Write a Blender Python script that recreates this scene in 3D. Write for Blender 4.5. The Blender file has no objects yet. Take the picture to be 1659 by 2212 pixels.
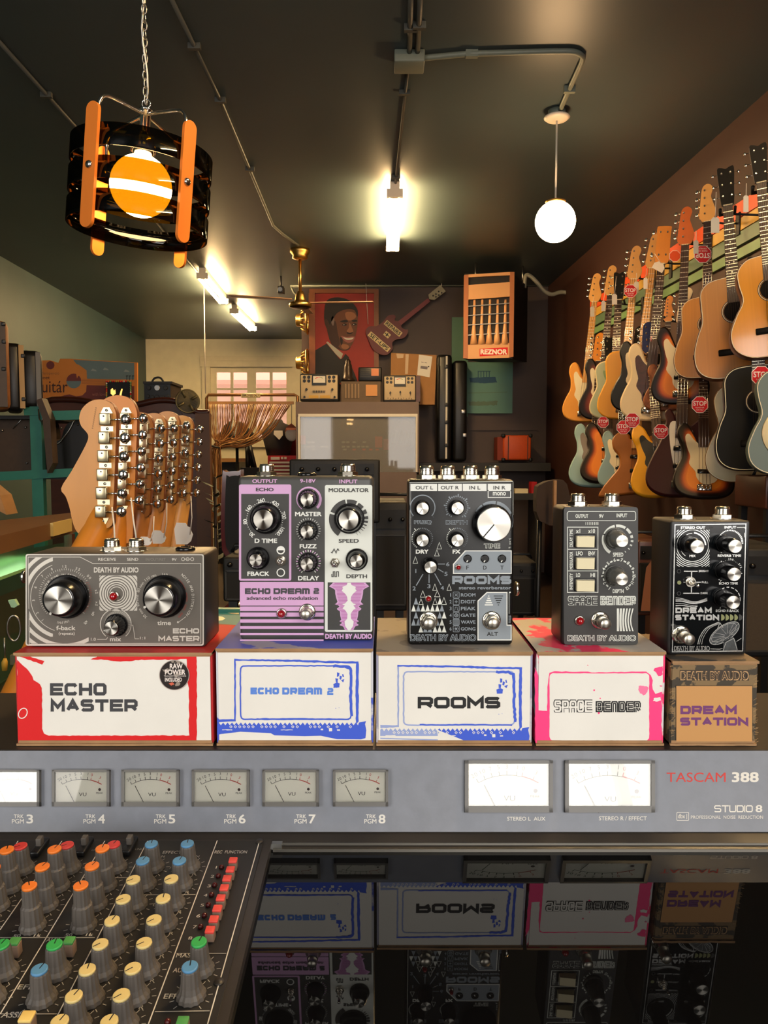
import bpy, bmesh, math, random
from mathutils import Vector, Matrix

random.seed(7)
C = bpy.context.scene.collection
sc = bpy.context.scene
# ------------------------------------------------------------------ camera
FPX, CX, CY = 1661.0, 829.5, 1106.0
PITCH = math.atan(0.0692)
CAMZ = 1.35
cam = bpy.data.cameras.new('camera')
cam.sensor_fit = 'VERTICAL'
cam.sensor_height = 36.0
cam.lens = 36.0 * FPX / 2212.0
cam.clip_start = 0.02
cam.clip_end = 60
camo = bpy.data.objects.new('camera', cam)
C.objects.link(camo)
camo.location = (0, 0, CAMZ)
camo.rotation_euler = (math.pi / 2 - PITCH, 0, 0)
sc.camera = camo
# ------------------------------------------------------------------ world, daylight, exposure
w = bpy.data.worlds.new('world')
sc.world = w
w.use_nodes = True
bg = w.node_tree.nodes['Background']
bg.inputs[0].default_value = (1.0, 0.93, 0.86, 1)
bg.inputs[1].default_value = 2.2
sc.view_settings.view_transform = 'Standard'
sc.view_settings.look = 'None'
sc.view_settings.exposure = 0.0
sc.view_settings.gamma = 1.0
sc.view_settings.use_curve_mapping = False
sc.cycles.max_bounces = 8
sc.cycles.sample_clamp_indirect = 4.0


def area_light(name, loc, target, sx, sy, watts, col):
    l = bpy.data.lights.new(name, 'AREA')
    l.shape = 'RECTANGLE'
    l.size, l.size_y = sx, sy
    l.energy = watts
    l.color = col
    o = bpy.data.objects.new(name, l)
    C.objects.link(o)
    o.location = loc
    d = Vector(target) - Vector(loc)
    o.rotation_euler = d.to_track_quat('-Z', 'Y').to_euler()
    return o


# daylight coming in through the two shop-front windows behind the camera
DAY = (1.0, 0.965, 0.92)
area_light('shopfront_daylight', (.96, -1.72, 1.98), (.96, 3, 1.35), 1.7, 1.7, 44, DAY)
area_light('shopfront_daylight', (-1.95, -1.72, 1.98), (-1.7, 3, 1.35), 1.4, 1.7, 44, DAY)

sun = bpy.data.lights.new('sun', 'SUN')
sun.energy = 11.0
sun.color = (1, .95, .88)
sun.angle = .01
suno = bpy.data.objects.new('sun', sun)
C.objects.link(suno)
suno.rotation_euler = Vector((.15, .5, -.87)).to_track_quat('-Z', 'Y').to_euler()

# ------------------------------------------------------------------ pixel <-> place helpers
_c, _s = math.cos(PITCH), math.sin(PITCH)


def ray(u, v):
    x = (u - CX) / FPX
    z = -(v - CY) / FPX
    return Vector((x, _c + z * _s, -_s + z * _c))


def W(u, v, Y):
    d = ray(u, v)
    return Vector((d.x / d.y * Y, Y, CAMZ + d.z / d.y * Y))


def WZ(u, v, Z):
    d = ray(u, v)
    t = (Z - CAMZ) / d.z
    return Vector((d.x * t, d.y * t, Z))


def WX(u, v, X):
    d = ray(u, v)
    t = X / d.x
    return Vector((X, d.y * t, CAMZ + d.z * t))


def WP(u, v, p, n):
    d = ray(u, v)
    o = Vector((0, 0, CAMZ))
    t = (p - o).dot(n) / d.dot(n)
    return o + d * t


# ------------------------------------------------------------------ materials
def lin(c):
    out = []
    for x in c[:3]:
        x = x / 255.0
        out.append(x / 12.92 if x <= 0.04045 else ((x + 0.055) / 1.055) ** 2.4)
    return (*out, 1.0)


MATS = {}


def mat(name, col, rough=0.5, metal=0.0, var=0.0, scale=20.0, col2=None, emit=0.0, ior=1.45, bump=0.0, thr=None, coat=0.0, stretch=None, spec=None):
    if name in MATS:
        return MATS[name]
    m = bpy.data.materials.new(name)
    m.use_nodes = True
    nt = m.node_tree
    b = nt.nodes['Principled BSDF']
    b.inputs['Base Color'].default_value = lin(col)
    b.inputs['Roughness'].default_value = rough
    b.inputs['Metallic'].default_value = metal
    b.inputs['IOR'].default_value = ior
    if spec is not None:
        b.inputs['Specular IOR Level'].default_value = spec
    if coat:
        b.inputs['Coat Weight'].default_value = coat
        b.inputs['Coat Roughness'].default_value = 0.06
    if emit:
        b.inputs['Emission Color'].default_value = lin(col2 or col)
        b.inputs['Emission Strength'].default_value = emit
    if var or bump or thr is not None:
        tc = nt.nodes.new('ShaderNodeTexCoord')
        nz = nt.nodes.new('ShaderNodeTexNoise')
        nz.inputs['Scale'].default_value = scale
        nz.inputs['Detail'].default_value = 6
        src = tc.outputs['Object']
        if stretch:
            mp = nt.nodes.new('ShaderNodeMapping')
            mp.inputs['Scale'].default_value = stretch
            nt.links.new(src, mp.inputs[0])
            src = mp.outputs[0]
        nt.links.new(src, nz.inputs['Vector'])
        if var or thr is not None:
            r = nt.nodes.new('ShaderNodeValToRGB')
            c1 = lin(col)
            if col2 is not None and not emit:
                c2 = lin(col2)
            else:
                c2 = tuple(max(0, x * (1 - var)) for x in c1[:3]) + (1,)
            t = 0.5 if thr is None else thr
            wd = 0.22 if thr is None else 0.012
            r.color_ramp.elements[0].position = t - wd
            r.color_ramp.elements[0].color = c1
            r.color_ramp.elements[1].position = t + wd
            r.color_ramp.elements[1].color = c2
            nt.links.new(nz.outputs['Fac'], r.inputs[0])
            nt.links.new(r.outputs[0], b.inputs['Base Color'])
        if bump:
            bp = nt.nodes.new('ShaderNodeBump')
            bp.inputs['Strength'].default_value = bump
            bp.inputs['Distance'].default_value = 0.002
            nt.links.new(nz.outputs['Fac'], bp.inputs['Height'])
            nt.links.new(bp.outputs[0], b.inputs['Normal'])
    MATS[name] = m
    return m


def glass_mat(name, tint, refl=0.1, rough=0.02, ior=None, dust=0.0):
    """clear or smoked sheet: tinted see-through with a surface reflection"""
    if name in MATS:
        return MATS[name]
    m = bpy.data.materials.new(name)
    m.use_nodes = True
    nt = m.node_tree
    nt.nodes.clear()
    out = nt.nodes.new('ShaderNodeOutputMaterial')
    tr = nt.nodes.new('ShaderNodeBsdfTransparent')
    tr.inputs[0].default_value = (*tint, 1)
    gl = nt.nodes.new('ShaderNodeBsdfGlossy')
    gl.inputs['Roughness'].default_value = rough
    mx = nt.nodes.new('ShaderNodeMixShader')
    if ior:
        fr = nt.nodes.new('ShaderNodeFresnel')
        fr.inputs[0].default_value = ior
        nt.links.new(fr.outputs[0], mx.inputs[0])
    else:
        mx.inputs[0].default_value = refl
    nt.links.new(tr.outputs[0], mx.inputs[1])
    nt.links.new(gl.outputs[0], mx.inputs[2])
    last = mx
    if dust:  # grey diffuse haze mixed in, standing in for a soft grey reflection
        df = nt.nodes.new('ShaderNodeBsdfDiffuse')
        df.inputs[0].default_value = (.5, .48, .45, 1)
        m2 = nt.nodes.new('ShaderNodeMixShader')
        m2.inputs[0].default_value = dust
        nt.links.new(mx.outputs[0], m2.inputs[1])
        nt.links.new(df.outputs[0], m2.inputs[2])
        last = m2
    nt.links.new(last.outputs[0], out.inputs[0])
    MATS[name] = m
    return m


def spun_metal(name, col):
    """lathe-turned aluminium: anisotropic highlight as a fan"""
    m = mat(name, col, 0.28, 1.0)
    b = m.node_tree.nodes['Principled BSDF']
    b.inputs['Anisotropic'].default_value = 0.95
    b.inputs['Anisotropic Rotation'].default_value = 0.25
    tg = m.node_tree.nodes.new('ShaderNodeTangent')
    tg.direction_type = 'RADIAL'
    tg.axis = 'Y'
    m.node_tree.links.new(tg.outputs[0], b.inputs['Tangent'])
    return m


# ------------------------------------------------------------------ mesh builder
def frame_from(n, up=Vector((0, 0, 1))):
    """rotation matrix whose local z is n"""
    n = n.normalized()
    if abs(n.dot(up)) > 0.99:
        up = Vector((0, 1, 0))
    x = up.cross(n).normalized()
    y = n.cross(x)
    return Matrix((x, y, n)).transposed()


GLYPH = {}


def text_mesh(s, bold):
    k = (s, bold)
    if k in GLYPH:
        return GLYPH[k]
    cu = bpy.data.curves.new('t', 'FONT')
    cu.body = s
    cu.size = 1.0
    cu.offset = bold
    cu.resolution_u = 3
    o = bpy.data.objects.new('t', cu)
    me = o.to_mesh()
    vs = [(v.co.x, v.co.y) for v in me.vertices]
    fs = [tuple(p.vertices) for p in me.polygons]
    o.to_mesh_clear()
    bpy.data.objects.remove(o)
    bpy.data.curves.remove(cu)
    if not vs:
        vs, fs = [(0, 0)], []
    x0 = min(v[0] for v in vs); x1 = max(v[0] for v in vs)
    y0 = min(v[1] for v in vs); y1 = max(v[1] for v in vs)
    GLYPH[k] = (vs, fs, x0, x1, y0, y1)
    return GLYPH[k]


class MB:
    def __init__(self):
        self.v, self.f, self.mi, self.sm, self.mats = [], [], [], [], []

    def m(self, material):
        if material not in self.mats:
            self.mats.append(material)
        return self.mats.index(material)

    def add(self, verts, faces, material, smooth=False, M=None):
        b = len(self.v)
        if M is not None:
            verts = [M @ Vector(p) for p in verts]
        self.v += [Vector(p) for p in verts]
        k = self.m(material)
        for f in faces:
            self.f.append(tuple(i + b for i in f))
            self.mi.append(k)
            self.sm.append(smooth)

    # -- solids
    def box(self, lo, hi, material, M=None):
        x0, y0, z0 = lo
        x1, y1, z1 = hi
        vs = [(x0, y0, z0), (x1, y0, z0), (x1, y1, z0), (x0, y1, z0), (x0, y0, z1), (x1, y0, z1), (x1, y1, z1), (x0, y1, z1)]
        fs = [(0, 3, 2, 1), (4, 5, 6, 7), (0, 1, 5, 4), (1, 2, 6, 5), (2, 3, 7, 6), (3, 0, 4, 7)]
        self.add(vs, fs, material, False, M)

    def rbox(self, lo, hi, r, material, M=None, seg=2, smooth=True):
        bm = bmesh.new()
        bmesh.ops.create_cube(bm, size=1)
        lo, hi = Vector(lo), Vector(hi)
        d = hi - lo
        c = (hi + lo) / 2
        for v in bm.verts:
            v.co = Vector((v.co.x * d.x, v.co.y * d.y, v.co.z * d.z)) + c
        r = min(r, abs(d.x) * .49, abs(d.y) * .49, abs(d.z) * .49)
        bmesh.ops.bevel(bm, geom=list(bm.edges), offset=r, segments=seg, affect='EDGES', profile=0.5)
        bm.verts.index_update()
        self.add([v.co.copy() for v in bm.verts], [tuple(v.index for v in f.verts) for f in bm.faces], material, smooth, M)
        bm.free()

    def hexa(self, pts8, material):
        """box from 8 corners: bottom loop 4, top loop 4"""
        fs = [(0, 3, 2, 1), (4, 5, 6, 7), (0, 1, 5, 4), (1, 2, 6, 5), (2, 3, 7, 6), (3, 0, 4, 7)]
        self.add(pts8, fs, material)

    def lathe(self, prof, o, axis, material, n=24, smooth=True, caps=True, flute=0.0):
        """prof: [(radius, height along axis)]; material may be a list per ring"""
        R = frame_from(Vector(axis))
        o = Vector(o)
        vs = []
        for (r, h) in prof:
            for k in range(n):
                a = 2 * math.pi * k / n
                rr = r * (1 - (flute if k % 2 else 0))
                vs.append(o + R @ Vector((rr * math.cos(a), rr * math.sin(a), h)))
        for i in range(len(prof) - 1):
            mm = material[i] if isinstance(material, list) else material
            fs = [(i * n + k, i * n + (k + 1) % n, (i + 1) * n + (k + 1) % n, (i + 1) * n + k) for k in range(n)]
            self.add(vs[:], fs, mm, smooth) if i == 0 else self._more(fs, mm, smooth)
            if i == 0:
                self._base = len(self.v) - len(vs)
        m0 = material[0] if isinstance(material, list) else material
        m1 = material[-1] if isinstance(material, list) else material
        if caps:
            if prof[0][0] > 1e-6:
                self._more([tuple(reversed(range(n)))], m0, False)
            if prof[-1][0] > 1e-6:
                self._more([tuple((len(prof) - 1) * n + k for k in range(n))], m1, False)

    def _more(self, fs, material, smooth):
        k = self.m(material)
        for f in fs:
            self.f.append(tuple(i + self._base for i in f))
            self.mi.append(k)
            self.sm.append(smooth)

    def cyl(self, p, q, r, material, n=12, smooth=True):
        p, q = Vector(p), Vector(q)
        self.lathe([(r, 0), (r, (q - p).length)], p, q - p, material, n, smooth)

    def ball(self, c, r, material, n=20, sq=(1, 1, 1)):
        m_ = n // 2
        vs, fs = [], []
        for i in range(m_ + 1):
            t = math.pi * i / m_
            for k in range(n):
                a = 2 * math.pi * k / n
                vs.append((c[0] + sq[0] * r * math.sin(t) * math.cos(a), c[1] + sq[1] * r * math.sin(t) * math.sin(a), c[2] + sq[2] * r * math.cos(t)))
        for i in range(m_):
            for k in range(n):
                fs.append((i * n + k, (i + 1) * n + k, (i + 1) * n + (k + 1) % n, i * n + (k + 1) % n))
        self.add(vs, fs, material, True)

    def tube(self, pts, r, material, n=8, closed=False, caps=True):
        pts = [Vector(p) for p in pts]
        N = len(pts)
        vs, fs = [], []
        prevx = None
        for i, p in enumerate(pts):
            if closed:
                t = pts[(i + 1) % N] - pts[i - 1]
            else:
                t = pts[min(i + 1, N - 1)] - pts[max(i - 1, 0)]
            t.normalize()
            if prevx is None:
                x = t.orthogonal().normalized()
            else:
                x = (prevx - t * prevx.dot(t)).normalized()
            prevx = x
            y = t.cross(x)
            rr = r[i] if isinstance(r, (list, tuple)) else r
            for k in range(n):
                a = 2 * math.pi * k / n
                vs.append(p + (x * math.cos(a) + y * math.sin(a)) * rr)
        for i in range(N if closed else N - 1):
            j = (i + 1) % N
            for k in range(n):
                fs.append((i * n + k, i * n + (k + 1) % n, j * n + (k + 1) % n, j * n + k))
        if caps and not closed:
            fs.append(tuple(reversed(range(n))))
            fs.append(tuple((N - 1) * n + k for k in range(n)))
        self.add(vs, fs, material, True)

    def prism(self, pts, d, material, side=None, smooth_side=False):
        """pts: planar loop of Vectors; extruded by vector d"""
        n = len(pts)
        pts = [Vector(p) for p in pts]
        d = Vector(d)
        vs = pts + [p + d for p in pts]
        nrm = Vector((0, 0, 0))
        for i in range(n):
            nrm += pts[i].cross(pts[(i + 1) % n])
        flip = nrm.dot(d) > 0
        a = tuple(range(n))
        b = tuple(range(n, 2 * n))
        self.add(vs, [a[::-1], b] if flip else [a, b[::-1]], material)
        self._base = len(self.v) - len(vs)
        fs = [(i, (i + 1) % n, n + (i + 1) % n, n + i) for i in range(n)]
        if not flip:
            fs = [f[::-1] for f in fs]
        self._more(fs, side or material, smooth_side)

    # -- ink: flat print laid on a surface, sp(a, b) -> Vector on that surface
    def poly(self, sp, pts, material, up=0):
        self.add([sp(p[0], p[1], up) for p in pts], [tuple(range(len(pts)))], material)

    def quad(self, sp, a0, b0, a1, b1, material, up=0):
        self.poly(sp, [(a0, b1), (a1, b1), (a1, b0), (a0, b0)], material, up)

    def line(self, sp, pts, wd, material, closed=False, up=0):
        P = [Vector((p[0], p[1])) for p in pts]
        N = len(P)
        L, R = [], []
        for i in range(N):
            if closed:
                a, b = P[i - 1], P[(i + 1) % N]
            else:
                a, b = P[max(i - 1, 0)], P[min(i + 1, N - 1)]
            d1 = (P[i] - a).normalized() if (P[i] - a).length > 1e-9 else None
            d2 = (b - P[i]).normalized() if (b - P[i]).length > 1e-9 else None
            if d1 is None: d1 = d2
            if d2 is None: d2 = d1
            t = d1 + d2
            if t.length < 1e-6:
                t = d1
            t.normalize()
            nn = Vector((-t.y, t.x))
            k = 1 / max(0.45, nn.dot(Vector((-d1.y, d1.x))))
            L.append(P[i] + nn * wd / 2 * k)
            R.append(P[i] - nn * wd / 2 * k)
        vs = [sp(p.x, p.y, up) for p in L + R]
        fs = []
        for i in range(N if closed else N - 1):
            j = (i + 1) % N
            fs.append((i, N + i, N + j, j))
        self.add(vs, fs, material)

    def ring(self, sp, ca, cb, r0, r1, material, a0=0, a1=360, n=48, up=0):
        """annulus sector; degrees, 0 = right, 90 = up in the picture's sense (b grows downward)"""
        k = max(2, int(n * abs(a1 - a0) / 360))
        vs = []
        for i in range(k + 1):
            a = math.radians(a0 + (a1 - a0) * i / k)
            vs.append(sp(ca + r0 * math.cos(a), cb - r0 * math.sin(a), up))
            vs.append(sp(ca + r1 * math.cos(a), cb - r1 * math.sin(a), up))
        self.add(vs, [(2 * i, 2 * i + 1, 2 * i + 3, 2 * i + 2) for i in range(k)], material)

    def disc(self, sp, ca, cb, r, material, n=32, up=0):
        self.poly(sp, [(ca + r * math.cos(-2 * math.pi * i / n), cb + r * math.sin(-2 * math.pi * i / n)) for i in range(n)], material, up)

    def rrect(self, sp, a0, b0, a1, b1, r, material, wd=None, up=0):
        pts = rr_pts(a0, b0, a1, b1, r)
        if wd:
            self.line(sp, pts, wd, material, True, up)
        else:
            self.poly(sp, pts, material, up)

    def text(self, sp, s, a0, b0, a1, b1, material, bold=0.012, up=0, rot=0):
        """text fitted in the box a0..a1, b0 (top)..b1 (bottom); rot in 90-degree steps counter-clockwise"""
        vs, fs, x0, x1, y0, y1 = text_mesh(s, 0)
        n = 0
        if s in ('1', 'I', 'l') and not rot:
            c_ = (a0 + a1) / 2
            h_ = (b1 - b0) * .13
            a0, a1 = c_ - h_, c_ + h_
        for dx, dy in ((-1, -1), (1, -1), (-1, 1), (1, 1)) if bold > .004 else ((0, 0),):
            out = []
            for (x, y) in vs:
                fx = (x + dx * bold * .8 - x0 + bold * .8) / max(1e-6, x1 - x0 + 1.6 * bold)
                fy = (y + dy * bold * .8 - y0 + bold * .8) / max(1e-6, y1 - y0 + 1.6 * bold)
                if rot == 90:
                    fx, fy = 1 - fy, fx
                elif rot == 180:
                    fx, fy = 1 - fx, 1 - fy
                elif rot == 270:
                    fx, fy = fy, 1 - fx
                out.append(sp(a0 + fx * (a1 - a0), b1 - fy * (b1 - b0), up + n * .12))
            self.add(out, fs, material)
            n += 1

    def arctext(self, sp, s, ca, cb, r, ang0, ang1, h, material, bold=0.012, up=0):
        """characters spread on an arc from ang0 to ang1 (degrees, clockwise when ang1 < ang0)"""
        n = len(s)
        for i, ch in enumerate(s):
            if ch == ' ':
                continue
            a = math.radians(ang0 + (ang1 - ang0) * (i / max(1, n - 1)))
            vs, fs, x0, x1, y0, y1 = text_mesh(ch, 0)
            k = h / 0.72
            cx = (x0 + x1) / 2
            ux, uy = math.cos(a), -math.sin(a)
            tx, ty = math.sin(a), math.cos(a)
            m_ = 0
            for dx, dy in ((-1, -1), (1, -1), (-1, 1), (1, 1)) if bold > .004 else ((0, 0),):
                out = []
                for (x, y) in vs:
                    rr = r + (y + dy * bold * .8) * k
                    tt = (x + dx * bold * .8 - cx) * k
                    out.append(sp(ca + ux * rr + tx * tt, cb + uy * rr + ty * tt, up + m_ * .12))
                self.add(out, fs, material)
                m_ += 1

    def stroke(self, sp, s, a0, b0, a1, b1, wd, material, gap=0.28, up=0, space=0.5, layers=None):
        """squared-off display lettering drawn with thick strokes; gap between letters in stroke widths"""
        gp = wd * (1 + gap * 1.3)
        n = len(s)
        units = sum(space if ch == ' ' else SW.get(ch, 1.0) for ch in s)
        k = (a1 - a0 - wd - gp * (n - 1)) / units
        H = (b1 - b0) - wd
        x = a0 + wd / 2
        for ch in s:
            lift = 0
            if ch == ' ':
                x += space * k + gp
                continue
            cw = SW.get(ch, 1.0) * k
            for (cl, pts) in SF[ch]:
                q = [Vector((x + px * cw, b1 - wd / 2 - py * H)) for (px, py) in pts]
                if not cl:
                    for e, f in ((0, 1), (-1, -2)):
                        d = q[e] - q[f]
                        if min(abs(d.x), abs(d.y)) < .02 * d.length + 1e-9:
                            q[e] = q[e] + d.normalized() * wd / 2 * .98
                lift += .13
                for li, (lw, lm) in enumerate(layers or ((wd, material),)):
                    self.line(sp, q, lw, lm, cl, up + li * 1.6 + (lift if li == 0 else lift))
            x += cw + gp

    # -- finish
    def build(self, name, parent=None, world=True):
        me = bpy.data.meshes.new(name)
        off = Vector((0, 0, 0))
        if parent is not None and world:
            off = ORIG.get(parent.name, Vector((0, 0, 0)))
        loc = Vector((0, 0, 0))
        if parent is None and world:
            xs = [p.x for p in self.v]; ys = [p.y for p in self.v]; zs = [p.z for p in self.v]
            off = Vector(((min(xs) + max(xs)) / 2, (min(ys) + max(ys)) / 2, min(zs)))
            loc = off
        me.from_pydata([tuple(p - off) for p in self.v], [], self.f)
        for mm in self.mats:
            me.materials.append(mm)
        me.polygons.foreach_set('material_index', self.mi)
        me.polygons.foreach_set('use_smooth', self.sm)
        me.update()
        o = bpy.data.objects.new(name, me)
        C.objects.link(o)
        o.location = loc
        if parent is not None:
            o.parent = parent
            ORIG[o.name] = ORIG.get(parent.name, Vector((0, 0, 0)))
        else:
            ORIG[o.name] = loc.copy()
        return o


def rr_pts(a0, b0, a1, b1, r, n=4):
    pts = []
    for (cx, cy, s) in ((a1 - r, b0 + r, 90), (a0 + r, b0 + r, 180), (a0 + r, b1 - r, 270), (a1 - r, b1 - r, 0)):
        for i in range(n + 1):
            a = math.radians({90: 0, 180: 90, 270: 180, 0: 270}[s] + 90 * i / n)
            pts.append((cx + r * math.cos(a), cy - r * math.sin(a)))
    return pts


# stroke font: letter -> [(closed, [(x, y) ...])], unit cell, y up
_O = [(.14, 0), (.86, 0), (1, .16), (1, .84), (.86, 1), (.14, 1), (0, .84), (0, .16)]
SF = {
    'O': [(True, _O)], 'D': [(True, [(0, 0), (.84, 0), (1, .18), (1, .82), (.84, 1), (0, 1)])],
    'R': [(False, [(0, 0), (0, 1), (.86, 1), (1, .86), (1, .52), (.86, .38)]), (False, [(.84, .38), (.04, .38)]), (False, [(.62, .38), (1, 0)])],
    'M': [(False, [(0, 0), (0, 1), (.5, .3), (1, 1), (1, 0)])],
    'S': [(False, [(0, .12), (.12, 0), (.88, 0), (1, .12), (1, .4), (.88, .52), (.12, .52), (0, .62), (0, .88), (.12, 1), (.88, 1), (1, .88)])],
    'E': [(False, [(1, 0), (0, 0), (0, 1), (1, 1)]), (False, [(0, .5), (.9, .5)])],
    'C': [(False, [(1, .2), (.86, 0), (.14, 0), (0, .16), (0, .84), (.14, 1), (.86, 1), (1, .8)])],
    'H': [(False, [(0, 0), (0, 1)]), (False, [(1, 0), (1, 1)]), (False, [(0, .5), (1, .5)])],
    'A': [(False, [(0, 0), (.5, 1), (1, 0)]), (False, [(.2, .3), (.8, .3)])],
    'a': [(False, [(0, 0), (0, .84), (.14, 1), (.86, 1), (1, .84), (1, 0)]), (False, [(0, .4), (1, .4)])],
    'T': [(False, [(0, 1), (1, 1)]), (False, [(.5, 1), (.5, 0)])],
    'I': [(False, [(0, 0), (0, 1)])],
    'N': [(False, [(0, 0), (0, 1), (1, 0), (1, 1)])],
    'n': [(False, [(0, 0), (0, .84), (.14, 1), (.86, 1), (1, .84), (1, 0)])],
    'm': [(False, [(0, 0), (0, 1), (.86, 1), (1, .84), (1, 0)]), (False, [(.5, 1), (.5, 0)])],
    'P': [(False, [(0, 0), (0, 1), (.86, 1), (1, .86), (1, .52), (.86, .38)]), (False, [(.84, .38), (.04, .38)])],
    'B': [(True, [(0, 0), (.86, 0), (1, .12), (1, .4), (.88, .5), (1, .6), (1, .88), (.86, 1), (0, 1)]), (False, [(0, .5), (.88, .5)])],
    '2': [(False, [(0, .85), (.12, 1), (.88, 1), (1, .88), (1, .62), (.88, .5), (.14, .5), (0, .4), (0, 0), (1, 0)])],
    'U': [(False, [(0, 1), (0, .14), (.14, 0), (.86, 0), (1, .14), (1, 1)])],
    'K': [(False, [(0, 0), (0, 1)]), (False, [(1, 1), (.05, .48), (1, 0)])],
}
SW = {'I': 0.0, 'M': 1.1, 'm': 1.2}
ORIG = {}


def thing(name, label, cat, loc, group=None):
    o = bpy.data.objects.new(name, None)
    C.objects.link(o)
    o.location = loc
    o.empty_display_size = 0.05
    o['label'] = label
    o['category'] = cat
    if group:
        o['group'] = group
    ORIG[o.name] = Vector(loc)
    return o


def tag(o, label, cat, group=None, kind=None):
    o['label'] = label
    o['category'] = cat
    if group:
        o['group'] = group
    if kind:
        o['kind'] = kind
    return o


def struct(o):
    o['kind'] = 'structure'
    return o


def dup(root, loc=None, label=None, parent=None):
    r = root.copy()
    C.objects.link(r)
    if loc is not None:
        r.location = loc
    if label:
        r['label'] = label
    if parent is not None:
        r.parent = parent
    ORIG[r.name] = ORIG.get(root.name, Vector((0, 0, 0)))
    for ch in list(root.children):
        dup(ch, None, None, r)
    return r


def smooth_loop(pts, sub=4, closed=True):
    P = [Vector(p) for p in pts]
    n = len(P)
    out = []
    rng = range(n) if closed else range(n - 1)
    for i in rng:
        p0, p1, p2, p3 = (P[(i - 1) % n], P[i], P[(i + 1) % n], P[(i + 2) % n]) if closed else (P[max(0, i - 1)], P[i], P[i + 1], P[min(n - 1, i + 2)])
        for k in range(sub):
            t = k / sub
            out.append(0.5 * ((2 * p1) + (p2 - p0) * t + (2 * p0 - 5 * p1 + 4 * p2 - p3) * t * t + (3 * p1 - p0 - 3 * p2 + p3) * t ** 3))
    if not closed:
        out.append(P[-1])
    return out


def jag(pts, amp, step, closed=True):
    """roughen a printed edge"""
    rnd = random.Random(len(pts) * 7 + int(pts[0][0]))
    out = []
    n = len(pts)
    for i in range(n if closed else n - 1):
        a, b = Vector((pts[i][0], pts[i][1])), Vector((pts[(i + 1) % n][0], pts[(i + 1) % n][1]))
        L = (b - a).length
        k = max(1, int(L / step))
        nn = Vector((-(b - a).y, (b - a).x)).normalized() if L > 0 else Vector((0, 0))
        for j in range(k):
            p = a + (b - a) * (j / k)
            q = p + nn * rnd.uniform(-amp, amp)
            out.append((q.x, q.y))
    if not closed:
        out.append((pts[-1][0], pts[-1][1]))
    return out


def crop_plane(Y, u0, v0, s):
    """surface coordinates measured on an enlarged crop -> the upright plane at depth Y"""
    def sp(a, b, up=0):
        p = W(u0 + a / s, v0 + b / s, Y)
        p.y -= 0.00018 * (1 + up)
        return p
    return sp


def plane_sp(o, ux, uy, n):
    o, ux, uy, n = Vector(o), Vector(ux), Vector(uy), Vector(n)

    def sp(a, b, up=0):
        return o + ux * a - uy * b + n * (0.00018 * (1 + up))
    return sp
# ================================================================== ROOM SHELL
CEIL = 3.35
lwx = lambda y: -3.5 - 0.038 * y
rwx = lambda y: 2.255 - 0.038 * y
FRONT, BACK, PART = -1.9, 13.05, 9.1
m_ceil = mat('ceiling paint', (70, 82, 84), 0.42, var=0.14, scale=1.5, bump=0.12)
m_lwall = mat('teal wall paint', (52, 74, 76), 0.5, var=0.2, scale=2)
m_rwall = mat('oxblood wall paint', (60, 30, 21), 0.6, var=0.15, scale=3)
m_bwall = mat('brown wall paint', (80, 66, 62), 0.55, var=0.15, scale=2)
m_white = mat('old white brick paint', (232, 224, 194), 0.7, var=0.12, scale=5, bump=0.4)
m_floor = mat('dark floor boards', (58, 44, 36), 0.4, var=0.3, scale=4)
m_black = mat('black plastic', (16, 16, 17), 0.4)
m_dark = mat('dark grey', (38, 37, 36), 0.5)
m_brass = mat('brass', (224, 176, 98), 0.32, 1.0)
m_chrome = mat('chrome', (225, 222, 215), 0.12, 1.0)
m_steel = mat('satin steel', (180, 178, 172), 0.32, 1.0)
m_string = mat('string', (215, 205, 190), 0.6)
m_paper = mat('white card', (226, 220, 208), 0.7)
m_cream = mat('cream plastic', (226, 212, 175), 0.4)
m_red = mat('red paint', (170, 22, 24), 0.4)


def slab(name, pts, d, material):
    b = MB()
    b.prism(pts, d, material)
    return struct(b.build(name))


def yspan(fn, y0, y1, z):
    return [(fn(y0), y0, z), (fn(y1), y1, z)]


TH = 0.12
slab('floor', [(-4.3, FRONT - .2, 0), (2.6, FRONT - .2, 0), (2.6, 13.3, 0), (-4.3, 13.3, 0)], (0, 0, -.1), m_floor)
slab('ceiling', [(-4.3, FRONT - .2, CEIL), (2.6, FRONT - .2, CEIL), (2.6, 13.3, CEIL), (-4.3, 13.3, CEIL)], (0, 0, .1), m_ceil)
slab('wall_left', [(lwx(FRONT), FRONT, 0), (lwx(13.2), 13.2, 0), (lwx(13.2), 13.2, CEIL), (lwx(FRONT), FRONT, CEIL)], (-TH, 0, 0), m_lwall)
slab('wall_right', [(rwx(FRONT), FRONT, 0), (rwx(13.2), 13.2, 0), (rwx(13.2), 13.2, CEIL), (rwx(FRONT), FRONT, CEIL)], (TH, 0, 0), m_rwall)
PX = W(652, 800, PART).x
b = MB()
b.box((PX, PART, 0), (rwx(PART), PART + .12, CEIL), m_bwall)
b.box((PX, PART + .12, 0), (PX + .12, BACK - .001, CEIL), m_bwall)
struct(b.build('wall_partition'))

# white brick back wall with a window opening
wl, wr = W(452, 800, BACK).x, W(634, 800, BACK).x
wt, wb = W(540, 793, BACK).z, W(540, 957, BACK).z
b = MB()
for lo, hi in (((lwx(BACK) - .1, BACK, 0), (wl, BACK + .15, CEIL)), ((wr, BACK, 0), (PX + .3, BACK + .15, CEIL)), ((wl, BACK, wt), (wr, BACK + .15, CEIL)), ((wl, BACK, 0), (wr, BACK + .15, wb))):
    b.box(lo, hi, m_white)
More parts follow.
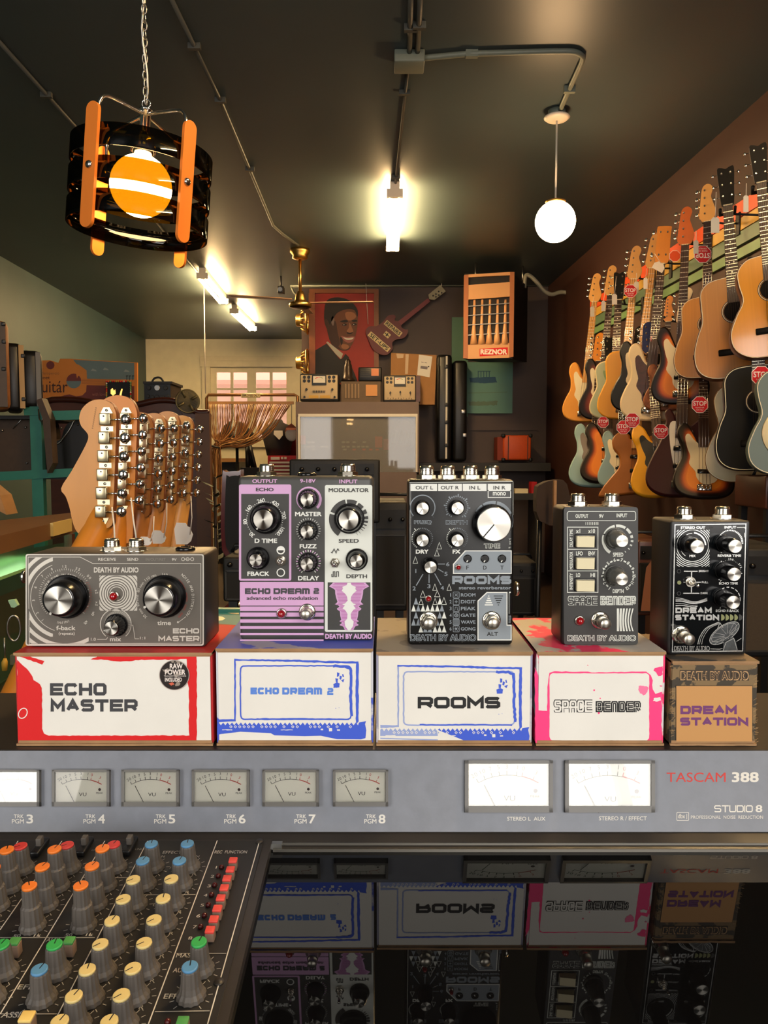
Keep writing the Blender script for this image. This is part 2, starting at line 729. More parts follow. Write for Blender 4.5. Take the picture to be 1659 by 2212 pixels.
# brick courses, raised joints barely visible under the paint
zc = 0.9
while zc < CEIL - .05:
    for x0, x1 in ((lwx(BACK), wl - .15), (wr + .15, PX)):
        b.box((x0, BACK - .003, zc), (x1, BACK + .01, zc + .006), m_white)
    zc += .085
struct(b.build('wall_back'))
m_trim = mat('white window paint', (222, 212, 182), 0.5, var=0.1, scale=9)
wf = MB()
for lo, hi in (((wl - .12, BACK - .04, wb), (wl + .02, BACK + .05, wt + .14)), ((wr - .02, BACK - .04, wb), (wr + .12, BACK + .05, wt + .14)),
               ((wl - .14, BACK - .05, wt), (wr + .14, BACK + .05, wt + .16)), ((wl - .15, BACK - .07, wb - .07), (wr + .15, BACK + .05, wb)), ((wl - .14, BACK - .06, wt + .1), (wr + .14, BACK - .03, wt + .18))):
    wf.box(lo, hi, m_trim)
o = struct(wf.build('window_1'))
sash = MB()
for u0, u1 in ((452, 467), (497, 503), (533, 552), (582, 588), (618, 634)):
    sash.box((W(u0, 800, BACK).x, BACK + .02, wb), (W(u1, 800, BACK).x, BACK + .07, wt), m_trim)
for v0, v1 in ((793, 804), (838, 842), (868, 871), (946, 957)):
    sash.box((wl, BACK + .025, W(540, v1, BACK).z), (wr, BACK + .065, W(540, v0, BACK).z), m_trim)
sash.build('window_sash', o)
gl = MB()
gl.box((wl, BACK + .042, wb), (wr, BACK + .046, wt), glass_mat('window glass', (.95, .95, .93), 0.05))
gl.build('window_pane', o)
# neighbouring building seen through that window
m_fac = mat('pink stucco', (240, 214, 200), 0.8, var=0.1, scale=3)
b = MB()
b.box((-7, 15.6, 0), (3, 15.8, 4.2), m_fac)
for k in range(4):
    b.box((-4.5 + k * 1.1, 15.55, 1.25), (-3.8 + k * 1.1, 15.62, 2.2), mat('facade shutters', (214, 176, 160), .7))
struct(b.build('facade_outside'))
b = MB()
b.prism([(-5, 15.58, 3.15), (-5, 14.9, 2.86), (-5, 14.9, 2.78), (-5, 15.58, 3.0)], (6, 0, 0), mat('faded red awning cloth', (214, 120, 106), .8))
tag(b.build('awning'), 'faded red awning on the pale building outside the back window', 'awning')

# front wall behind the camera with two shop windows and an added pier that keeps the middle meters' reflections dark
b = MB()
xs = [(lwx(FRONT), -2.75), (-1.15, .04), (1.88, rwx(FRONT))]
for x0, x1 in xs:
    b.box((x0, FRONT - .12, 0), (x1, FRONT, CEIL), m_bwall)
for x0, x1 in ((-2.75, -1.15), (.04, 1.88)):
    b.box((x0, FRONT - .12, 0), (x1, FRONT, .95), m_bwall)
    b.box((x0, FRONT - .12, 2.95), (x1, FRONT, CEIL), m_bwall)
struct(b.build('wall_front'))
for k, (x0, x1) in enumerate(((-2.75, -1.15), (.04, 1.88))):
    f = MB()
    for lo, hi in (((x0, FRONT - .08, .95), (x0 + .06, FRONT, 2.95)), ((x1 - .06, FRONT - .08, .95), (x1, FRONT, 2.95)), ((x0, FRONT - .08, .95), (x1, FRONT, 1.02)), ((x0, FRONT - .08, 2.88), (x1, FRONT, 2.95)), (((x0 + x1) / 2 - .02, FRONT - .08, .95), ((x0 + x1) / 2 + .02, FRONT - .02, 2.95))):
        f.box(lo, hi, m_dark)
    struct(f.build('window_%d' % (k + 2)))

# striped rail boards on the right wall
m_or = mat('orange paint', (232, 84, 30), 0.45, var=.08, scale=9)
m_ye = mat('ochre paint', (205, 160, 60), 0.45, var=.12, scale=9)
m_te = mat('grey-green paint', (92, 118, 92), 0.45, var=.12, scale=9)
m_gr = mat('leaf green paint', (112, 150, 98), 0.45, var=.12, scale=9)
for k, (z0, z1, mm, nm) in enumerate(((1.395, 1.485, m_or, 'orange'), (1.318, 1.388, m_ye, 'ochre'), (1.236, 1.311, m_te, 'grey green'), (1.160, 1.216, m_gr, 'leaf green'))):
    b = MB()
    y0, y1 = 2.6, 7.4
    b.prism([(rwx(y0) - .022, y0, CAMZ + z0), (rwx(y1) - .022, y1, CAMZ + z0), (rwx(y1) - .022, y1, CAMZ + z1), (rwx(y0) - .022, y0, CAMZ + z1)], (.022, 0, 0), mm)
    o = b.build('trim_%d' % (k + 1))
    struct(o)
    o['label'] = nm + ' painted board on the dark red wall'

# ledge along the foot of the brown wall, and trim on it
b = MB()
zl = W(1060, 1000, 8.7).z
b.box((W(905, 1000, 8.7).x, 8.6, zl - .09), (rwx(9) - .05, PART, zl), m_dark)
struct(b.build('trim_5'))
b = MB()
b.box((W(1010, 920, PART).x, PART - .025, W(1060, 930, PART).z), (rwx(PART) - .1, PART, W(1060, 915, PART).z), m_bwall)
struct(b.build('trim_6'))

# ================================================================== LAMPS
def emis(name, col, s):
    if name in MATS:
        return MATS[name]
    m = mat(name, (255, 250, 240), .3)
    bs = m.node_tree.nodes['Principled BSDF']
    bs.inputs['Emission Color'].default_value = (*col, 1)
    bs.inputs['Emission Strength'].default_value = s
    return m


E_TUBE = emis('lit tube', (1, .66, .30), 190)
E_GLOBE = emis('lit opal globe', (1, .62, .30), 62)
E_AMBER = emis('lit globe of the drum lamp', (1, .60, .24), 40)
m_enam = mat('white enamel', (226, 214, 196), .4)

fl_lab = ['twin-tube fluorescent fixture in the middle of the ceiling, nearest the globe lamp', 'twin-tube fluorescent fixture of the left row, the nearer one beyond the drum lamp', 'twin-tube fluorescent fixture of the left row, the far one by the white brick wall']
for k, (a, bb) in enumerate((((853, 418), (848, 536)), ((437, 596), (483, 651)), ((506, 672), (546, 710)))):
    z = CEIL - .085
    p, q = WZ(*a, z), WZ(*bb, z)
    d = (q - p).normalized()
    t = thing('fluorescent_light', fl_lab[k], 'ceiling light', (p + q) / 2 + Vector((0, 0, .085)), 'twin-tube fluorescent fixtures')
    s = Vector((d.y, -d.x, 0))
    h = MB()
    hw = .034
    c8 = [p - s * hw, p + s * hw, q + s * hw, q - s * hw]
    h.hexa([c + Vector((0, 0, .03)) for c in c8] + [c + Vector((0, 0, .085)) for c in c8], m_enam)
    h.build('housing', t)
    for e, dd in ((p, d), (q, -d)):
        h = MB()
        c8 = [e - s * hw - dd * .02, e + s * hw - dd * .02, e + s * hw + dd * .012, e - s * hw + dd * .012]
        c8 = [e - s * .058 - d * .015, e + s * .058 - d * .015, e + s * .058 + d * .015, e - s * .058 + d * .015]
        h.hexa([c + Vector((0, 0, -.03)) for c in c8] + [c + Vector((0, 0, .03)) for c in c8], m_enam)
        h.build('end_cap', t)
    for sg in (-1, 1):
        h = MB()
        off = s * (sg * .036) + Vector((0, 0, -.018))
        h.cyl(p + off + d * .03, q + off - d * .03, .019, E_TUBE, 12)
        h.build('tube', t)

# added fixture, unseen above the frame, lights the guitars from the front
t2 = None
for o in bpy.data.objects:
    if o.name == 'fluorescent_light':
        t2 = o
dup(t2, (1.0, 1.3, CEIL), 'added twin-tube fixture out of view above the frame, lighting the guitars from the front')

# opal globe pendant
cp = WZ(1203, 250, CEIL - .03)
gp = W(1201, 479, cp.y)
t = thing('globe_pendant', 'white opal globe lamp hanging on a cord at the right of the ceiling', 'pendant lamp', (cp.x, cp.y, CEIL))
h = MB(); h.lathe([(.05, 0), (.05, .035)], (cp.x, cp.y, CEIL - .035), (0, 0, 1), mat('conduit grey-green', (120, 128, 116), .5)); h.build('ceiling_box', t)
h = MB(); h.lathe([(.02, -.012), (.06, -.006), (.075, .006), (.07, .012)], (cp.x, cp.y, CEIL - .047), (0, 0, 1), m_enam, 28); h.build('canopy', t)
h = MB(); h.cyl((cp.x, cp.y, CEIL - .05), (cp.x, cp.y, gp.z + .11), .0055, m_paper, 8); h.build('cord', t)
h = MB(); h.lathe([(.055, 0), (.06, .014), (.03, .026), (.01, .03)], (cp.x, cp.y, gp.z + .1), (0, 0, 1), m_brass, 24); h.build('fitter', t)
h = MB(); h.ball((cp.x, cp.y, gp.z), .116, E_GLOBE, 36); h.build('globe', t)

# drum lamp with smoked bands and orange slats
LY = 2.02
lc = W(319, 416, LY)
R = 147 / FPX * LY * .97
t = thing('drum_pendant', 'amber drum pendant lamp with smoked bands and orange wooden slats on a chain', 'pendant lamp', (lc.x, lc.y, CEIL))
m_smoke = glass_mat('smoked acrylic', (.17, .125, .016), 0.06, .03)
m_slat = mat('orange wood slat', (232, 128, 44), .4, var=.2, scale=14, stretch=(1, 1, .2))
m_slat_b = m_slat
m_metal = m_chrome
s_ = LY / FPX * .97
hubz = lc.z + .206
_tilt = Matrix.Translation((lc.x, lc.y, hubz)) @ Matrix.Rotation(math.radians(5), 4, 'Y') @ Matrix.Translation((-lc.x, -lc.y, -hubz))


def tl(h):
    h.v = [_tilt @ p for p in h.v]
    return h


zt = lc.z + (398 - 330) * s_
bh, gap = 44 * s_, 20 * s_
for k in range(3):
    z1 = lc.z + 1.5 * bh + gap - k * (bh + gap)
    h = MB()
    h.lathe([(R, z1 - bh), (R, z1), (R - .003, z1), (R - .003, z1 - bh), (R, z1 - bh)], (lc.x, lc.y, 0), (0, 0, 1), m_smoke, 72, True, False)
    tl(h).build('smoked_band', t)
zc = lc.z
for ang in (-111, -37, 69, 143):
    a = math.radians(ang)
    n = Vector((math.cos(a), math.sin(a), 0))
    tx = Vector((-n.y, n.x, 0))
    hl, hw = 122 * s_ , 15 * s_
    loop = []
    for i in range(13):
        th = math.pi * i / 12
        loop.append((hw * math.cos(th), hl - hw + hw * math.sin(th)))
    for i in range(13):
        th = math.pi + math.pi * i / 12
        loop.append((hw * math.cos(th), -hl + hw + hw * math.sin(th)))
    base = Vector((lc.x, lc.y, zc)) + n * (R + .003)
    h = MB(); h.prism([base + tx * x + Vector((0, 0, z)) for x, z in loop], n * .009, m_slat)
    so = tl(h).build('wooden_slat', t)
    h = MB(); h.lathe([(.010, 0), (.009, .003), (.005, .0055), (0, .006)], base + n * .009, n, m_chrome, 16); tl(h).build('stud', so)
    # chrome arm up to the hub
    top = Vector((lc.x, lc.y, zc + 1.5 * bh + gap))
    hub = Vector((lc.x, lc.y, lc.z + .170))
    ctr = Vector((lc.x, lc.y, lc.z))
    pts = [ctr + n * r_ + Vector((0, 0, z_)) for r_, z_ in ((R - .008, .07), (R - .008, .12), (R - .009, .148), (R - .018, .166), (R - .038, .177), (R - .07, .182), (.06, .187), (.012, .192))]
    h = MB(); h.tube(smooth_loop(pts, 5, False), .0045, m_metal, 8); tl(h).build('arm', t)
h = MB()
h.lathe([(.012, -.075), (.013, -.07), (.013, .03), (.016, .032), (.016, .037), (.004, .04)], hub, (0, 0, 1), m_metal, 20)
h.tube([hub + Vector((.011 * math.cos(i * .524), 0, .05 + .011 * math.sin(i * .524))) for i in range(12)], .002, m_metal, 6, True)
tl(h).build('hub', t)
h = MB(); h.lathe([(.016, 0), (.03, .01), (.03, .05), (.02, .06)], (lc.x, lc.y, lc.z + 74 * s_), (0, 0, 1), m_metal, 20); tl(h).build('lamp_holder', t)
h = MB(); h.ball((lc.x, lc.y, lc.z + 13 * s_), 65 * s_, E_AMBER, 40); tl(h).build('globe', t)
h = MB()
z = hub.z + .06
k = 0
while z < CEIL - .01:
    ax = Vector((1, 0, 0)) if k % 2 else Vector((.25, 1, 0)).normalized()
    h.tube([Vector((lc.x, lc.y, z)) + ax * (.0065 * math.cos(i * .628)) + Vector((0, 0, .013 * math.sin(i * .628))) for i in range(10)], .0016, m_steel, 5, True)
    z += .020
    k += 1
h.tube([(lc.x + .006 * math.sin(i * .9), lc.y + .006 * math.cos(i * .9), hub.z + .05 + i * (CEIL - hub.z - .05) / 30) for i in range(31)], .0022, m_paper, 6)
h.build('chain', t)

# ================================================================== CONDUIT, FAN
m_cond = mat('painted conduit', (118, 124, 112), .45, var=.1, scale=15)
m_cond2 = mat('ceiling coloured conduit', (80, 80, 74), .45)


def conduit(name, pix, r, label, material, z=None, clips=(), extra=None):
    h = MB()
    zz = (CEIL - r - .002) if z is None else z
    pts = [WZ(u, v, zz) for u, v in pix]
    h.tube(pts, r, material, 10)
    for (u, v) in clips:
        p = WZ(u, v, zz)
        h.box((p.x - .03, p.y - .012, zz - r - .004), (p.x + .03, p.y + .012, CEIL - .0004), material)
    return tag(h.build(name), label, 'conduit')


jb = WZ(884, 132, CEIL - .03)
h = MB()
h.rbox((jb.x - .075, jb.y - .06, CEIL - .06), (jb.x + .075, jb.y + .07, CEIL), .006, m_cond)
tag(h.build('junction_box'), 'grey-green electrical junction box on the ceiling where four conduits meet', 'electrical box')
conduit('conduit_pipe', [(889, -60), (884, 128)], .013, 'left one of the paired conduits running toward the camera from the junction box', m_cond2, clips=[(887, 60)])
conduit('conduit_pipe', [(911, -60), (901, 128)], .013, 'right one of the paired conduits running toward the camera from the junction box', m_cond2, clips=[(906, 55)])
c1 = conduit('conduit_pipe', smooth_loop([(908, 126), (970, 120), (1020, 116), (1120, 113), (1200, 111), (1240, 112), (1256, 120), (1258, 130), (1245, 160), (1222, 210), (1208, 243)], 5, False), .014, 'pale conduit bending across the ceiling to the globe lamp', m_cond, clips=[(1019, 116), (1230, 193)])
conduit('conduit_pipe', [(881, 150), (872, 230), (856, 380), (853, 418)], .009, 'thin conduit from the junction box to the middle fluorescent fixture', m_cond2, clips=[(874, 200), (855, 382)])
conduit('conduit_pipe', [(352, -40), (476, 216), (590, 487), (610, 505), (645, 530)], .011, 'long conduit running across the ceiling to the brass fan', m_cond2, clips=[(476, 216), (420, 100), (540, 365)])
conduit('conduit_pipe', [(-20, 70), (200, 315), (428, 590)], .011, 'conduit running along the ceiling to the left row of fluorescent fixtures', m_cond2, clips=[(100, 205)])
h = MB()
zz = W(900, 617, 9.05).z
h.tube([W(628, 617, 9.05), W(1205, 614, 9.05)], .02, m_cond, 10)
h.tube([W(628, 617, 9.05), W(634, 630, 9.05), W(650, 650, 9.08)], .012, m_cond, 8)
tag(h.build('conduit_pipe'), 'horizontal pipe along the top of the brown wall above the portrait', 'pipe')
h = MB()
pp = smooth_loop([(1133, 622), (1135, 597), (1145, 596), (1160, 610), (1175, 628), (1192, 636), (1212, 631), (1236, 634)], 4, False)
h.tube([W(u, v, 8.35) for u, v in pp], .022, mat('flexible conduit', (150, 146, 128), .5), 10)
tag(h.build('flexible_conduit'), 'wavy flexible metal conduit hanging beside the heater', 'conduit')

fz = CEIL
fp = WZ(648, 543, CEIL - .02)
FY = fp.y
t = thing('ceiling_fan', 'brass ceiling fan with long thin blades in front of the portrait', 'ceiling fan', (fp.x, FY, CEIL))
fx = W(652, 655, FY).x
h = MB(); h.lathe([(.035, -.1), (.075, -.085), (.07, -.06), (.095, -.03), (.095, 0)], (fp.x, FY, CEIL), (0, 0, 1), m_brass, 24); h.build('canopy', t)
zh = W(652, 655, FY).z
h = MB(); h.cyl((fp.x, FY, CEIL - .08), (fp.x, FY, zh + .1), .015, m_brass, 14); h.build('down_rod', t)
h = MB(); h.lathe([(.0, -.055), (.07, -.052), (.104, -.038), (.110, -.01), (.098, .004), (.056, .012), (.053, .03), (.044, .075), (.030, .11)], (fp.x, FY, zh), (0, 0, 1), [mat('dark bronze', (60, 42, 28), .25, .9)] * 2 + [m_brass] * 6, 28); h.build('motor_housing', t)
m_blade = mat('fan blade wood', (176, 136, 100), .35, var=.2, scale=8, stretch=(.3, 1, 1))
for ang in (174, 5, 88):
    a = math.radians(ang)
    d = Vector((math.cos(a), math.sin(a), 0)); n = Vector((-d.y, d.x, 0))
    L = .69 if ang != 88 else .62
    h = MB()
    o0 = Vector((fp.x, FY, zh + (.03 if ang == 174 else 0.0)))
    tilt = Vector((0, 0, .012))
    loop = [d * .08 - n * .02, d * .2 - n * .035, d * L - n * .045, d * (L + .02), d * L + n * .045, d * .2 + n * .035, d * .08 + n * .02]
    tiltv = lambda p: Vector((0, 0, .06 * (p.dot(n)) + (.05 if ang == 174 else .02) * p.dot(d) / .7))
    h.prism([o0 + p + tiltv(p) for p in loop], (0, 0, .007), m_blade)
    h.build('blade', t)

# security camera near the fan
h = MB()
p = W(607, 628, 8.6)
h.rbox((p.x - .035, p.y - .05, p.z - .03), (p.x + .035, p.y + .05, p.z + .04), .006, m_dark)
h.lathe([(.02, 0), (.024, .03)], (p.x, p.y - .05, p.z), (0, -1, 0), m_steel, 14)
h.cyl((p.x, p.y, p.z + .03), (p.x, p.y, CEIL), .01, m_dark)
tag(h.build('security_camera'), 'small dark security camera under the ceiling left of the fan', 'camera')
# ================================================================== MIXING CONSOLE (recorder desk in the foreground)
SLOPE = 0.1016
m_gun = mat('blue-grey speckled metal', (116, 120, 129), 0.42, var=0.14, scale=90, bump=.12)
m_con = mat('dark brown console moulding', (46, 42, 38), 0.38, var=.12, scale=30)
m_panel = mat('black control panel', (34, 33, 32), 0.42, var=.1, scale=40)
m_plexi = mat('black smoked plexiglass', (7, 7, 8), 0.015, ior=1.5)
m_ink = mat('white silkscreen', (214, 210, 200), .6)
m_inkdim = mat('grey silkscreen', (170, 166, 158), .6)
m_redink = mat('red silkscreen', (196, 52, 44), .6)
P0 = Vector((0, .5556, CAMZ - .2625))            # a point of the glossy deck
UX, UY = Vector((1, 0, 0)), Vector((0, math.cos(math.atan(SLOPE)), math.sin(math.atan(SLOPE))))
NN = UX.cross(UY)
deck = lambda u, v, h=0.0: WP(u, v, P0 + NN * h, NN)
con = thing('recording_console', 'grey and black tape recording console with meters and coloured knobs across the foreground', 'mixing console', (0, .48, CAMZ - .45))
# meter bridge: face from (y,z) low to high
LO, HI = Vector((0, .5215, CAMZ - .2605)), Vector((0, .5437, CAMZ - .2105))
zlow = WP(830, 1797, LO, Vector((0, -1, .45)))
BXL, BXR = -.62, .60
fd = (HI - LO).normalized()
fn = Vector((0, -fd.z, fd.y))
bridge = MB()
topz = HI.z
prof = [(LO.y, LO.z), (HI.y - .0012, HI.z - .002), (HI.y + .001, HI.z), (.68, HI.z), (.68, CAMZ - .42), (LO.y, CAMZ - .42)]
bridge.prism([Vector((BXL, y, z)) for y, z in prof[:3] + prof[3:]], (BXR - BXL, 0, 0), m_con)
# painted front face of the bridge, laid 0.4 mm proud
f0 = LO + fn * .0004
face_h = (HI - LO).length
bridge.add([f0 + UX * BXL, f0 + UX * BXR, f0 + UX * BXR + fd * (face_h - .0005), f0 + UX * BXL + fd * (face_h - .0005)], [(0, 1, 2, 3)], m_gun)
bsp = lambda u0, v0, s: (lambda a, b, up=0: WP(u0 + a / s, v0 + b / s, LO, fn) + fn * (.0006 + .0002 * up))
B1 = bsp(0, 1600, 1659 / 850)
B2 = bsp(850, 1600, 1659 / 809)
for (n, tx, bx) in ((3, 60, 52), (4, 362, 353), (5, 658, 651), (6, 954, 946), (7, 1249, 1242), (8, 1543, 1536)):
    bridge.text(B1, 'TRK', tx, 311, tx + 42, 327, m_ink)
    bridge.text(B1, 'PGM', bx, 330, bx + 51, 349, m_ink)
    bridge.text(B1, str(n), tx + 53, 311, tx + 82, 349, m_ink, .02)
bridge.text(B2, 'STEREO L  AUX', 503, 337, 672, 354, m_ink)
bridge.text(B2, 'STEREO R / EFFECT', 909, 335, 1121, 353, m_ink)
bridge.text(B2, 'TASCAM', 1209, 141, 1470, 183, m_redink, .0)
bridge.text(B2, '388', 1497, 139, 1616, 184, m_ink, .03)
bridge.stroke(B2, 'STUDIO', 1419, 286, 1590, 317, 5, m_ink, .3)
bridge.text(B2, '8', 1602, 285, 1632, 317, m_ink, .02)
bridge.rrect(B2, 1254, 318, 1306, 353, 2, m_ink, 2.5)
bridge.text(B2, 'dbx', 1259, 324, 1290, 344, m_ink)
bridge.line(B2, [(1298, 324), (1298, 347)], 2.5, m_ink)
bridge.text(B2, 'PROFESSIONAL  NOISE  REDUCTION', 1316, 331, 1635, 346, m_ink, .0)
bridge.build('meter_bridge', con)
# meters
m_bez = mat('meter bezel', (92, 90, 86), .35)
m_face = mat('meter card', (246, 243, 230), .6)
m_glass = glass_mat('meter window', (.93, .94, .94), .1, .02, ior=2.15)
meters = [(px, False) for px in ((-30, 90), (117, 240), (266, 389.5), (417, 540.5), (568.5, 689.5), (720, 838.5))] + [((1003, 1192), True), ((1218, 1411), True)]
for (xa, xb), big in meters:
    va, vb = (1643, 1755) if big else (1663, 1742)
    P = lambda u, v, h=0.0: WP(u, v, LO, fn) + fn * h
    sp = lambda a, b, up=0: WP(a, b, LO, fn) + fn * (.0012 + .0002 * up)
    mt = MB()
    e = 9 if big else 6
    for (a0, b0, a1, b1) in ((xa, va, xb, va + e * .8), (xa, vb - e * 1.6, xb, vb), (xa, va, xa + e * .9, vb), (xb - e * .9, va, xb, vb)):
        c4 = [P(a0, b1), P(a1, b1), P(a1, b0), P(a0, b0)]
        mt.hexa([c - fn * .001 for c in c4] + [c + fn * .0042 for c in c4], m_bez)
    mo = mt.build('vu_meter', con)
    fc = MB()
    fc.quad(sp, xa + 3, va + 3, xb - 3, vb - 4, m_face)
    k = (xb - xa) / 121.0
    X = lambda t: xa + t * k
    Yv = lambda t: va + t * k * .93
    cx, cy, rr = X(60), Yv(112), 84 * k
    fc.ring(sp, cx, cy, rr - .4 * k, rr + .5 * k, mat('black print', (30, 30, 30), .6), 119, 77, 60, 1)
    fc.ring(sp, cx, cy, rr - .2 * k, rr + 1.5 * k, m_redink, 77, 60, 60, 1)
    for i, (a, lab) in enumerate(((119, '20'), (112, '10'), (105, '7'), (98, '5'), (91, '3'), (82, '1'), (77, '0'), (66, '3'))):
        mm = m_redink if a < 78 else MATS['black print']
        fc.ring(sp, cx, cy, rr, rr + 6 * k, mm, a - .35, a + .35, 360, 1)
        fc.arctext(sp, lab, cx, cy, rr + 9 * k, a + 1.5 * (len(lab) - 1), a - 1.5 * (len(lab) - 1), 6 * k, mm, .0, 1)
    fc.text(sp, 'VU', X(54), Yv(52), X(70), Yv(60), MATS['black print'], 0, 1)
    fc.disc(sp, X(98), Yv(45), 3 * k, mat('peak lamp off', (70, 50, 48), .3), 16, 1)
    fc.text(sp, 'PEAK', X(91), Yv(51), X(105), Yv(55), MATS['black print'], 0, 1)
    fc.build('meter_card', mo)
    nd = MB()
    spn = lambda a, b, up=0: WP(a, b, LO, fn) + fn * .0022
    nd.line(spn, [(X(46), Yv(76)), (X(27), Yv(36))], 1.2 * k, m_black)
    nd.build('needle', mo)
    g = MB()
    spg = lambda a, b, up=0: WP(a, b, LO, fn) + fn * .0033
    g.quad(spg, xa + e * .8, va + e * .7, xb - e * .8, vb - e * 1.5, m_glass)
    g.build('meter_glass', mo)
# lip and rails below the bridge, then the glossy deck
fr = MB()
ya = LO.y
m_rail = mat('rail edge', (120, 116, 108), .25, .6)
dz = lambda y: P0.z + (y - P0.y) * SLOPE


def strip(y0, z0, y1, z1, x0, x1, material, th=.004):
    n = Vector((0, -(z1 - z0), (y1 - y0))).normalized()
    if n.z < 0 and abs(n.y) < .5:
        n = -n
    fr.prism([Vector((x0, y0, z0)), Vector((x1, y0, z0)), Vector((x1, y1, z1)), Vector((x0, y1, z1))], -n * th, material)


A1 = WP(830, 1822, P0 + NN * .004, NN)
A2 = WP(830, 1838, P0 + NN * .002, NN)
fr.hexa([Vector((BXL, A1.y, A1.z - .02)), Vector((BXR, A1.y, A1.z - .02)), Vector((BXR, LO.y + .004, LO.z - .03)), Vector((BXL, LO.y + .004, LO.z - .03)),
         Vector((BXL, A1.y, A1.z)), Vector((BXR, A1.y, A1.z)), Vector((BXR, LO.y + .004, LO.z + .0002)), Vector((BXL, LO.y + .004, LO.z + .0002))], m_con)
fr.box((BXL, A1.y - .0006, A1.z - .001), (BXR, A1.y + .0002, A1.z + .0004), m_rail)
DX0 = deck(592, 1830).x
A3 = WP(830, 1840, P0, NN)
fr.hexa([Vector((DX0, A3.y, A3.z - .02)), Vector((BXR, A3.y, A3.z - .02)), Vector((BXR, A1.y, A1.z - .02)), Vector((DX0, A1.y, A1.z - .02)),
         Vector((DX0, A3.y, A3.z + .0016)), Vector((BXR, A3.y, A3.z + .0016)), Vector((BXR, A1.y - .0006, A1.z - .0016)), Vector((DX0, A1.y - .0006, A1.z - .0016))], m_con)
fr.box((DX0, A3.y - .0006, A3.z), (BXR, A3.y + .0002, A3.z + .002), m_rail)
fr.build('rear_rail', con)
dk = MB()
YF = .20
dk.prism([Vector((DX0 - .06, YF, dz(YF))), Vector((BXR, YF, dz(YF))), Vector((BXR, A3.y + .002, dz(A3.y + .002))), Vector((DX0 - .06, A3.y + .002, dz(A3.y + .002)))], -NN * .02, m_plexi)
dk.build('smoked_cover', con)
# control panel at the left, slightly raised, with printed lines
PH = .006
pn = MB()
xr0 = deck(587, 1818, PH).x
PYB = deck(400, 1812, PH).y
pl = lambda x, y, h=PH: Vector((x, y, dz(y))) + NN * h
pn.prism([pl(BXL, YF, PH), pl(xr0, YF, PH), pl(xr0, PYB, PH), pl(BXL, PYB, PH)], -NN * .03, m_con)
xi = deck(575, 1830, PH + .001).x
pn.prism([pl(BXL, YF, PH + .0008), pl(xi - .003, YF, PH + .0008), pl(xi - .003, PYB - .003, PH + .0008), pl(BXL, PYB - .003, PH + .0008)], -NN * .0016, m_panel)
H1 = PH + .0011
KC = 1659 / 620.0
kp = lambda a, b, h=H1: deck(a / KC, 1780 + b / KC, h)
# panel surface frame (metres)
org = pl(0, .45, H1)
psp = lambda a, b, up=0: org + UX * a + UY * b + NN * (.00005 + .0001 * up)


def loc(a, b):
    p = kp(a, b) - org
    return (p.dot(UX), p.dot(UY))


def pline(a, b, wd=.0006, mm=None):
    pn.line(psp, [loc(*a), loc(*b)], wd, mm or m_ink)


for q0, q1 in (((104, 98), (-220, 640)), ((358, 98), (0, 612)), ((606, 98), (0, 1100)), ((853, 98), (310, 1150)), ((1256, 95), (858, 1156)), ((1497, 110), (1200, 1156))):
    pline(q0, q1)
for q0, q1 in (((0, 657), (548, 657)), ((1020, 748), (1308, 748)), ((895, 1085), (1212, 1080)), ((780, 410), (1130, 408)), ((0, 1098), (330, 1098)), ((480, 310), (800, 310))):
    pline(q0, q1, .0005, m_inkdim)


def ptext(s, a, b, h, wd, mm=None):
    x, y = loc(a, b)
    psp2 = lambda aa, bb, up=0: psp(aa, -bb, 0)
    pn.text(psp2, s, x, -y - h, x + wd, -y, mm or m_ink, .01)


ptext('REC  FUNCTION', 1238, 170, .0032, .0215)
ptext('EFFECT', 938, 172, .0032, .0125)
ptext('MASTER', 1015, 772, .0032, .0155)
ptext('AUX', 997, 858, .0032, .0072)
ptext('EFF', 943, 1010, .0032, .007)
ptext('EFF', 97, 956, .0032, .008)
ptext('AUX', 262, 682, .0032, .0072)
ptext('ASSIGN', 2, 1120, .0036, .0165)
ptext('50', 72, 655, .0024, .004); ptext('1k', 192, 652, .0024, .004); ptext('50', 372, 650, .0024, .004); ptext('1k', 494, 647, .0024, .004)
for i, (a, b) in enumerate(((1238, 258), (1216, 310), (1196, 366), (1175, 420), (1155, 478), (1133, 540), (1112, 604), (1085, 670))):
    ptext(str(i + 1), a, b, .0026, .0022)
for (a, b) in ((1110, 295), (1070, 400), (1025, 515), (975, 640), (922, 770), (865, 915), (800, 1070)):
    ptext('R', a, b, .0024, .0024, m_inkdim)
for (a, b) in ((930, 194), (1130, 194), (978, 262), (882, 475), (635, 1018)):
    ptext('L' if b > 200 else 'N', a, b, .0024, .0022, m_inkdim)
for (a, b) in ((188, 155), (448, 150), (700, 147), (528, 155), (780, 150)):
    ptext('LINE', a, b, .0018, .0045, m_inkdim)
knobs = []
ORG, RED_, BLU, CRM, GRN = (218, 116, 40), (190, 54, 50), (80, 132, 172), (204, 184, 122), (48, 154, 76)
mk = {c: mat('knob cap %d' % i, c, .45) for i, c in enumerate((ORG, RED_, BLU, CRM, GRN))}
m_kn = mat('grey-brown knob rubber', (88, 82, 76), .55, var=.12, scale=60)
dbl = [(40, 152), (315, 148), (592, 143), (245, 250), (532, 245), (170, 362), (467, 358), (-40, 255), (-120, 368)]
sgl = [(118, 130, RED_), (388, 124, RED_), (657, 120, RED_), (875, 118, BLU), (1083, 116, BLU), (825, 215, BLU), (1037, 215, BLU), (770, 325, CRM), (990, 320, CRM), (712, 437, CRM), (943, 433, CRM), (648, 562, CRM), (890, 557, CRM), (580, 697, CRM), (833, 690, CRM), (505, 845, CRM), (768, 837, CRM), (427, 998, CRM), (702, 992, CRM), (345, 1145, CRM), (632, 1145, CRM), (315, 700, GRN), (8, 700, GRN), (1150, 685, GRN), (228, 845, BLU), (1098, 828, BLU), (-70, 845, BLU)]


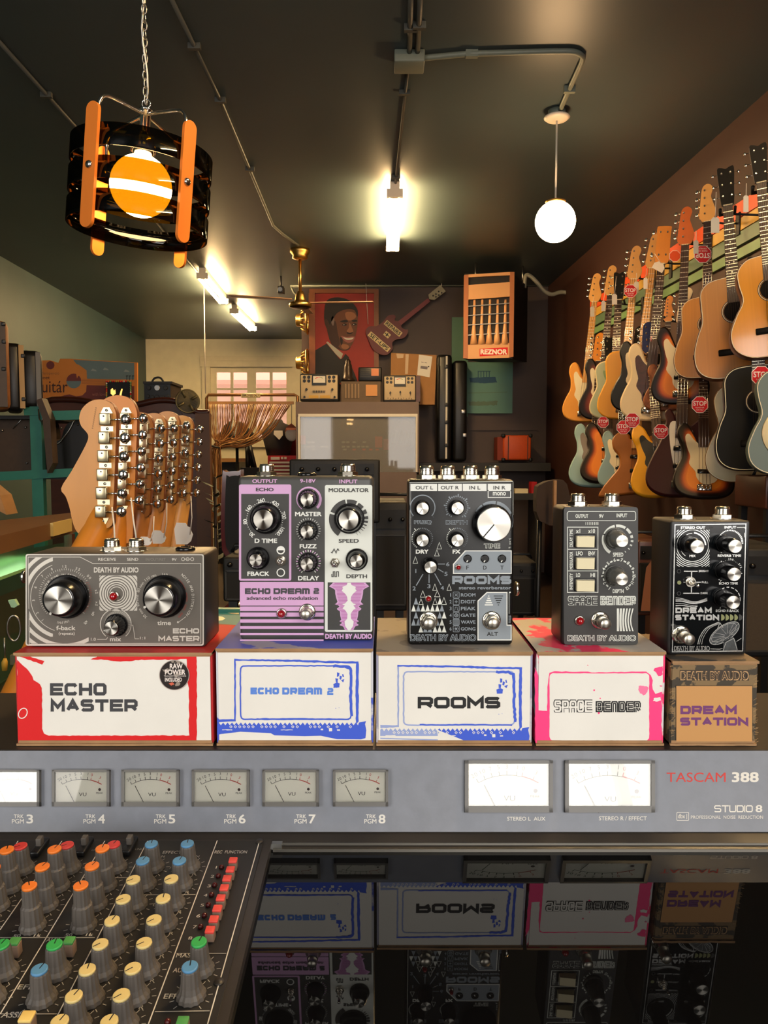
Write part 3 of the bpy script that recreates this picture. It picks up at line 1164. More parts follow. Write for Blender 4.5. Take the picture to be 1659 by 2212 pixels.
def make_knob(p, h, col, double, ang):
    """p: foot on the panel"""
    k = MB()
    if double:
        k.lathe([(.0076, 0), (.0072, .002), (.0062, .0035), (.0056, h * .53), (.0050, h * .55), (.0046, h * .57), (.0043, h - .0012), (.0040, h - .0004)], p, NN, m_kn, 28, False, True, .07)
    else:
        k.lathe([(.0078, 0), (.0074, .002), (.0060, .0040), (.0052, .007), (.0046, h - .0012), (.0043, h - .0004)], p, NN, m_kn, 28, False, True, .07)
    o = k.build('knob', con)
    c = MB()
    c.lathe([(.0041, h - .0006), (.0041, h + .0006), (.0036, h + .0009)], p, NN, mk[col], 24, True)
    d = UX * math.sin(ang) + UY * math.cos(ang)
    s = d.cross(NN)
    q = p + NN * (h + .00098)
    c.add([q + s * .0003, q - s * .0003, q - s * .0003 + d * .0039, q + s * .0003 + d * .0039], [(0, 1, 2, 3)], m_black)
    c.build('knob_cap', o)
    # printed tick marks round the foot
    f = p - org
    fx, fy = f.dot(UX), f.dot(UY)
    for i in range(0, 11, 1):
        a = math.radians(-140 + 28 * i)
        pn.line(psp, [(fx + .0086 * math.sin(a), fy + .0086 * math.cos(a)), (fx + .0108 * math.sin(a), fy + .0108 * math.cos(a))], .0004, m_inkdim)


rk = random.Random(3)
for (a, b) in dbl:
    h = .0255
    q = kp(a, b, H1 + h)
    make_knob(q - NN * h, h, ORG, True, rk.uniform(-.6, .8))
for (a, b, c) in sgl:
    h = .0165
    q = kp(a, b, H1 + h)
    make_knob(q - NN * h, h, c, False, rk.choice((-2.3, -2.2, .3, .2, -.1)))
m_btn = mat('push button stem', (120, 98, 82), .5)


def push(a, b, h, w, capcol, nm):
    q = kp(a, b, H1 + h)
    p = q - NN * h
    R_ = Matrix((UX, UY, NN)).transposed().to_4x4()
    R_.translation = p
    k = MB()
    k.rbox((-w, -w, 0), (w, w, h - .001), .0005, m_btn, R_)
    o = k.build('push_button', con)
    k = MB()
    k.rbox((-w, -w, h - .001), (w, w, h + .0006), .0005, capcol, R_)
    k.build('button_cap', o)


m_rb, m_gb, m_yb = mat('red button cap', (214, 72, 62), .5), mat('green button cap', (70, 140, 72), .5), mat('cream button cap', (220, 190, 110), .5)
for (a, b) in ((1347, 208), (1331, 261), (1312, 313), (1296, 367), (1276, 425), (1256, 487), (1236, 548), (1214, 610)):
    push(a, b, .0062, .0026, m_rb, '')
for (a, b) in ((83, 677), (400, 672), (1055, 1140)):
    push(a, b, .0085, .0028, m_gb, '')
push(155, 1112, .0085, .0032, m_yb, '')
for (a, b) in ((1281, 253), (1262, 304), (1241, 357), (1223, 413), (1204, 472), (1182, 533), (1160, 598), (970, 1148)):
    p = kp(a, b)
    k = MB(); k.lathe([(.0017, 0), (.0016, .0012), (.0009, .002), (0, .0022)], p, NN, mat('dark red led', (70, 18, 20), .25), 14); k.build('indicator_led', con)
for (a, b) in ((232, 150), (492, 145), (752, 142)):
    R_ = Matrix((UX, UY, NN)).transposed().to_4x4(); R_.translation = kp(a, b)
    k = MB(); k.rbox((-.003, -.009, 0), (.003, .009, .004), .001, m_black, R_); k.rbox((-.0018, -.002, .003), (.0018, .003, .009), .0005, m_kn, R_); k.build('slide_switch', con)
for (a, b) in ((1500, 102), (1265, 915)):
    k = MB(); p = kp(a, b, PH + .0008); k.lathe([(.0028, 0), (.0026, .0008), (0, .001)], p, NN, m_con, 14); k.build('screw', con)
pn.build('control_panel', con)
# hinge pin between panel and cover
k = MB(); p = deck(597, 1826, .003); k.box((p.x - .004, p.y - .002, p.z - .002), (p.x + .004, p.y + .002, p.z + .002), m_steel); k.build('hinge_pin', con)
# body of the desk below
k = MB()
k.box((BXL, .19, CAMZ - .45), (BXR, .68, CAMZ - .40), m_con)
k.box((BXL, .18, CAMZ - .45), (BXR, .2, dz(.2) - .002), m_con)
k.build('console_base', con)
# table under the console
tb = thing('table', 'dark wooden table under the recording console', 'table', (0, .45, 0))
k = MB(); k.rbox((-.75, .12, CAMZ - .49), (.75, .78, CAMZ - .45), .004, m_floor); k.build('tabletop', tb)
for x in (-.70, .70):
    for y in (.17, .73):
        k = MB(); k.box((x - .03, y - .03, 0), (x + .03, y + .03, CAMZ - .49), m_floor); k.build('leg', tb)
# ================================================================== CARTONS UNDER THE PEDALS
BY = 0.553
ZT = HI.z + .0003                       # console top
m_card = mat('printed white board', (232, 228, 218), .6, var=.05, scale=30)
m_kraft = mat('kraft board edge', (166, 128, 88), .75, var=.25, scale=60)
m_redp = mat('red print', (214, 22, 24), .55)
m_bluep = mat('blue print', (62, 92, 206), .55)
m_bluel = mat('light blue print', (88, 132, 214), .55)
m_pinkp = mat('pink print', (255, 62, 128), .5)
m_char = mat('charcoal print', (62, 62, 64), .6)
m_blk = mat('black print', (30, 30, 30), .6)
m_purp = mat('purple print', (112, 58, 110), .6)
m_tan = mat('tan label paper', (196, 144, 86), .6)


def carton(label, u0, u1, vt, vb, depth, topmat, sidemat, Y=BY, edge=True, lipw=6):
    """closed board box; front face at depth Y between pixel columns u0, u1"""
    a, bb = W(u0, vb, Y), W(u1, vt, Y)
    x0, x1, z1 = a.x, bb.x, bb.z
    z0 = ZT
    t = thing('cardboard_box', label, 'box', ((x0 + x1) / 2, Y + depth / 2, z0), 'printed product boxes along the console')
    e = .0016
    k = MB()
    k.box((x0 + e, Y, z0 + .0035), (x1 - e, Y + e, z1 - .0025), m_card)                 # front flap
    k.box((x0, Y + .0008, z0), (x0 + e, Y + depth, z1), sidemat)
    k.box((x1 - e, Y + .0008, z0), (x1, Y + depth, z1), sidemat)
    k.box((x0 + e, Y + depth - e, z0 + e), (x1 - e, Y + depth, z1 - e), m_kraft)
    return t, k, (x0, x1, z0, z1, e, depth, Y), topmat


def finish(t, k, g, topmat):
    x0, x1, z0, z1, e, depth, Y = g
    k.build('box_body', t)
    for nm, za, zb, mm in (('box_lid', z1 - e, z1 + .0004, topmat), ('box_base', z0, z0 + e, m_kraft)):
        q = MB()
        # board with a worn, slightly wavy front edge
        n = 14
        rnd = random.Random(int(x0 * 1000) + (1 if nm == 'box_lid' else 5))
        top, edge = [], []
        fl = [Vector((x0 + (x1 - x0) * i / n, Y - .0012 - rnd.uniform(0, .0008), 0)) for i in range(n + 1)]
        loop = fl + [Vector((x1, Y + depth, 0)), Vector((x0, Y + depth, 0))]
        q.prism([Vector((p.x, p.y, za)) for p in loop], (0, 0, zb - za), mm, m_kraft)
        if nm == 'box_base':
            q.box((x0 + .001, Y - .0006, z0 + e), (x1 - .001, Y + .0002, z0 + .0036), m_kraft)
        else:
            q.box((x0 + .001, Y - .0004, z1 - .0028), (x1 - .001, Y + .0002, z1 - e), m_kraft)
        q.build(nm, t)


top_red = mat('red blotched board', (196, 28, 26), .55, col2=(206, 194, 180), scale=22, thr=.60)
top_blue = mat('blue blotched board', (84, 98, 190), .55, col2=(170, 166, 172), scale=24, thr=.56)
top_gry = mat('grey blotched board', (150, 140, 128), .6, col2=(118, 110, 104), scale=26, thr=.55)
top_pink = mat('pink blotched board', (186, 178, 168), .55, col2=(246, 50, 96), scale=24, thr=.53)
side_red = mat('red side board', (176, 26, 28), .55, col2=(214, 208, 200), scale=30, thr=.62)
side_blue = mat('blue side board', (70, 90, 190), .55, col2=(200, 200, 205), scale=30, thr=.55)
side_lil = mat('lilac side board', (196, 190, 196), .55, col2=(150, 148, 170), scale=30, thr=.55)
m_camo = mat('printed brown camouflage board', (128, 104, 70), .65, col2=(64, 56, 44), scale=70, thr=.5)

# --- red and white box
t, k, g, tm = carton('white box with torn red border and charcoal lettering, under the wide grey pedal', 38, 458, 1410, 1612, .092, top_red, side_red)
S = crop_plane(BY, 0, 1140, 3.456)
red = [(790, 934), (1470, 930), (1470, 1612), (136, 1622), (128, 985), (150, 1010), (200, 1050), (240, 1110), (250, 1140), (300, 1165), (314, 1195), (316, 1500), (330, 1535), (365, 1552), (1412, 1550), (1410, 1200), (1395, 1100), (1394, 978), (1300, 985), (1080, 985), (900, 1000), (780, 985), (676, 985), (740, 955)]
k.poly(S, jag(red, 3.0, 22), m_redp)
k.poly(S, jag([(140, 940), (185, 950), (334, 996), (316, 1020), (230, 990), (150, 962)], 2.5, 20), m_redp)
k.line(S, [(172 + 32 * math.cos(a * .3927) + 8 * math.sin(a * .3927) , 1384 - 38 * math.sin(a * .3927)) for a in range(16)], 7, m_card, True, 1)
k.stroke(S, 'ECHO', 374, 1160, 796, 1252, 25, m_char, .30)
k.stroke(S, 'MASTER', 378, 1280, 1028, 1372, 25, m_char, .28)
finish(t, k, g, tm)
q = MB()
m_stk = mat('mottled sticker', (46, 40, 38), .3, col2=(150, 138, 126), scale=220, thr=.6)
q.disc(S, 1303, 1098, 112, m_stk, 40, 2)
q.ring(S, 1303, 1098, 108, 113, mat('sticker rim', (176, 160, 150), .4), 0, 360, 48, 3)
m_stw = mat('sticker lettering', (238, 226, 216), .5)
for s, a0, b0, a1, b1 in (('RAW', 1270, 1012, 1366, 1050), ('POWER', 1234, 1056, 1386, 1094), ('INCLUDED', 1234, 1116, 1360, 1146)):
    q.text(S, s, a0, b0, a1, b1, m_stw, .03, 4)
q.text(S, 'TRANSISTOR SOUNDS', 1226, 1100, 1392, 1110, m_stw, .0, 4)
q.poly(S, [(1262, 1160), (1290, 1150), (1306, 1165), (1280, 1176)], mat('orange fleck', (206, 96, 70), .5), 4)
q.build('round_sticker', t)['label'] = 'round mottled sticker with pale lettering'

# --- the two blue-printed boxes
SB = lambda Y: crop_plane(Y, 450, 1360, 2.304)


def blue_art(k, S, dx, dy, pale, sx=1.0):
    T = lambda pts: [(a + dx, b + dy) for a, b in pts]
    mb = m_bluep
    mp_ = mat('washed blue print', (150, 164, 208), .6) if pale else m_bluep
    k.poly(S, jag(T([(129, 146), (137, 146), (137, 456), (44, 461), (44, 446), (129, 446)]), 1.2, 14), mp_)
    k.poly(lambda a, b, up=0: S(a, b, .15), jag(T([(129, 146), (440, 150), (600, 156), (748, 158), (748, 456), (735, 470), (733, 300), (736, 168), (600, 166), (440, 160), (129, 155)]), 1.6, 14), mb if not pale else m_bluep)
    pts = rr_pts(160, 180, 712, 446, 22, 4)
    k.line(S, jag(T(pts), 1.2, 16), 7, mp_, True, .3)
    k.line(S, jag(T([(620, 182), (680, 182), (706, 192), (711, 230), (709, 330), (714, 430)]), 3, 12, False), 13, mb, False, .6)
    k.line(S, jag(T([(240, 444), (500, 444), (700, 446)]), 1.5, 16, False), 7, mb, False, .6)
    # zigzag ornament strip
    z = [(44, 470)]
    x = 52
    while x < 735:
        z += [(x, 462), (x + 11, 476)]
        x += 22
    z += [(750, 462), (785, 455), (780, 470), (786, 500), (782, 540), (760, 546), (640, 545), (560, 528), (480, 530), (330, 526), (310, 515), (160, 508), (60, 520), (44, 524)]
    if pale:
        zp = [p for p in z if p[0] < 330] + [(330, 526)]
        k.poly(S, T([(44, 470)] + [p for p in z[1:] if p[0] <= 330 and p[1] <= 480] + [(330, 500), (44, 500)]), mp_)
        k.poly(S, T([(330, 470)] + [p for p in z[1:] if p[0] > 330]), mb)
        k.line(S, T([(44, 512), (330, 520)]), 6, mp_)
    else:
        k.poly(S, T(z), mb)
    x = 110
    rnd = random.Random(5)
    while x < 730:
        if rnd.random() > .25:
            c = (x + 3, 483)
            k.poly(S, T([(c[0], c[1] - 8), (c[0] - 8, c[1]), (c[0], c[1] + 8), (c[0] + 8, c[1])]), m_card, 1)
            k.poly(S, T([(c[0], c[1] - 4), (c[0] - 4, c[1]), (c[0], c[1] + 4), (c[0] + 4, c[1])]), mb if x > 330 or not pale else mp_, 2)
        x += 22
    for a0, b0, a1, b1 in ((70, 496, 120, 500), (560, 492, 572, 500), (600, 490, 616, 506), (640, 496, 655, 502), (360, 497, 420, 500)):
        k.poly(S, jag(T([(a0, b0), (a1, b0), (a1, b1), (a0, b1)]), 1, 8), m_card, 1)
    for p in ([(640, 212), (652, 216), (650, 232), (640, 236)], [(654, 228), (664, 232), (660, 250), (652, 246)], [(632, 242), (646, 244), (644, 262), (634, 262)], [(660, 252), (678, 246), (672, 262)], [(622, 270), (640, 262), (654, 268), (652, 288), (624, 290)], [(666, 222), (672, 220), (676, 234), (668, 236)], [(632, 390), (636, 390), (636, 393), (632, 393)], [(648, 388), (652, 388), (652, 391)]):
        k.poly(S, jag(T(p), 1.2, 7), mb)


t, k, g, tm = carton('white box with solid blue frame print and blue lettering, under the lilac pedal', 469, 806, 1401, 1605, .112, top_blue, side_blue)
S = SB(BY)
blue_art(k, S, 0, 0, False)
k.stroke(S, 'ECHO', 210, 288, 352, 322, 11, m_bluel, .26)
k.stroke(S, 'DREam', 368, 288, 566, 323, 11, m_bluel, .26)
k.stroke(S, '2', 592, 290, 622, 325, 10, m_bluel)
finish(t, k, g, tm)
t, k, g, tm = carton('white box with half-faded blue frame and black lettering, under the four-jack black pedal', 813, 1151, 1408, 1613, .118, top_gry, side_lil)
blue_art(k, S, 812, 29, True)
k.stroke(S, 'ROOMS', 1042, 334, 1453, 392, 17, m_blk, .22)
finish(t, k, g, tm)

# --- pink box
t, k, g, tm = carton('white box with pink paint border and outlined lettering, under the pedal with three switches', 1157, 1438, 1408, 1616, .118, top_pink, mat('pink side board', (240, 54, 110), .55, col2=(214, 208, 206), scale=26, thr=.56))
S = crop_plane(BY, 1120, 1330, 3.078)
pink = [(108, 340), (130, 400), (133, 630), (190, 632), (196, 420), (205, 378), (240, 370), (560, 376), (850, 370), (880, 395), (892, 430), (890, 490), (910, 520), (955, 505), (948, 868), (112, 852)]
k.poly(S, jag(pink, 3, 24), m_pinkp)
k.poly(S, jag(rr_pts(206, 382, 868, 828, 24, 4), 1.5, 22), m_card, 1)
k.poly(S, jag([(905, 350), (958, 335), (958, 395), (930, 402), (915, 378), (898, 365)], 2.5, 10), m_pinkp)
for p in ([(800, 470), (830, 460), (862, 480), (858, 510), (830, 526), (806, 515), (796, 490)], [(940, 458), (952, 462), (950, 476), (938, 470)]):
    k.poly(S, jag(p, 5, 8), mat('light pink print', (250, 120, 160), .55), 2)
k.poly(S, jag([(898, 548), (940, 540), (946, 560), (920, 572), (896, 566)], 3, 8), m_card, 1)
for c in ((502, 494, 6), (542, 548, 4), (533, 645, 7), (460, 328, 3)):
    k.disc(S, c[0], c[1], c[2], m_pinkp, 10, 2)


def outline_word(k, S, word, a0, b0, a1, b1, wd, ink, core, gap=.2, up=1):
    k.stroke(S, word, a0, b0, a1, b1, wd, ink, gap, up)
    d = wd * .26
    k.stroke(S, word, a0 + d, b0 + d, a1 - d, b1 - d, wd - 2 * d, core, gap, up + 1)


k.stroke(S, 'SPaCE', 232, 556, 490, 642, 21, m_blk, -.15, 2, layers=((21, m_blk), (12, m_card)))
k.stroke(S, 'BEnDER', 512, 566, 812, 640, 20, m_blk, .05, 2, layers=((20, m_blk), (3, m_card)))
finish(t, k, g, tm)

# --- small brown box
t, k, g, tm = carton('small brown camouflage box with tan label and purple lettering', 1446, 1638, 1428, 1616, .085, mat('brown worn board', (118, 98, 74), .65, col2=(62, 54, 44), scale=60, thr=.55), m_camo)
k.box((g[0] + .0006, BY - .0002, g[2] + .001), (g[1] - .0006, BY + .0004, g[3] - .0006), m_camo)
spx = lambda a, b, up=0: S(a, b, up + 2)
k.quad(spx, 1044, 462, 1554, 838, m_blk)
k.quad(spx, 1047, 465, 1551, 834, m_tan, 1)
k.quad(spx, 1072, 360, 1530, 430, mat('dark brown print', (62, 50, 38), .6))
k.text(spx, 'DEATH BY AUDIO', 1074, 366, 1528, 428, mat('pale kraft print', (190, 150, 104), .6), .055, 1)
k.text(spx, 'DEATH BY AUDIO', 1080, 372, 1522, 422, MATS['dark brown print'], .012, 2)
k.stroke(spx, 'DREAM', 1074, 596, 1448, 652, 17, m_purp, .28, 2)
k.stroke(spx, 'STATION', 1072, 674, 1524, 728, 16, m_purp, .26, 2)
m_hatch = mat('hatch ink', (168, 134, 88), .65)
rnd = random.Random(11)
for i in range(60):
    a, bq = (rnd.uniform(1012, 1030), rnd.uniform(330, 860)) if i % 2 else (rnd.uniform(1568, 1582), rnd.uniform(330, 860))
    k.line(spx, [(a - 10, bq + rnd.uniform(-4, 4)), (a + 12, bq - rnd.uniform(2, 14))], 2.2, m_hatch, False, 0)
finish(t, k, g, MATS['brown worn board'])
# ================================================================== EFFECTS PEDALS
m_silver = spun_metal('spun aluminium', (206, 202, 192))
m_kblk = mat('knob black', (14, 14, 15), .22)
m_kgry = mat('scuffed clear-grey knob', (92, 92, 88), .25, var=.4, scale=160)
m_ledr = mat('red led lens', (150, 8, 16), .12, coat=1)
m_jack = mat('nickel jack', (222, 216, 202), .2, 1.0)
m_white = MATS['white silkscreen']


def cyly(k, o, prof, material, n=28, smooth=True, flute=0.0):
    k.lathe(prof, o, (0, -1, 0), material, n, smooth, True, flute)


class Pedal:
    def __init__(self, name, label, Y, u0, u1, vt, depth, body, r=.003, zb=None):
        self.Y = Y
        a = W(u0, vt, Y)
        c = W(u1, vt, Y)
        self.x0, self.x1, self.z1 = a.x, c.x, a.z
        self.z0 = zb
        self.d = depth
        self.t = thing(name, label, 'effects pedal', ((a.x + c.x) / 2, Y + depth / 2, zb), 'effects pedals standing on boxes')
        self.k = MB()
        self.k.rbox((self.x0, Y, zb), (self.x1, Y + depth, self.z1), r, body, None, 3)
        self.body = body

    def done(self):
        self.k.build('enclosure', self.t)

    def jack(self, u, material=None, h=.0095, r=.0062, yf=.5):
        y = self.Y + self.d * yf
        x = W(u, 1100, y).x
        k = MB()
        o = (x, y, self.z1 - .0004)
        m = material or m_jack
        k.lathe([(r * 1.45, 0), (r * 1.45, .0008)], o, (0, 0, 1), m, 28, True)
        k.lathe([(r * 1.22, .0008), (r * 1.22, .0034)], o, (0, 0, 1), m, 6, False)
        k.lathe([(r * .92, .0034), (r * .96, .0042), (r * .88, .0048), (r * .96, .0056), (r * .88, .0064), (r * .94, .0072), (r * .8, h), (r * .55, h), (r * .5, h - .004)], o, (0, 0, 1), m, 24, True)
        k.build('jack_socket', self.t)

    def power(self, u, yf=.5):
        y = self.Y + self.d * yf
        x = W(u, 1100, y).x
        k = MB()
        k.lathe([(.0075, 0), (.0075, .002), (.006, .003), (.004, .003), (.0035, .0005)], (x, y, self.z1 - .0004), (0, 0, 1), m_kblk, 24)
        k.build('power_socket', self.t)

    def knob(self, cu, cv, capr, bodyr, h, ang, style='black', line=True):
        """cap centre in pixels; radii in pixels; ang = pointer direction, degrees clockwise from up"""
        s = self.Y / FPX
        p = W(cu, cv, self.Y - h)
        o = Vector((p.x, self.Y, p.z))
        br, cr = bodyr * s, capr * s * (self.Y - h) / self.Y
        k = MB()
        bm = m_kgry if style == 'grey' else m_kblk
        if style == 'disc':
            cyly(k, o, [(br, 0), (br, h * .5), (cr * 1.02, h * .6), (cr * 1.02, h - .0004)], bm, 48)
        else:
            cyly(k, o, [(br, 0), (br, .0022), (br * .97, .0030)], bm, 36)
            cyly(k, o, [(br * .92, .003), (cr + (br - cr) * .55, h * .55), (cr * 1.16, h * .93), (cr * 1.04, h)], bm, 40, False if style == 'flute' else True, .05 if style == 'flute' else .0)
        kn = k.build('knob', self.t)
        c = MB()
        cyly(c, o, [(cr, h - .0003), (cr, h + .0002), (cr * .96, h + .0004)], m_silver, 40)
        c.build('knob_cap', kn)
        a = math.radians(ang)
        d = Vector((math.sin(a), 0, math.cos(a)))
        sd = Vector((d.z, 0, -d.x))
        if line:
            c = MB()
            w_ = max(.0004, cr * .075)
            lm = m_white if style in ('black', 'flute') else m_black
            if style in ('black', 'flute'):
                q0, q1 = o + d * cr * 1.0 + Vector((0, -h - .0003, 0)), o + d * br * .96 + Vector((0, -.0032, 0))
                q1 = o + d * (cr * 1.22) + Vector((0, -h * .9, 0))
                c.add([q0 - sd * w_, q0 + sd * w_, q1 + sd * w_ + Vector((0, -.0008, 0)), q1 - sd * w_ + Vector((0, -.0008, 0))], [(0, 1, 2, 3)], lm)
            else:
                q0, q1 = o + Vector((0, -h - .0006, 0)), o + d * cr * .98 + Vector((0, -h - .0006, 0))
                w_ *= .5
                c.add([q0 - sd * w_, q0 + sd * w_, q1 + sd * w_, q1 - sd * w_], [(0, 1, 2, 3)], m_black)
            c.build('pointer', kn)

    def foot(self, cu, cv, r, h=.0125):
        s = self.Y / FPX
        p = W(cu, cv, self.Y - h)
        o = Vector((p.x, self.Y, p.z))
        rr = r * s
        k = MB()
        cyly(k, o, [(rr * 1.62, 0), (rr * 1.62, .0008), (rr * 1.3, .0012)], m_jack, 30)
        k.lathe([(rr * 1.4, .001), (rr * 1.4, .0034)], o, (0, -1, 0), m_jack, 6, False)
        cyly(k, o, [(rr * 1.14, .0034), (rr * 1.18, .0042), (rr * 1.08, .005), (rr * 1.18, .0058), (rr * 1.08, .0066), (rr * 1.1, .0076)], m_jack, 26)
        f = k.build('footswitch', self.t)
        k = MB()
        cyly(k, o, [(rr * .94, .0074), (rr * .98, h - .001), (rr * .86, h), (0, h + .0001)], mat('brushed switch button', (206, 200, 186), .35, 1.0), 30)
        k.build('button', f)

    def led(self, cu, cv, r):
        s = self.Y / FPX
        p = W(cu, cv, self.Y - .003)
        o = Vector((p.x, self.Y, p.z))
        rr = r * s
        k = MB()
        cyly(k, o, [(rr * 1.25, 0), (rr * 1.2, .0016), (rr * .98, .002)], m_jack, 26)
        f = k.build('led_bezel', self.t)
        k = MB()
        cyly(k, o, [(rr, .0014), (rr * .9, .0035), (rr * .6, .005), (rr * .25, .0056), (0, .0057)], m_ledr, 26)
        k.build('led_lens', f)

    def toggle(self, cu, cv, r, tip=(0, 5), hexn=True):
        s = self.Y / FPX
        p = W(cu, cv, self.Y - .003)
        o = Vector((p.x, self.Y, p.z))
        rr = r * s
        k = MB()
        k.lathe([(rr * 1.1, 0), (rr * 1.1, .0022)], o, (0, -1, 0), m_jack, 6 if hexn else 28, False)
        cyly(k, o, [(rr * .7, .0022), (rr * .7, .0045), (rr * .42, .0046), (rr * .4, .003)], m_jack, 24)
        f = k.build('toggle_switch', self.t)
        k = MB()
        d = Vector((tip[0] * s, -.010, -tip[1] * s))
        k.tube([o + Vector((0, -.003, 0)), o + Vector((0, -.003, 0)) + d * .6, o + Vector((0, -.003, 0)) + d, o + Vector((0, -.003, 0)) + d * 1.04], [rr * .22, rr * .3, rr * .36, rr * .1], m_chrome, 12)
        k.build('toggle_lever', f)


def standz(v, u=830, Z=None):
    return Z


def clip_poly(pts, box):
    for ax, lim, sg in ((0, box[0], 1), (0, box[2], -1), (1, box[1], 1), (1, box[3], -1)):
        out = []
        for i in range(len(pts)):
            p, q = pts[i - 1], pts[i]
            dp, dq = (p[ax] - lim) * sg, (q[ax] - lim) * sg
            if (dp < 0) != (dq < 0):
                t = dp / (dp - dq)
                out.append((p[0] + (q[0] - p[0]) * t, p[1] + (q[1] - p[1]) * t))
            if dq >= 0:
                out.append(q)
        pts = out
        if len(pts) < 3:
            return []
    return pts


def arcs(k, S, ca, cb, radii, w_, a0, a1, material, clip=None, up=0):
    """concentric bands clipped to a box"""
    for r in radii:
        n = int(max(16, r * abs(a1 - a0) / 360 / 2.2))
        for i in range(n):
            t0, t1 = (math.radians(a0 + (a1 - a0) * (i + j) / n) for j in (0, 1))
            q = [(ca + rr * math.cos(t), cb - rr * math.sin(t)) for rr, t in ((r - w_ / 2, t0), (r + w_ / 2, t0), (r + w_ / 2, t1), (r - w_ / 2, t1))]
            if clip:
                q = clip_poly(q, clip)
            if q:
                k.poly(S, q, material, up)


# ------------------------------------------------------------------ 1. wide grey pedal
m_egry = mat('warm grey powder coat', (98, 92, 84), .38, var=.06, scale=120)
m_esil = mat('silver print', (206, 200, 188), .38, .35)
ztop = W(250, 1410, BY).z + .0004
Y = .567
P = Pedal('effects_pedal', 'wide grey landscape pedal with two large knobs and silver print', Y, 56, 441, 1196.5, .049, mat('dark grey pedal body', (62, 57, 52), .36), .0028, ztop)
k = P.k
S = crop_plane(Y, 0, 1140, 3.456)
k.rrect(S, 192, 196, 1522, 880, 16, m_esil)
k.rrect(S, 201, 205, 1513, 870, 12, m_egry, None, 1)
S1 = lambda a, b, up=0: S(a, b, up + 2)
k.line(S1, [(212, 218), (600, 218), (694, 266), (1500, 266), (1500, 860), (222, 868)], 4, m_esil, True)
arcs(k, S1, 490, 519, (259,), 4, 112, 252, m_esil)
arcs(k, S1, 490, 519, (300,), 27, 95, 268, m_esil, (216, 222, 397, 812))
arcs(k, S1, 490, 519, (357,), 27, 95, 300, m_esil, (216, 222, 664, 862))
arcs(k, S1, 490, 519, (414,), 27, 200, 300, m_esil, (222, 700, 460, 864))
# rings behind the led
clipb = (734, 356, 1030, 622)
for i, r in enumerate((52, 68, 84, 102, 121, 142, 165, 188)):
    arcs(k, S1, 872, 492, (r,), 6 + i * 1.8, 0, 360, m_esil, (744, 356, 1026, 618))
k.text(S1, 'DEATH BY AUDIO', 703, 294, 1036, 334, m_esil, .04)
k.text(S1, 'RECEIVE', 735, 224, 868, 246, m_esil, .02)
k.text(S1, 'SEND', 950, 224, 1034, 246, m_esil, .02)
k.text(S1, 'IN/OUT/RET', 1090, 226, 1238, 246, mat('dim print', (124, 118, 108), .5), .02)
k.text(S1, '9V', 1284, 226, 1320, 246, m_esil, .02)
for a in (1368, 1402, 1436):
    k.ring(S1, a, 234, 10, 14, m_esil, 0, 360, 20)
k.line(S1, [(1382, 234), (1424, 234)], 3, m_esil)
k.text(S1, 'f-back', 422, 730, 566, 764, m_esil, .03)
k.text(S1, '(repeats)', 440, 776, 560, 804, m_esil, .02)
k.text(S1, 'time', 1176, 694, 1278, 726, m_esil, .03)
k.text(S1, 'mix', 822, 816, 906, 846, m_esil, .03)
k.text(S1, '1.0', 680, 820, 718, 842, m_esil, .01)
k.text(S1, '1:1', 1046, 812, 1086, 832, m_esil, .01)
k.line(S1, [(728, 832), (796, 832), (806, 816)], 4, m_esil)
k.line(S1, [(976, 726), (994, 726), (1010, 828), (1040, 828)], 4, m_esil)
k.stroke(S1, 'ECHO', 1292, 750, 1488, 788, 10, m_esil, .28)
k.stroke(S1, 'MASTER', 1184, 806, 1490, 846, 10, m_esil, .26)
for i in range(56):
    a = 225 - i * 4.9
    k.ring(S1, 490, 500, 184 if i % 5 else 178, 198, m_esil if i < 40 else mat('dull red print', (150, 66, 56), .5), a - .45, a + .45, 400)
for s, a in (('1', 224), ('2', 208), ('3', 184), ('6', 160), ('7', 136), ('9', 115), ('12', 92), ('25', 67), ('00', 42)):
    k.arctext(S1, s, 490, 525, 228, a + (2.6 if len(s) > 1 else 0), a - (2.6 if len(s) > 1 else 0), 20, m_esil, .01)
for s, a in (('x2', 12), ('x5', 350), ('x10', 331), ('x25', 310)):
    k.arctext(S1, s, 490, 525, 228, a + 2.2, a - 2.2, 20, m_esil, .01)
for s, a in (('10', 36), ('5', 18), ('2', 2), ('3', 340), ('1', 322)):
    k.arctext(S1, s, 480, 520, 176, a + (2.6 if len(s) > 1 else 0), a - (2.6 if len(s) > 1 else 0), 18, m_esil, .01)
k.arctext(S1, 'BUILDUP TIME IN SECONDS', 490, 520, 160, 168, 50, 20, m_esil, .01)
k.arctext(S1, 'INFINI', 455, 530, 168, 262, 290, 18, m_esil, .01)
for i, (s, a) in enumerate((('30', 228), ('nnn', 212), ('60', 194), ('nnn', 178), ('80', 160), ('nnn', 145), ('110', 126), ('mm', 108), ('160', 82), ('mm', 62))):
    k.arctext(S1, s, 1205, 528, 170, a + 3.6 * (len(s) - 1) / 2 * 1.4, a - 3.6 * (len(s) - 1) / 2 * 1.4, 22, m_esil, .0)
k.arctext(S1, 'mmmm mmm mm mm', 1205, 528, 182, 44, -44, 22, MATS['dull red print'], .01)
k.arctext(S1, 'NOISE AND DISTORTION', 1225, 520, 208, 50, -36, 20, m_esil, .01)
k.line(S1, [(1390, 662), (1332, 706)], 4, m_esil)
k.disc(S1, 1330, 704, 8, m_esil, 12)
k.ring(S1, 866, 720, 112, 118, m_esil, -50, 230, 60)
for i in range(50):
    a = 175 - i * 4.5
    k.ring(S1, 880, 716, 72, 98, m_esil, a - .8, a + .8, 300)
P.done()
P.knob(435 / 3.456, 1140 + 542 / 3.456, 31.5, 48, .0165, 212, 'black')
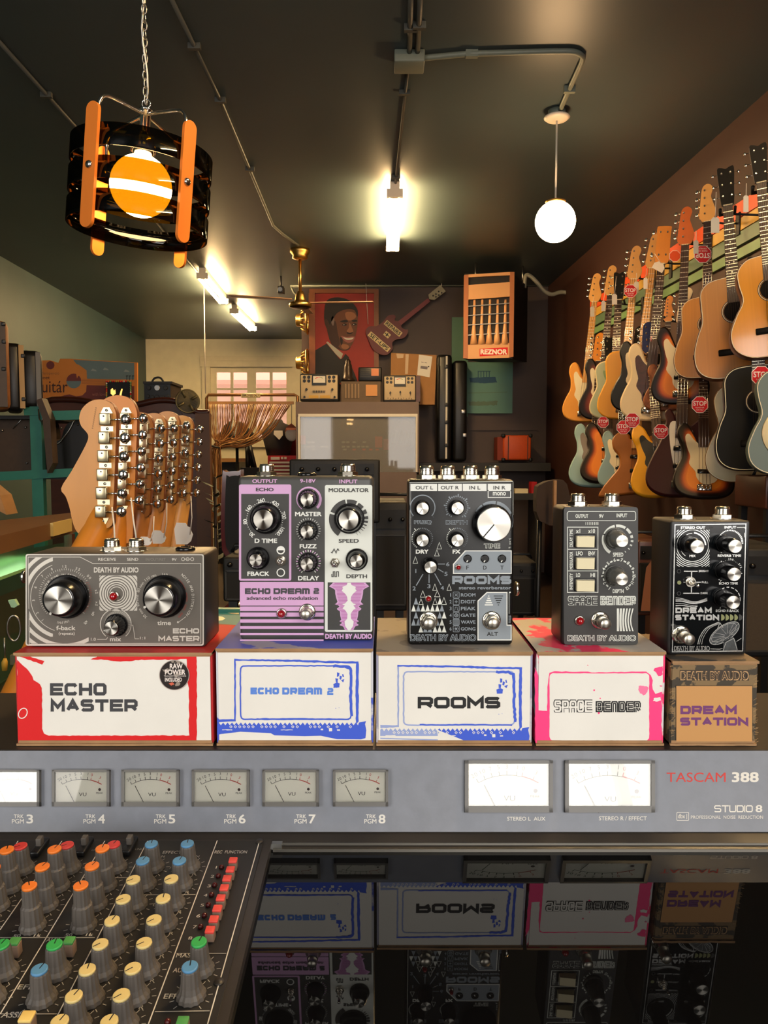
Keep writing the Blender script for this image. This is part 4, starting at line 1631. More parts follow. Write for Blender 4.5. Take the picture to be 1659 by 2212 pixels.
P.knob(1185 / 3.456, 1140 + 540 / 3.456, 31.5, 47, .0165, 243, 'black')
P.knob(830 / 3.456, 1140 + 750 / 3.456, 15, 25, .0125, 250, 'flute')
P.led(845 / 3.456, 1140 + 514 / 3.456, 9.5)
P.jack(240, yf=.45)
P.jack(293, yf=.45)
P.power(399)
h = MB(); h.lathe([(.005, 0), (.005, .002), (.0035, .003)], W(56, 1246, Y + .024), (-1, 0, 0), m_jack, 20); h.build('jack_socket', P.t)

# ------------------------------------------------------------------ 2. lilac and charcoal pedal
m_cg = mat('charcoal powder coat', (64, 63, 60), .42, var=.06, scale=140)
m_lil = mat('lilac print', (206, 160, 200), .5)
m_pale = mat('pale grey print', (216, 218, 208), .5)
m_lw = mat('white print', (226, 226, 218), .5)
m_mag = mat('magenta print', (170, 84, 150), .5)
ztop = W(640, 1401, BY).z + .0004
Y = .574
P = Pedal('effects_pedal', 'portrait pedal with lilac, charcoal and pale grey panels and seven knobs', Y, 513.5, 806, 1029, .033, m_cg, .0035, ztop)
k = P.k
S = crop_plane(Y, 460, 1000, 4.608)
T = lambda s, a0, b0, a1, b1, m_, bo=.03, up=1: k.text(S, s, a0, b0, a1, b1, m_, bo, up)
T('OUTPUT', 392, 162, 640, 200, m_lil); T('9-18V', 868, 160, 1022, 196, m_lil); T('INPUT', 1258, 166, 1438, 204, m_lil)
k.rrect(S, 260, 214, 780, 1172, 18, m_lil)
k.quad(S, 282, 308, 758, 1152, m_cg, 1)
T('ECHO', 428, 246, 604, 282, m_cg, .03, 2)
k.rrect(S, 1114, 220, 1586, 1682, 18, m_pale)
T('MODULATOR', 1152, 250, 1550, 290, m_cg, .03, 2)
k.rrect(S, 268, 1184, 1102, 1420, 4, m_lil)
k.stroke(S, 'ECHO', 320, 1246, 572, 1304, 17, m_char, .26, 2)
k.stroke(S, 'DREam', 604, 1246, 964, 1304, 17, m_char, .26, 2)
k.stroke(S, '2', 1002, 1244, 1056, 1302, 16, m_char, .2, 2)
T('advanced echo modulation', 336, 1326, 1044, 1362, m_cg, .02, 2)
b0 = 1428
for hgt, gp_ in ((46, 14), (42, 26), (34, 34), (27, 40), (22, 44), (14, 0)):
    k.quad(S, 270, b0, 1102, b0 + hgt, m_lil)
    b0 += hgt + gp_
T('DEATH BY AUDIO', 1118, 1700, 1584, 1750, m_lil, .05)
k.quad(S, 1142, 1188, 1568, 1662, m_cg, 1)
# waveform: lens-shaped lobes around the middle
cxw = 1356
rows = []
lob = lambda y: 0
prof = [(1190, 160), (1205, 175), (1228, 200), (1245, 165), (1262, 140), (1300, 138), (1340, 130), (1380, 116), (1398, 130), (1405, 142), (1415, 110), (1430, 95), (1448, 122), (1458, 118), (1475, 92), (1520, 88), (1560, 78), (1574, 96), (1590, 70), (1612, 96), (1628, 58), (1662, 42)]
L_ = [(cxw - w_, y) for y, w_ in prof]
R_ = [(cxw + w_, y) for y, w_ in reversed(prof)]
k.poly(S, L_ + R_, m_lil, 2)
inner = [(1190, 16), (1214, 24), (1232, 70), (1246, 60), (1270, 74), (1300, 40), (1330, 20), (1370, 16), (1395, 40), (1404, 70), (1416, 42), (1446, 66), (1462, 40), (1500, 16), (1550, 20), (1575, 46), (1600, 42), (1620, 40), (1662, 12)]
y = 1196
while y < 1660:
    wv = 40
    for (ya, wa), (yb, wb) in zip(prof, prof[1:]):
        if ya <= y <= yb:
            wv = wa + (wb - wa) * (y - ya) / (yb - ya)
    k.quad(S, cxw - wv * .88, y, cxw + wv * .88, y + 5, m_mag, 3)
    y += 14
k.poly(S, [(cxw - w_, y) for y, w_ in inner] + [(cxw + w_, y) for y, w_ in reversed(inner)], m_lw, 4)
k.arctext(S, '30....80...160...260...420...700...1000.', 516, 566, 176, 233, -53, 40, m_lw, .02, 2)
T('D TIME', 416, 752, 640, 796, m_lw, .035, 2); T('FBACK', 344, 1080, 562, 1124, m_lw, .035, 2)
T('MASTER', 818, 486, 1082, 530, m_lw, .035); T('FUZZ', 864, 808, 1032, 850, m_lw, .035); T('DELAY', 848, 1124, 1056, 1168, m_lw, .035)
T('SPEED', 1252, 756, 1452, 794, m_cg, .03, 2); T('DEPTH', 1328, 1108, 1534, 1146, m_cg, .03, 2)
k.ring(S, 676, 868, 0, 42, m_lw, 0, 360, 36, 2); k.ring(S, 676, 868, 0, 30, m_cg, 180, 360, 30, 3)
k.ring(S, 676, 1090, 32, 42, m_lw, 0, 360, 36, 2)
k.line(S, [(1176, 884), (1186, 896), (1198, 870), (1206, 856), (1218, 880), (1226, 898), (1236, 866), (1244, 854), (1256, 874)], 8, m_cg, False, 2)
k.line(S, [(1184, 1104), (1184, 1132), (1198, 1132), (1198, 1082), (1214, 1082), (1214, 1132), (1230, 1132), (1230, 1082), (1250, 1082), (1250, 1132)], 8, m_cg, False, 2)
for i in range(10):
    k.ring(S, 952, 362, 112 - i * .6, 120 + i * 1.4, m_lil, 235 - i * 28, 235 - (i + 1) * 28, 200, 1)
for i in range(25):
    a = 236 - i * 12.1
    k.ring(S, 950, 668, 104, 122, m_lw, a - 1.3, a + 1.3, 200, 1)
    k.ring(S, 950, 988, 104, 124, m_lil if i % 2 else m_pale, a - 2.3, a + 2.3, 200, 1)
for a0, a1, r0 in ((164, 236, 200), (102, 158, 200), (66, 97, 196), (40, 60, 190), (18, 32, 190), (0, 10, 190), (-12, -5, 188), (-22, -18, 185), (-32, -29, 182), (-40, -38, 180), (-52, -50.8, 180), (-62, -61, 176)):
    k.ring(S, 1356, 560, 148, r0, m_cg, a0, a1, 200, 2)
P.done()
c = lambda a, b: (460 + a / 4.608, 1000 + b / 4.608)
P.knob(*c(500, 564), 21.5, 34, .0135, 214)
P.knob(*c(1350, 566), 21.5, 33, .0135, 214)
P.knob(*c(935, 366), 13.6, 21, .0115, 205, 'flute')
P.knob(*c(935, 684), 13.6, 21, .0115, 205, 'flute')
P.knob(*c(935, 1008), 13.6, 21, .0115, 205, 'flute')
P.knob(*c(425, 968), 13.8, 25, .0125, 205)
P.knob(*c(1428, 978), 13.6, 24, .0115, 220)
P.toggle(*c(674, 976), 10, (2, -4), False)
P.toggle(*c(1214, 996), 10, (0, -1))
P.led(*c(680, 1504), 9.4)
P.foot(*c(922, 1516), 11.5)
P.jack(577, yf=.55)
P.jack(752, yf=.55)
P.power(664, .6)

# ------------------------------------------------------------------ 3. black speckled pedal with four jacks
m_spk = mat('black speckled coat', (15, 14, 13), .4, col2=(96, 92, 86), scale=1100, thr=.70)
m_ash = mat('blue-grey print', (134, 142, 148), .5)
ztop = W(980, 1408, BY).z + .0004
Y = .571
P = Pedal('effects_pedal', 'black speckled portrait pedal with one oversized silver knob, two footswitches and four jacks', Y, 882, 1112, 1036, .040, m_spk, .003, ztop)
k = P.k
S = crop_plane(Y, 820, 1000, 4.608)
k.line(S, [(303, 205), (303, 1740)], 4, m_pale)
k.line(S, [(1328, 190), (1328, 520)], 4, m_pale)
k.line(S, [(296, 196), (1328, 184)], 5, m_pale)
for a0, a1, s, t0, t1 in ((308, 572, 'OUT L', 358, 532), (582, 820, 'OUT R', 608, 788), (828, 1064, 'IN L', 892, 1002), (1076, 1308, 'IN R', 1132, 1252)):
    k.quad(S, a0, 208, a1, 280, m_lw)
    T(s, t0, 228, t1, 264, m_cg, .02, 1)
k.line(S, [(1080, 270), (1080, 344), (1304, 344), (1304, 270)], 8, m_lw)
T('mono', 1126, 288, 1256, 324, m_lw, .03)
# freq arc with arrow ends
k.ring(S, 428, 444, 118, 128, m_ash, -42, 222, 80)
for sgn in (-1, 1):
    a = math.radians(90 + sgn * 132)
    x, y = 428 + 123 * math.cos(a), 444 - 123 * math.sin(a)
    k.poly(S, [(x - 16 * sgn, y + 14), (x + 20 * -sgn * -1 * .4, y - 26), (x + 22 * sgn * -1, y + 22)], m_ash)
for i in range(28):
    a = 238 - i * 11
    big = i % 4 == 2
    k.ring(S, 770, 440, 100, 132 if big else 116, m_ash, a - 3, a + 3, 200)
for cx_ in (424, 772):
    for i in range(30):
        a = 236 - i * 9.8
        k.ring(S, cx_, 752, 96, 126 if i == 11 else 108, m_pale if i < 14 else m_ash, a - (2.6 - i * .06), a + (2.6 - i * .06), 300)


def outl(s, a0, b0, a1, b1, ink):
    k.text(S, s, a0, b0, a1, b1, ink, .07, 1)
    k.text(S, s, a0 + 5, b0 + 5, a1 - 5, b1 - 5, MATS['black speckled coat'], .0, 2)


outl('FREQ', 342, 568, 518, 614, m_ash)
outl('DEPTH', 658, 568, 876, 614, m_ash)
outl('TIME', 1036, 802, 1200, 850, m_pale)
T('DRY', 360, 862, 486, 902, m_lw, .045); T('FX', 726, 862, 804, 902, m_lw, .045)
# thick-to-thin time scale
for a0, a1, w_ in ((22, 78, 40), (82, 122, 44), (126, 152, 44), (158, 176, 42), (181, 192, 36), (197, 204, 30), (208, 213, 26), (217, 221, 22), (226, 229, 18), (-20, 16, 18)):
    k.ring(S, 1130, 575, 196 if w_ < 30 else 160, 196 + w_ * .2 if w_ < 30 else 198, m_ash, a0, a1, 200)
k.poly(S, [(730, 1006), (850, 870), (1314, 870), (1314, 1104), (730, 1104)], m_lw)
k.poly(S, [(740, 1010), (856, 880), (1306, 880), (1306, 1094), (740, 1094)], m_ash, 1)
for s, a0, a1 in (('F', 862, 888), ('D', 1030, 1064), ('T', 1202, 1234)):
    T(s, a0, 1022, a1, 1060, m_blk, .01, 2)
k.stroke(S, 'ROOMS', 722, 1124, 1310, 1206, 26, m_ash, .24)
T('stereo reverberator', 788, 1226, 1308, 1258, m_ash, .03)
for i, s in enumerate(('ROOM', 'DIGIT', 'PEAK', 'GATE', 'WAVE', 'GONG')):
    y = 1296 + i * 67.5
    T(str(i + 1), 696, y, 716, y + 34, m_ash, .02)
    k.rrect(S, 732, y - 12, 792, y + 48, 8, m_ash, 5)
    T(s, 808, y, 954, y + 34, m_ash, .03)
    cx_, cy_ = 762, y + 18
    if i == 0:
        k.line(S, [(744, y), (780, y + 36)], 3, m_ash); k.line(S, [(780, y), (744, y + 36)], 3, m_ash); k.rrect(S, 752, y + 8, 772, y + 28, 1, m_ash, 3)
    elif i == 1:
        for q in ((-14, 0), (14, 0), (0, -14), (0, 14)):
            k.line(S, [(cx_, cy_), (cx_ + q[0], cy_ + q[1])], 8, m_ash)
    elif i == 2:
        k.line(S, [(740, y + 36), (750, y + 32), (752, y + 4), (772, y + 4), (774, y + 32), (786, y + 36)], 4, m_ash)
    elif i == 3:
        k.disc(S, cx_, cy_, 20, m_ash, 12); k.ring(S, cx_, cy_, 6, 12, m_blk, 0, 360, 20, 1)
    elif i == 4:
        for q in range(6):
            k.line(S, [(738, y - 4 + q * 9), (786, y - 4 + q * 9)], 4, m_ash)
    else:
        k.disc(S, cx_, cy_, 11, m_ash, 12)
        for q in range(6):
            k.disc(S, cx_ + 21 * math.cos(q * 1.05), cy_ + 21 * math.sin(q * 1.05), 4, m_ash, 8)
k.poly(S, [(974, 1372), (1066, 1284), (1272, 1284), (1272, 1610), (1314, 1610), (1314, 1766), (974, 1766)], m_lw)
k.poly(S, [(984, 1377), (1071, 1294), (1262, 1294), (1262, 1620), (1304, 1620), (1304, 1756), (984, 1756)], m_ash, 1)
k.line(S, [(1288, 1290), (1288, 1500)], 4, m_pale); k.disc(S, 1298, 1288, 8, m_pale, 10)
T('EXP', 1284, 1518, 1308, 1592, m_ash, .02, 1)
for i in range(5):
    w_ = 10 + i * 18
    k.rrect(S, 1086 - w_ / 2, 1318 + i * 22, 1086 + w_ / 2, 1330 + i * 22, 2, m_lw, None, 2)
    w_ = 94 - i * 20
    k.quad(S, 1182 - w_ / 2, 1320 + i * 22, 1182 + w_ / 2, 1328 + i * 22, m_blk, 2)
T('ALT', 1066, 1682, 1178, 1720, m_blk, .02, 2)
outl('DEATH BY AUDIO', 304, 1704, 960, 1772, m_ash)
T('F', 1284, 836, 1306, 850, m_pale, .01); T('T', 1284, 752, 1308, 770, m_pale, .01)
for a, y in ((1298, 810), (1298, 790)):
    k.poly(S, [(a - 8, y), (a + 8, y), (a, y - 14)], m_pale)
# rotary numbers and rays
for q0, q1 in (((432, 1106), (364, 1220)), ((492, 1108), (492, 1196)), ((548, 1100), (612, 1216)), ((580, 1054), (636, 1088)), ((580, 1006), (650, 1006))):
    k.line(S, [q0, q1], 9, m_ash)
for s, a, b_ in (('1', 350, 1054), ('2', 328, 1228), ('3', 474, 1206), ('4', 608, 1224), ('5', 644, 1084), ('6', 662, 988)):
    T(s, a, b_, a + (20 if s == '1' else 32), b_ + 40, m_ash, .02)


def tri(cx_, by, w_, h_, fill, outline=False, upd=False):
    s3 = [(cx_ - w_ / 2, by), (cx_ + w_ / 2, by), (cx_, by - h_)]
    if outline:
        k.line(S, s3, 4, fill, True)
    else:
        k.poly(S, s3, fill)


for cx_, by, w_, h_ in ((356, 998, 46, 66), (594, 856, 46, 66), (570, 926, 46, 62), (550, 1268, 44, 64), (692, 1268, 44, 64), (430, 1336, 50, 64), (574, 1332, 54, 60), (412, 1408, 44, 56), (552, 1408, 44, 60), (640, 1408, 50, 70)):
    tri(cx_, by, w_, h_, m_pale, True)
rnd = random.Random(4)
for row, (by, xs_) in enumerate(((1408, (362, 600)), (1478, (338, 385, 432, 478, 526, 574, 620)), (1548, (362, 598, 642)), (1618, (338, 385, 432, 526, 574, 620)), (1686, (410, 455, 500, 552, 596, 642)))):
    for x in xs_:
        tri(x, by, 46, 68, m_pale if x in (478, 526, 600, 642, 552, 596) or rnd.random() < .2 else m_ash)
P.done()
c = lambda a, b: (820 + a / 4.608, 1000 + b / 4.608)
P.knob(*c(428, 454), 13.2, 16.5, .0125, 215, 'disc')
P.knob(*c(777, 452), 13.2, 16.5, .0125, 215, 'disc')
P.knob(*c(428, 772), 13.2, 16.5, .0125, 215, 'disc')
P.knob(*c(776, 772), 13.2, 16.5, .0125, 215, 'disc')
P.knob(*c(1140, 612), 37, 41, .0155, 220, 'disc')
P.knob(*c(508, 1038), 13.2, 17, .0145, 178, 'disc')
for a in (876, 1048, 1218):
    s = Y / FPX
    p = W(*c(a, 954), Y - .001)
    o = Vector((p.x, Y, p.z))
    h = MB(); cyly(h, o, [(9 * s, 0), (9 * s, .0012), (7 * s, .0016)], m_kblk, 26); kn = h.build('trim_pot', P.t)
    h = MB(); h.add([o + Vector((x, -.0022, z)) for x, z in ((-.0004, -.001), (.0004, -.001), (-.0004, -.0026), (-.0012, -.0022))], [(0, 1, 2, 3)], m_lw); h.build('pointer', kn)
P.led(*c(786, 1042), 5.6)
P.led(*c(488, 1354), 6.4)
P.foot(*c(495, 1606), 12.8, .0135)
P.foot(*c(1138, 1604), 12.8, .0135)
for u in (921, 966.5, 1015.5, 1062):
    P.jack(u, yf=.45, h=.0105)
h = MB(); h.lathe([(.0055, 0), (.0055, .002), (.004, .0034)], W(1112, 1272, Y + .02), (1, 0, 0), m_jack, 20); h.build('jack_socket', P.t)

# ------------------------------------------------------------------ 4. dark grey pedal with three rocker switches
m_dg = mat('dark grey satin coat', (52, 51, 49), .4, var=.05, scale=140)
m_blkb = mat('black pedal body', (20, 19, 18), .35)
ztop = W(1297, 1408, BY).z + .0004
Y = .571
P = Pedal('effects_pedal', 'narrow dark pedal with three cream rocker switches and two scuffed knobs', Y, 1216, 1379, 1095, .036, m_blkb, .003, ztop)
k = P.k
S = crop_plane(Y, 1130, 1050, 3.136)
k.rrect(S, 276, 142, 778, 1074, 20, m_dg)
k.rrect(S, 298, 172, 762, 234, 14, m_pale, 4.5, 1)
T('OUTPUT', 354, 190, 440, 216, m_pale, .035, 1); T('9V', 514, 190, 544, 216, m_pale, .035, 1); T('INPUT', 632, 186, 704, 212, m_pale, .035, 1)
for i in range(8):
    k.quad(S, 422 + i * 11.5, 243, 424.5 + i * 11.5 + i * .5, 263, m_pale, 1)
k.line(S, [(300, 278), (506, 278), (506, 720), (300, 720)], 5, m_pale, True, 1)
k.line(S, [(300, 428), (506, 428)], 5, m_pale, False, 1); k.line(S, [(300, 574), (506, 574)], 5, m_pale, False, 1)
for (s1, s2, s3, y) in (('x1', 'x10', 'DELAY TIME', 290), ('LFO', 'ENV', 'MODULATOR', 442), ('LO', 'HI', 'INTENSITY', 588)):
    k.text(S, s1, 358, y, 358 + 17 * len(s1) - 6, y + 28, m_pale, .03, 1)
    k.text(S, s2, 486 - 15 * len(s2), y, 486, y + 28, m_pale, .03, 1)
    k.text(S, s3, 314, y + 2, 336, y + 122 - (10 if s3[0] == 'I' else 0), m_pale, .03, 1, 90)
for a0, a1, r0 in ((160, 238, 108), (102, 155, 106), (58, 97, 106), (28, 52, 106), (8, 20, 106), (-8, 0, 106), (-24, -18, 104), (-40, -36, 102), (-58, -55.5, 100)):
    k.ring(S, 640, 366, 88, r0, m_pale, a0, a1, 200, 1)
T('SPEED', 608, 450, 678, 478, m_pale, .035, 1); T('DEPTH', 606, 698, 680, 724, m_pale, .035, 1)
for i in range(12):
    a = 236 - i * 26.4
    k.arctext(S, str(i + 1), 644, 604, 96, a + (3 if i > 8 else 0), a - (3 if i > 8 else 0), 22, m_pale, .03, 1)
    if i < 11:
        k.ring(S, 644, 604, 98, 108, m_pale, a - 8, a - 18, 200, 1)
k.stroke(S, 'SPaCE', 302, 744, 504, 808, 16, m_pale, -.15, 1, layers=((16, m_pale), (9, m_dg)))
k.stroke(S, 'BEnDER', 522, 744, 764, 806, 16, m_pale, .05, 1, layers=((16, m_pale), (2.6, m_dg)))
for i in range(6):
    w_ = 15 - i * 1.4
    x = 634 + i * 21
    bow = i * 3.2
    pl_ = [(x, 828), (x - bow * .8, 880), (x - bow, 910), (x - bow * .8, 940), (x, 982)]
    k.poly(S, pl_ + [(p[0] + w_, p[1]) for p in reversed(pl_)], m_pale, 1)
k.text(S, 'DEATH BY AUDIO', 300, 1008, 764, 1050, m_pale, .07, 1); k.text(S, 'DEATH BY AUDIO', 304, 1012, 760, 1046, m_dg, .0, 2)
P.done()
c = lambda a, b: (1130 + a / 3.136, 1050 + b / 3.136)
P.knob(*c(671, 372), 13.2, 24, .0185, 205, 'grey', False)
P.knob(*c(670, 632), 13.2, 24, .0185, 215, 'grey', False)
for b_ in (372, 518, 668):
    p0, p1 = W(*c(350, b_ + 40), Y), W(*c(486, b_ - 40), Y)
    h = MB(); h.rbox((p0.x - .0006, Y - .0012, p0.z - .0004), (p1.x + .0006, Y, p1.z + .0006), .0005, m_kblk); sw = h.build('rocker_switch', P.t)
    h = MB()
    h.hexa([Vector((p0.x + .0004, Y - .001, p0.z + .0004)), Vector((p1.x - .0004, Y - .001, p0.z + .0004)), Vector((p1.x - .0004, Y - .001, p1.z - .0004)), Vector((p0.x + .0004, Y - .001, p1.z - .0004)),
            Vector((p0.x + .0004, Y - .0052, p0.z + .0004)), Vector((p1.x - .002, Y - .0068, p0.z + .0004)), Vector((p1.x - .002, Y - .0068, p1.z - .0004)), Vector((p0.x + .0004, Y - .0052, p1.z - .0004))], mat('cream rocker', (222, 210, 172), .4))
    h.build('rocker', sw)
P.led(*c(388, 914), 9)
P.foot(*c(562, 938), 12.2, .016)
P.jack(1248, yf=.5)
P.jack(1321, yf=.5)

# ------------------------------------------------------------------ 5. black glossy pedal with chrome print
m_gl = mat('glossy black face', (10, 13, 15), .12, ior=1.5)
m_chp = mat('chrome print', (210, 210, 206), .25, .75)
ztop = W(1540, 1427, BY).z + .0004
Y = .568
P = Pedal('effects_pedal', 'black pedal with chrome dish antenna print and toggle switch, standing on the brown box', Y, 1449, 1622, 1124.5, .041, mat('black wrinkle coat', (40, 38, 36), .5, var=.2, scale=300), .0022, ztop)
k = P.k
S0 = crop_plane(Y, 1130, 1050, 3.136)
k.poly(S0, [(1010, 244), (1528, 244), (1494, 1132), (996, 1134)], m_gl)
S1 = lambda a, b, up=0: S0(a, b, up + 1)
k.line(S1, [(1028, 262), (1508, 256), (1486, 1116), (1010, 1122)], 6, m_chp, True)
S = S1
T('STEREO OUT', 1066, 272, 1232, 290, m_chp, .05, 0); T('INPUT', 1362, 270, 1442, 288, m_chp, .05, 0); T('9V', 1262, 275, 1290, 290, m_dg, .03, 0)
k.line(S, [(1446, 280), (1502, 280), (1502, 288)], 3, m_chp); k.line(S, [(1498, 316), (1498, 346)], 3, m_chp)
D = lambda a, b: ((1360 + a / 5.548 - 1130) * 3.136, (1020 + b / 5.548 - 1050) * 3.136)
dk_ = 3.136 / 5.548
ctr = D(752, 880)
for r in [190 + i * 21 for i in range(13)]:
    arcs(k, S, ctr[0], ctr[1], (r * dk_,), 9 * dk_ * .9, 0, 360, m_chp, (D(562, 0)[0], D(0, 690)[1], D(955, 0)[0], D(0, 1130)[1]))
k.quad(S, *D(700, 975), *D(840, 1020), m_gl, 1)
k.ring(S, ctr[0], ctr[1], 146 * dk_, 152 * dk_, m_chp, 92, 235, 80, 1); k.ring(S, ctr[0], ctr[1], 146 * dk_, 164 * dk_, m_chp, 2, 84, 80, 1)


def TD(s, a0, b0, a1, b1, m_=None, bo=.04):
    q0, q1 = D(a0, b0), D(a1, b1)
    k.text(S, s, q0[0], q0[1], q1[0], q1[1], m_ or m_chp, bo, 2)


TD('MIX', 712, 988, 786, 1016); TD('REVERB TIME', 1050, 984, 1330, 1014); TD('ECHO TIME', 1066, 1316, 1292, 1346); TD('ECHO F-BACK', 1028, 1644, 1306, 1674)
TD('BRIGHT', 824, 1172, 944, 1196, None, .03); TD('FULL', 860, 1306, 938, 1330, None, .03); TD('DARK', 846, 1436, 934, 1460, None, .03)
q = D(1200, 840)
for i in range(26):
    k.ring(S, q[0], q[1], (140 - i * .3) * dk_, (148 + i * .4) * dk_, m_chp, 188 - i * 7.6, 183 - i * 7.6, 200, 1)
k.arctext(S, 'BLEND', q[0], q[1], 142 * dk_, 195, 228, 14, m_chp, .02, 1)
q = D(1190, 1190)
k.arctext(S, '30..75...130...250...375..4', q[0], q[1], 138 * dk_, 228, -8, 13, m_chp, .03, 1)
q = D(1178, 1520)
for i in range(11):
    k.ring(S, q[0], q[1], 138 * dk_, 148 * dk_, m_chp, 230 - i * 22, 230 - i * 22 - 4 - i * 1.5, 200, 1)
for (q0, q1) in (((648, 1186), (812, 1186)), ((740, 1186), (738, 1448)), ((640, 1450), (832, 1450)), ((644, 1318), (684, 1318)), ((796, 1318), (850, 1318))):
    k.line(S, [D(*q0), D(*q1)], 12 * dk_, m_chp, False, 1)
m_olive = mat('olive lamp print', (128, 130, 84), .5)
q = D(592, 1322); k.disc(S, q[0], q[1], 24 * dk_, m_olive, 20, 1)
for b_ in (1186, 1452):
    q = D(588, b_); k.ring(S, q[0], q[1], 18 * dk_, 24 * dk_, m_dg, 0, 360, 24, 1)
# flowing wave ornament
for i, (wd, y0) in enumerate(((3, 756), (4, 764), (8, 774), (3, 790), (6, 802))):
    pts = smooth_loop([(1032, y0 + i * 2), (1080, y0 + 6), (1140, y0 + 24 - i * 2), (1190, y0 + 22 - i * 3), (1246, y0 + 2 - i)], 5, False)
    k.line(S, [tuple(p) for p in pts if i < 3 or p[0] < 1180], wd, m_chp)
k.stroke(S, 'DREAM', 1030, 822, 1276, 860, 12, m_chp, .3, 1)
k.stroke(S, 'STATION', 1028, 870, 1326, 908, 12, m_chp, .28, 1)
for i in range(5):
    a = 1340 + i * 30
    mm = m_olive if i < 4 else m_dg
    k.poly(S, [(a, 868), (a + 8, 868), (a + 22, 880), (a + 24, 890), (a + 22, 900), (a + 8, 910), (a, 910)], mm)
k.text(S, 'DEATH BY AUDIO', 1022, 1082, 1262, 1116, m_chp, .06, 0); k.text(S, 'DEATH BY AUDIO', 1026, 1086, 1258, 1112, m_gl, .0, 1)
# dish antenna drawing
tilt = math.radians(34)
ell = lambda ra, rb, ox=0, oy=0: [(1362 + ox + ra * math.cos(i * .2618) * math.cos(tilt) - rb * math.sin(i * .2618) * -math.sin(tilt), 995 + oy - ra * math.cos(i * .2618) * math.sin(tilt) - rb * math.sin(i * .2618) * -math.cos(tilt)) for i in range(24)]
m_chd = mat('grey chrome print', (92, 95, 96), .3, .6, var=.5, scale=300)
k.poly(S, ell(116, 52), m_chd)
k.line(S, ell(116, 52), 4, m_chp, True, 1); k.line(S, ell(98, 40, -4, -4), 2.5, m_chp, True, 1)
for i in range(0, 24, 2):
    e1, e2 = ell(114, 50)[i], ell(20, 9, 16, 14)[i]
    k.line(S, [e1, e2], 2, m_chp, False, 1)
k.poly(S, [(1356, 1050), (1420, 1020), (1440, 1052), (1448, 1110), (1352, 1112)], m_chd, 1)
k.line(S, [(1352, 1112), (1372, 1056), (1424, 1030), (1448, 1108)], 4, m_chp, False, 2)
k.line(S, [(1316, 960), (1330, 925), (1352, 958)], 4, m_chp, False, 2)
for r in (0, 12, 26):
    k.line(S, [tuple(p) for p in smooth_loop([(1182 + r, 1072), (1196 + r, 1020), (1240 + r, 960), (1326 + r * .5, 920 + r * .3)], 5, False)], 3 if r else 5, m_chp)
k.line(S, [(1268, 1102), (1330, 1104), (1350, 1098)], 4, m_chp); k.line(S, [(1444, 1052), (1478, 1030)], 4, m_chp)
P.done()
c = lambda a, b: (1360 + a / 5.548, 1020 + b / 5.548)
P.knob(*c(812, 892), 14.6, 20, .0185, 200, 'black', False)
P.knob(*c(1266, 888), 14.6, 20, .0185, 215, 'black', False)
P.knob(*c(1254, 1224), 14.6, 20, .0185, 215, 'black', False)
P.knob(*c(1242, 1560), 14.6, 20, .0185, 215, 'black', False)
P.toggle(*c(740, 1320), 10, (4, 3), False)
P.foot(1130 + 1130 / 3.136, 1050 + 1042 / 3.136, 12.6, .0175)
P.jack(1478, yf=.5)
P.jack(1561, yf=.5)
# ================================================================== GUITARS
m_maple = mat('aged maple', (222, 166, 92), .3, var=.14, scale=6, stretch=(3, 3, .5), coat=.4)
m_maple2 = mat('deep amber maple', (214, 136, 50), .3, var=.14, scale=6, stretch=(3, 3, .5), coat=.4)
m_orhead = mat('orange tinted head', (190, 98, 36), .3, var=.15, scale=6, coat=.4)
m_rose = mat('rosewood board', (66, 42, 30), .45, var=.3, scale=12, stretch=(3, 3, .4))
m_ebon = mat('black head veneer', (18, 15, 14), .5, spec=.15)
m_fret = mat('fret wire', (214, 206, 186), .3, .9)
m_pearl = mat('pearl dot', (228, 224, 210), .3)
m_tun = mat('tuner chrome', (214, 210, 202), .15, 1.0)


def fin(name, col, var=.08, rough=.2, col2=None, scale=5):
    return mat('finish ' + name, col, max(rough, .38), var=var, scale=scale, col2=col2, coat=.06, spec=.3)


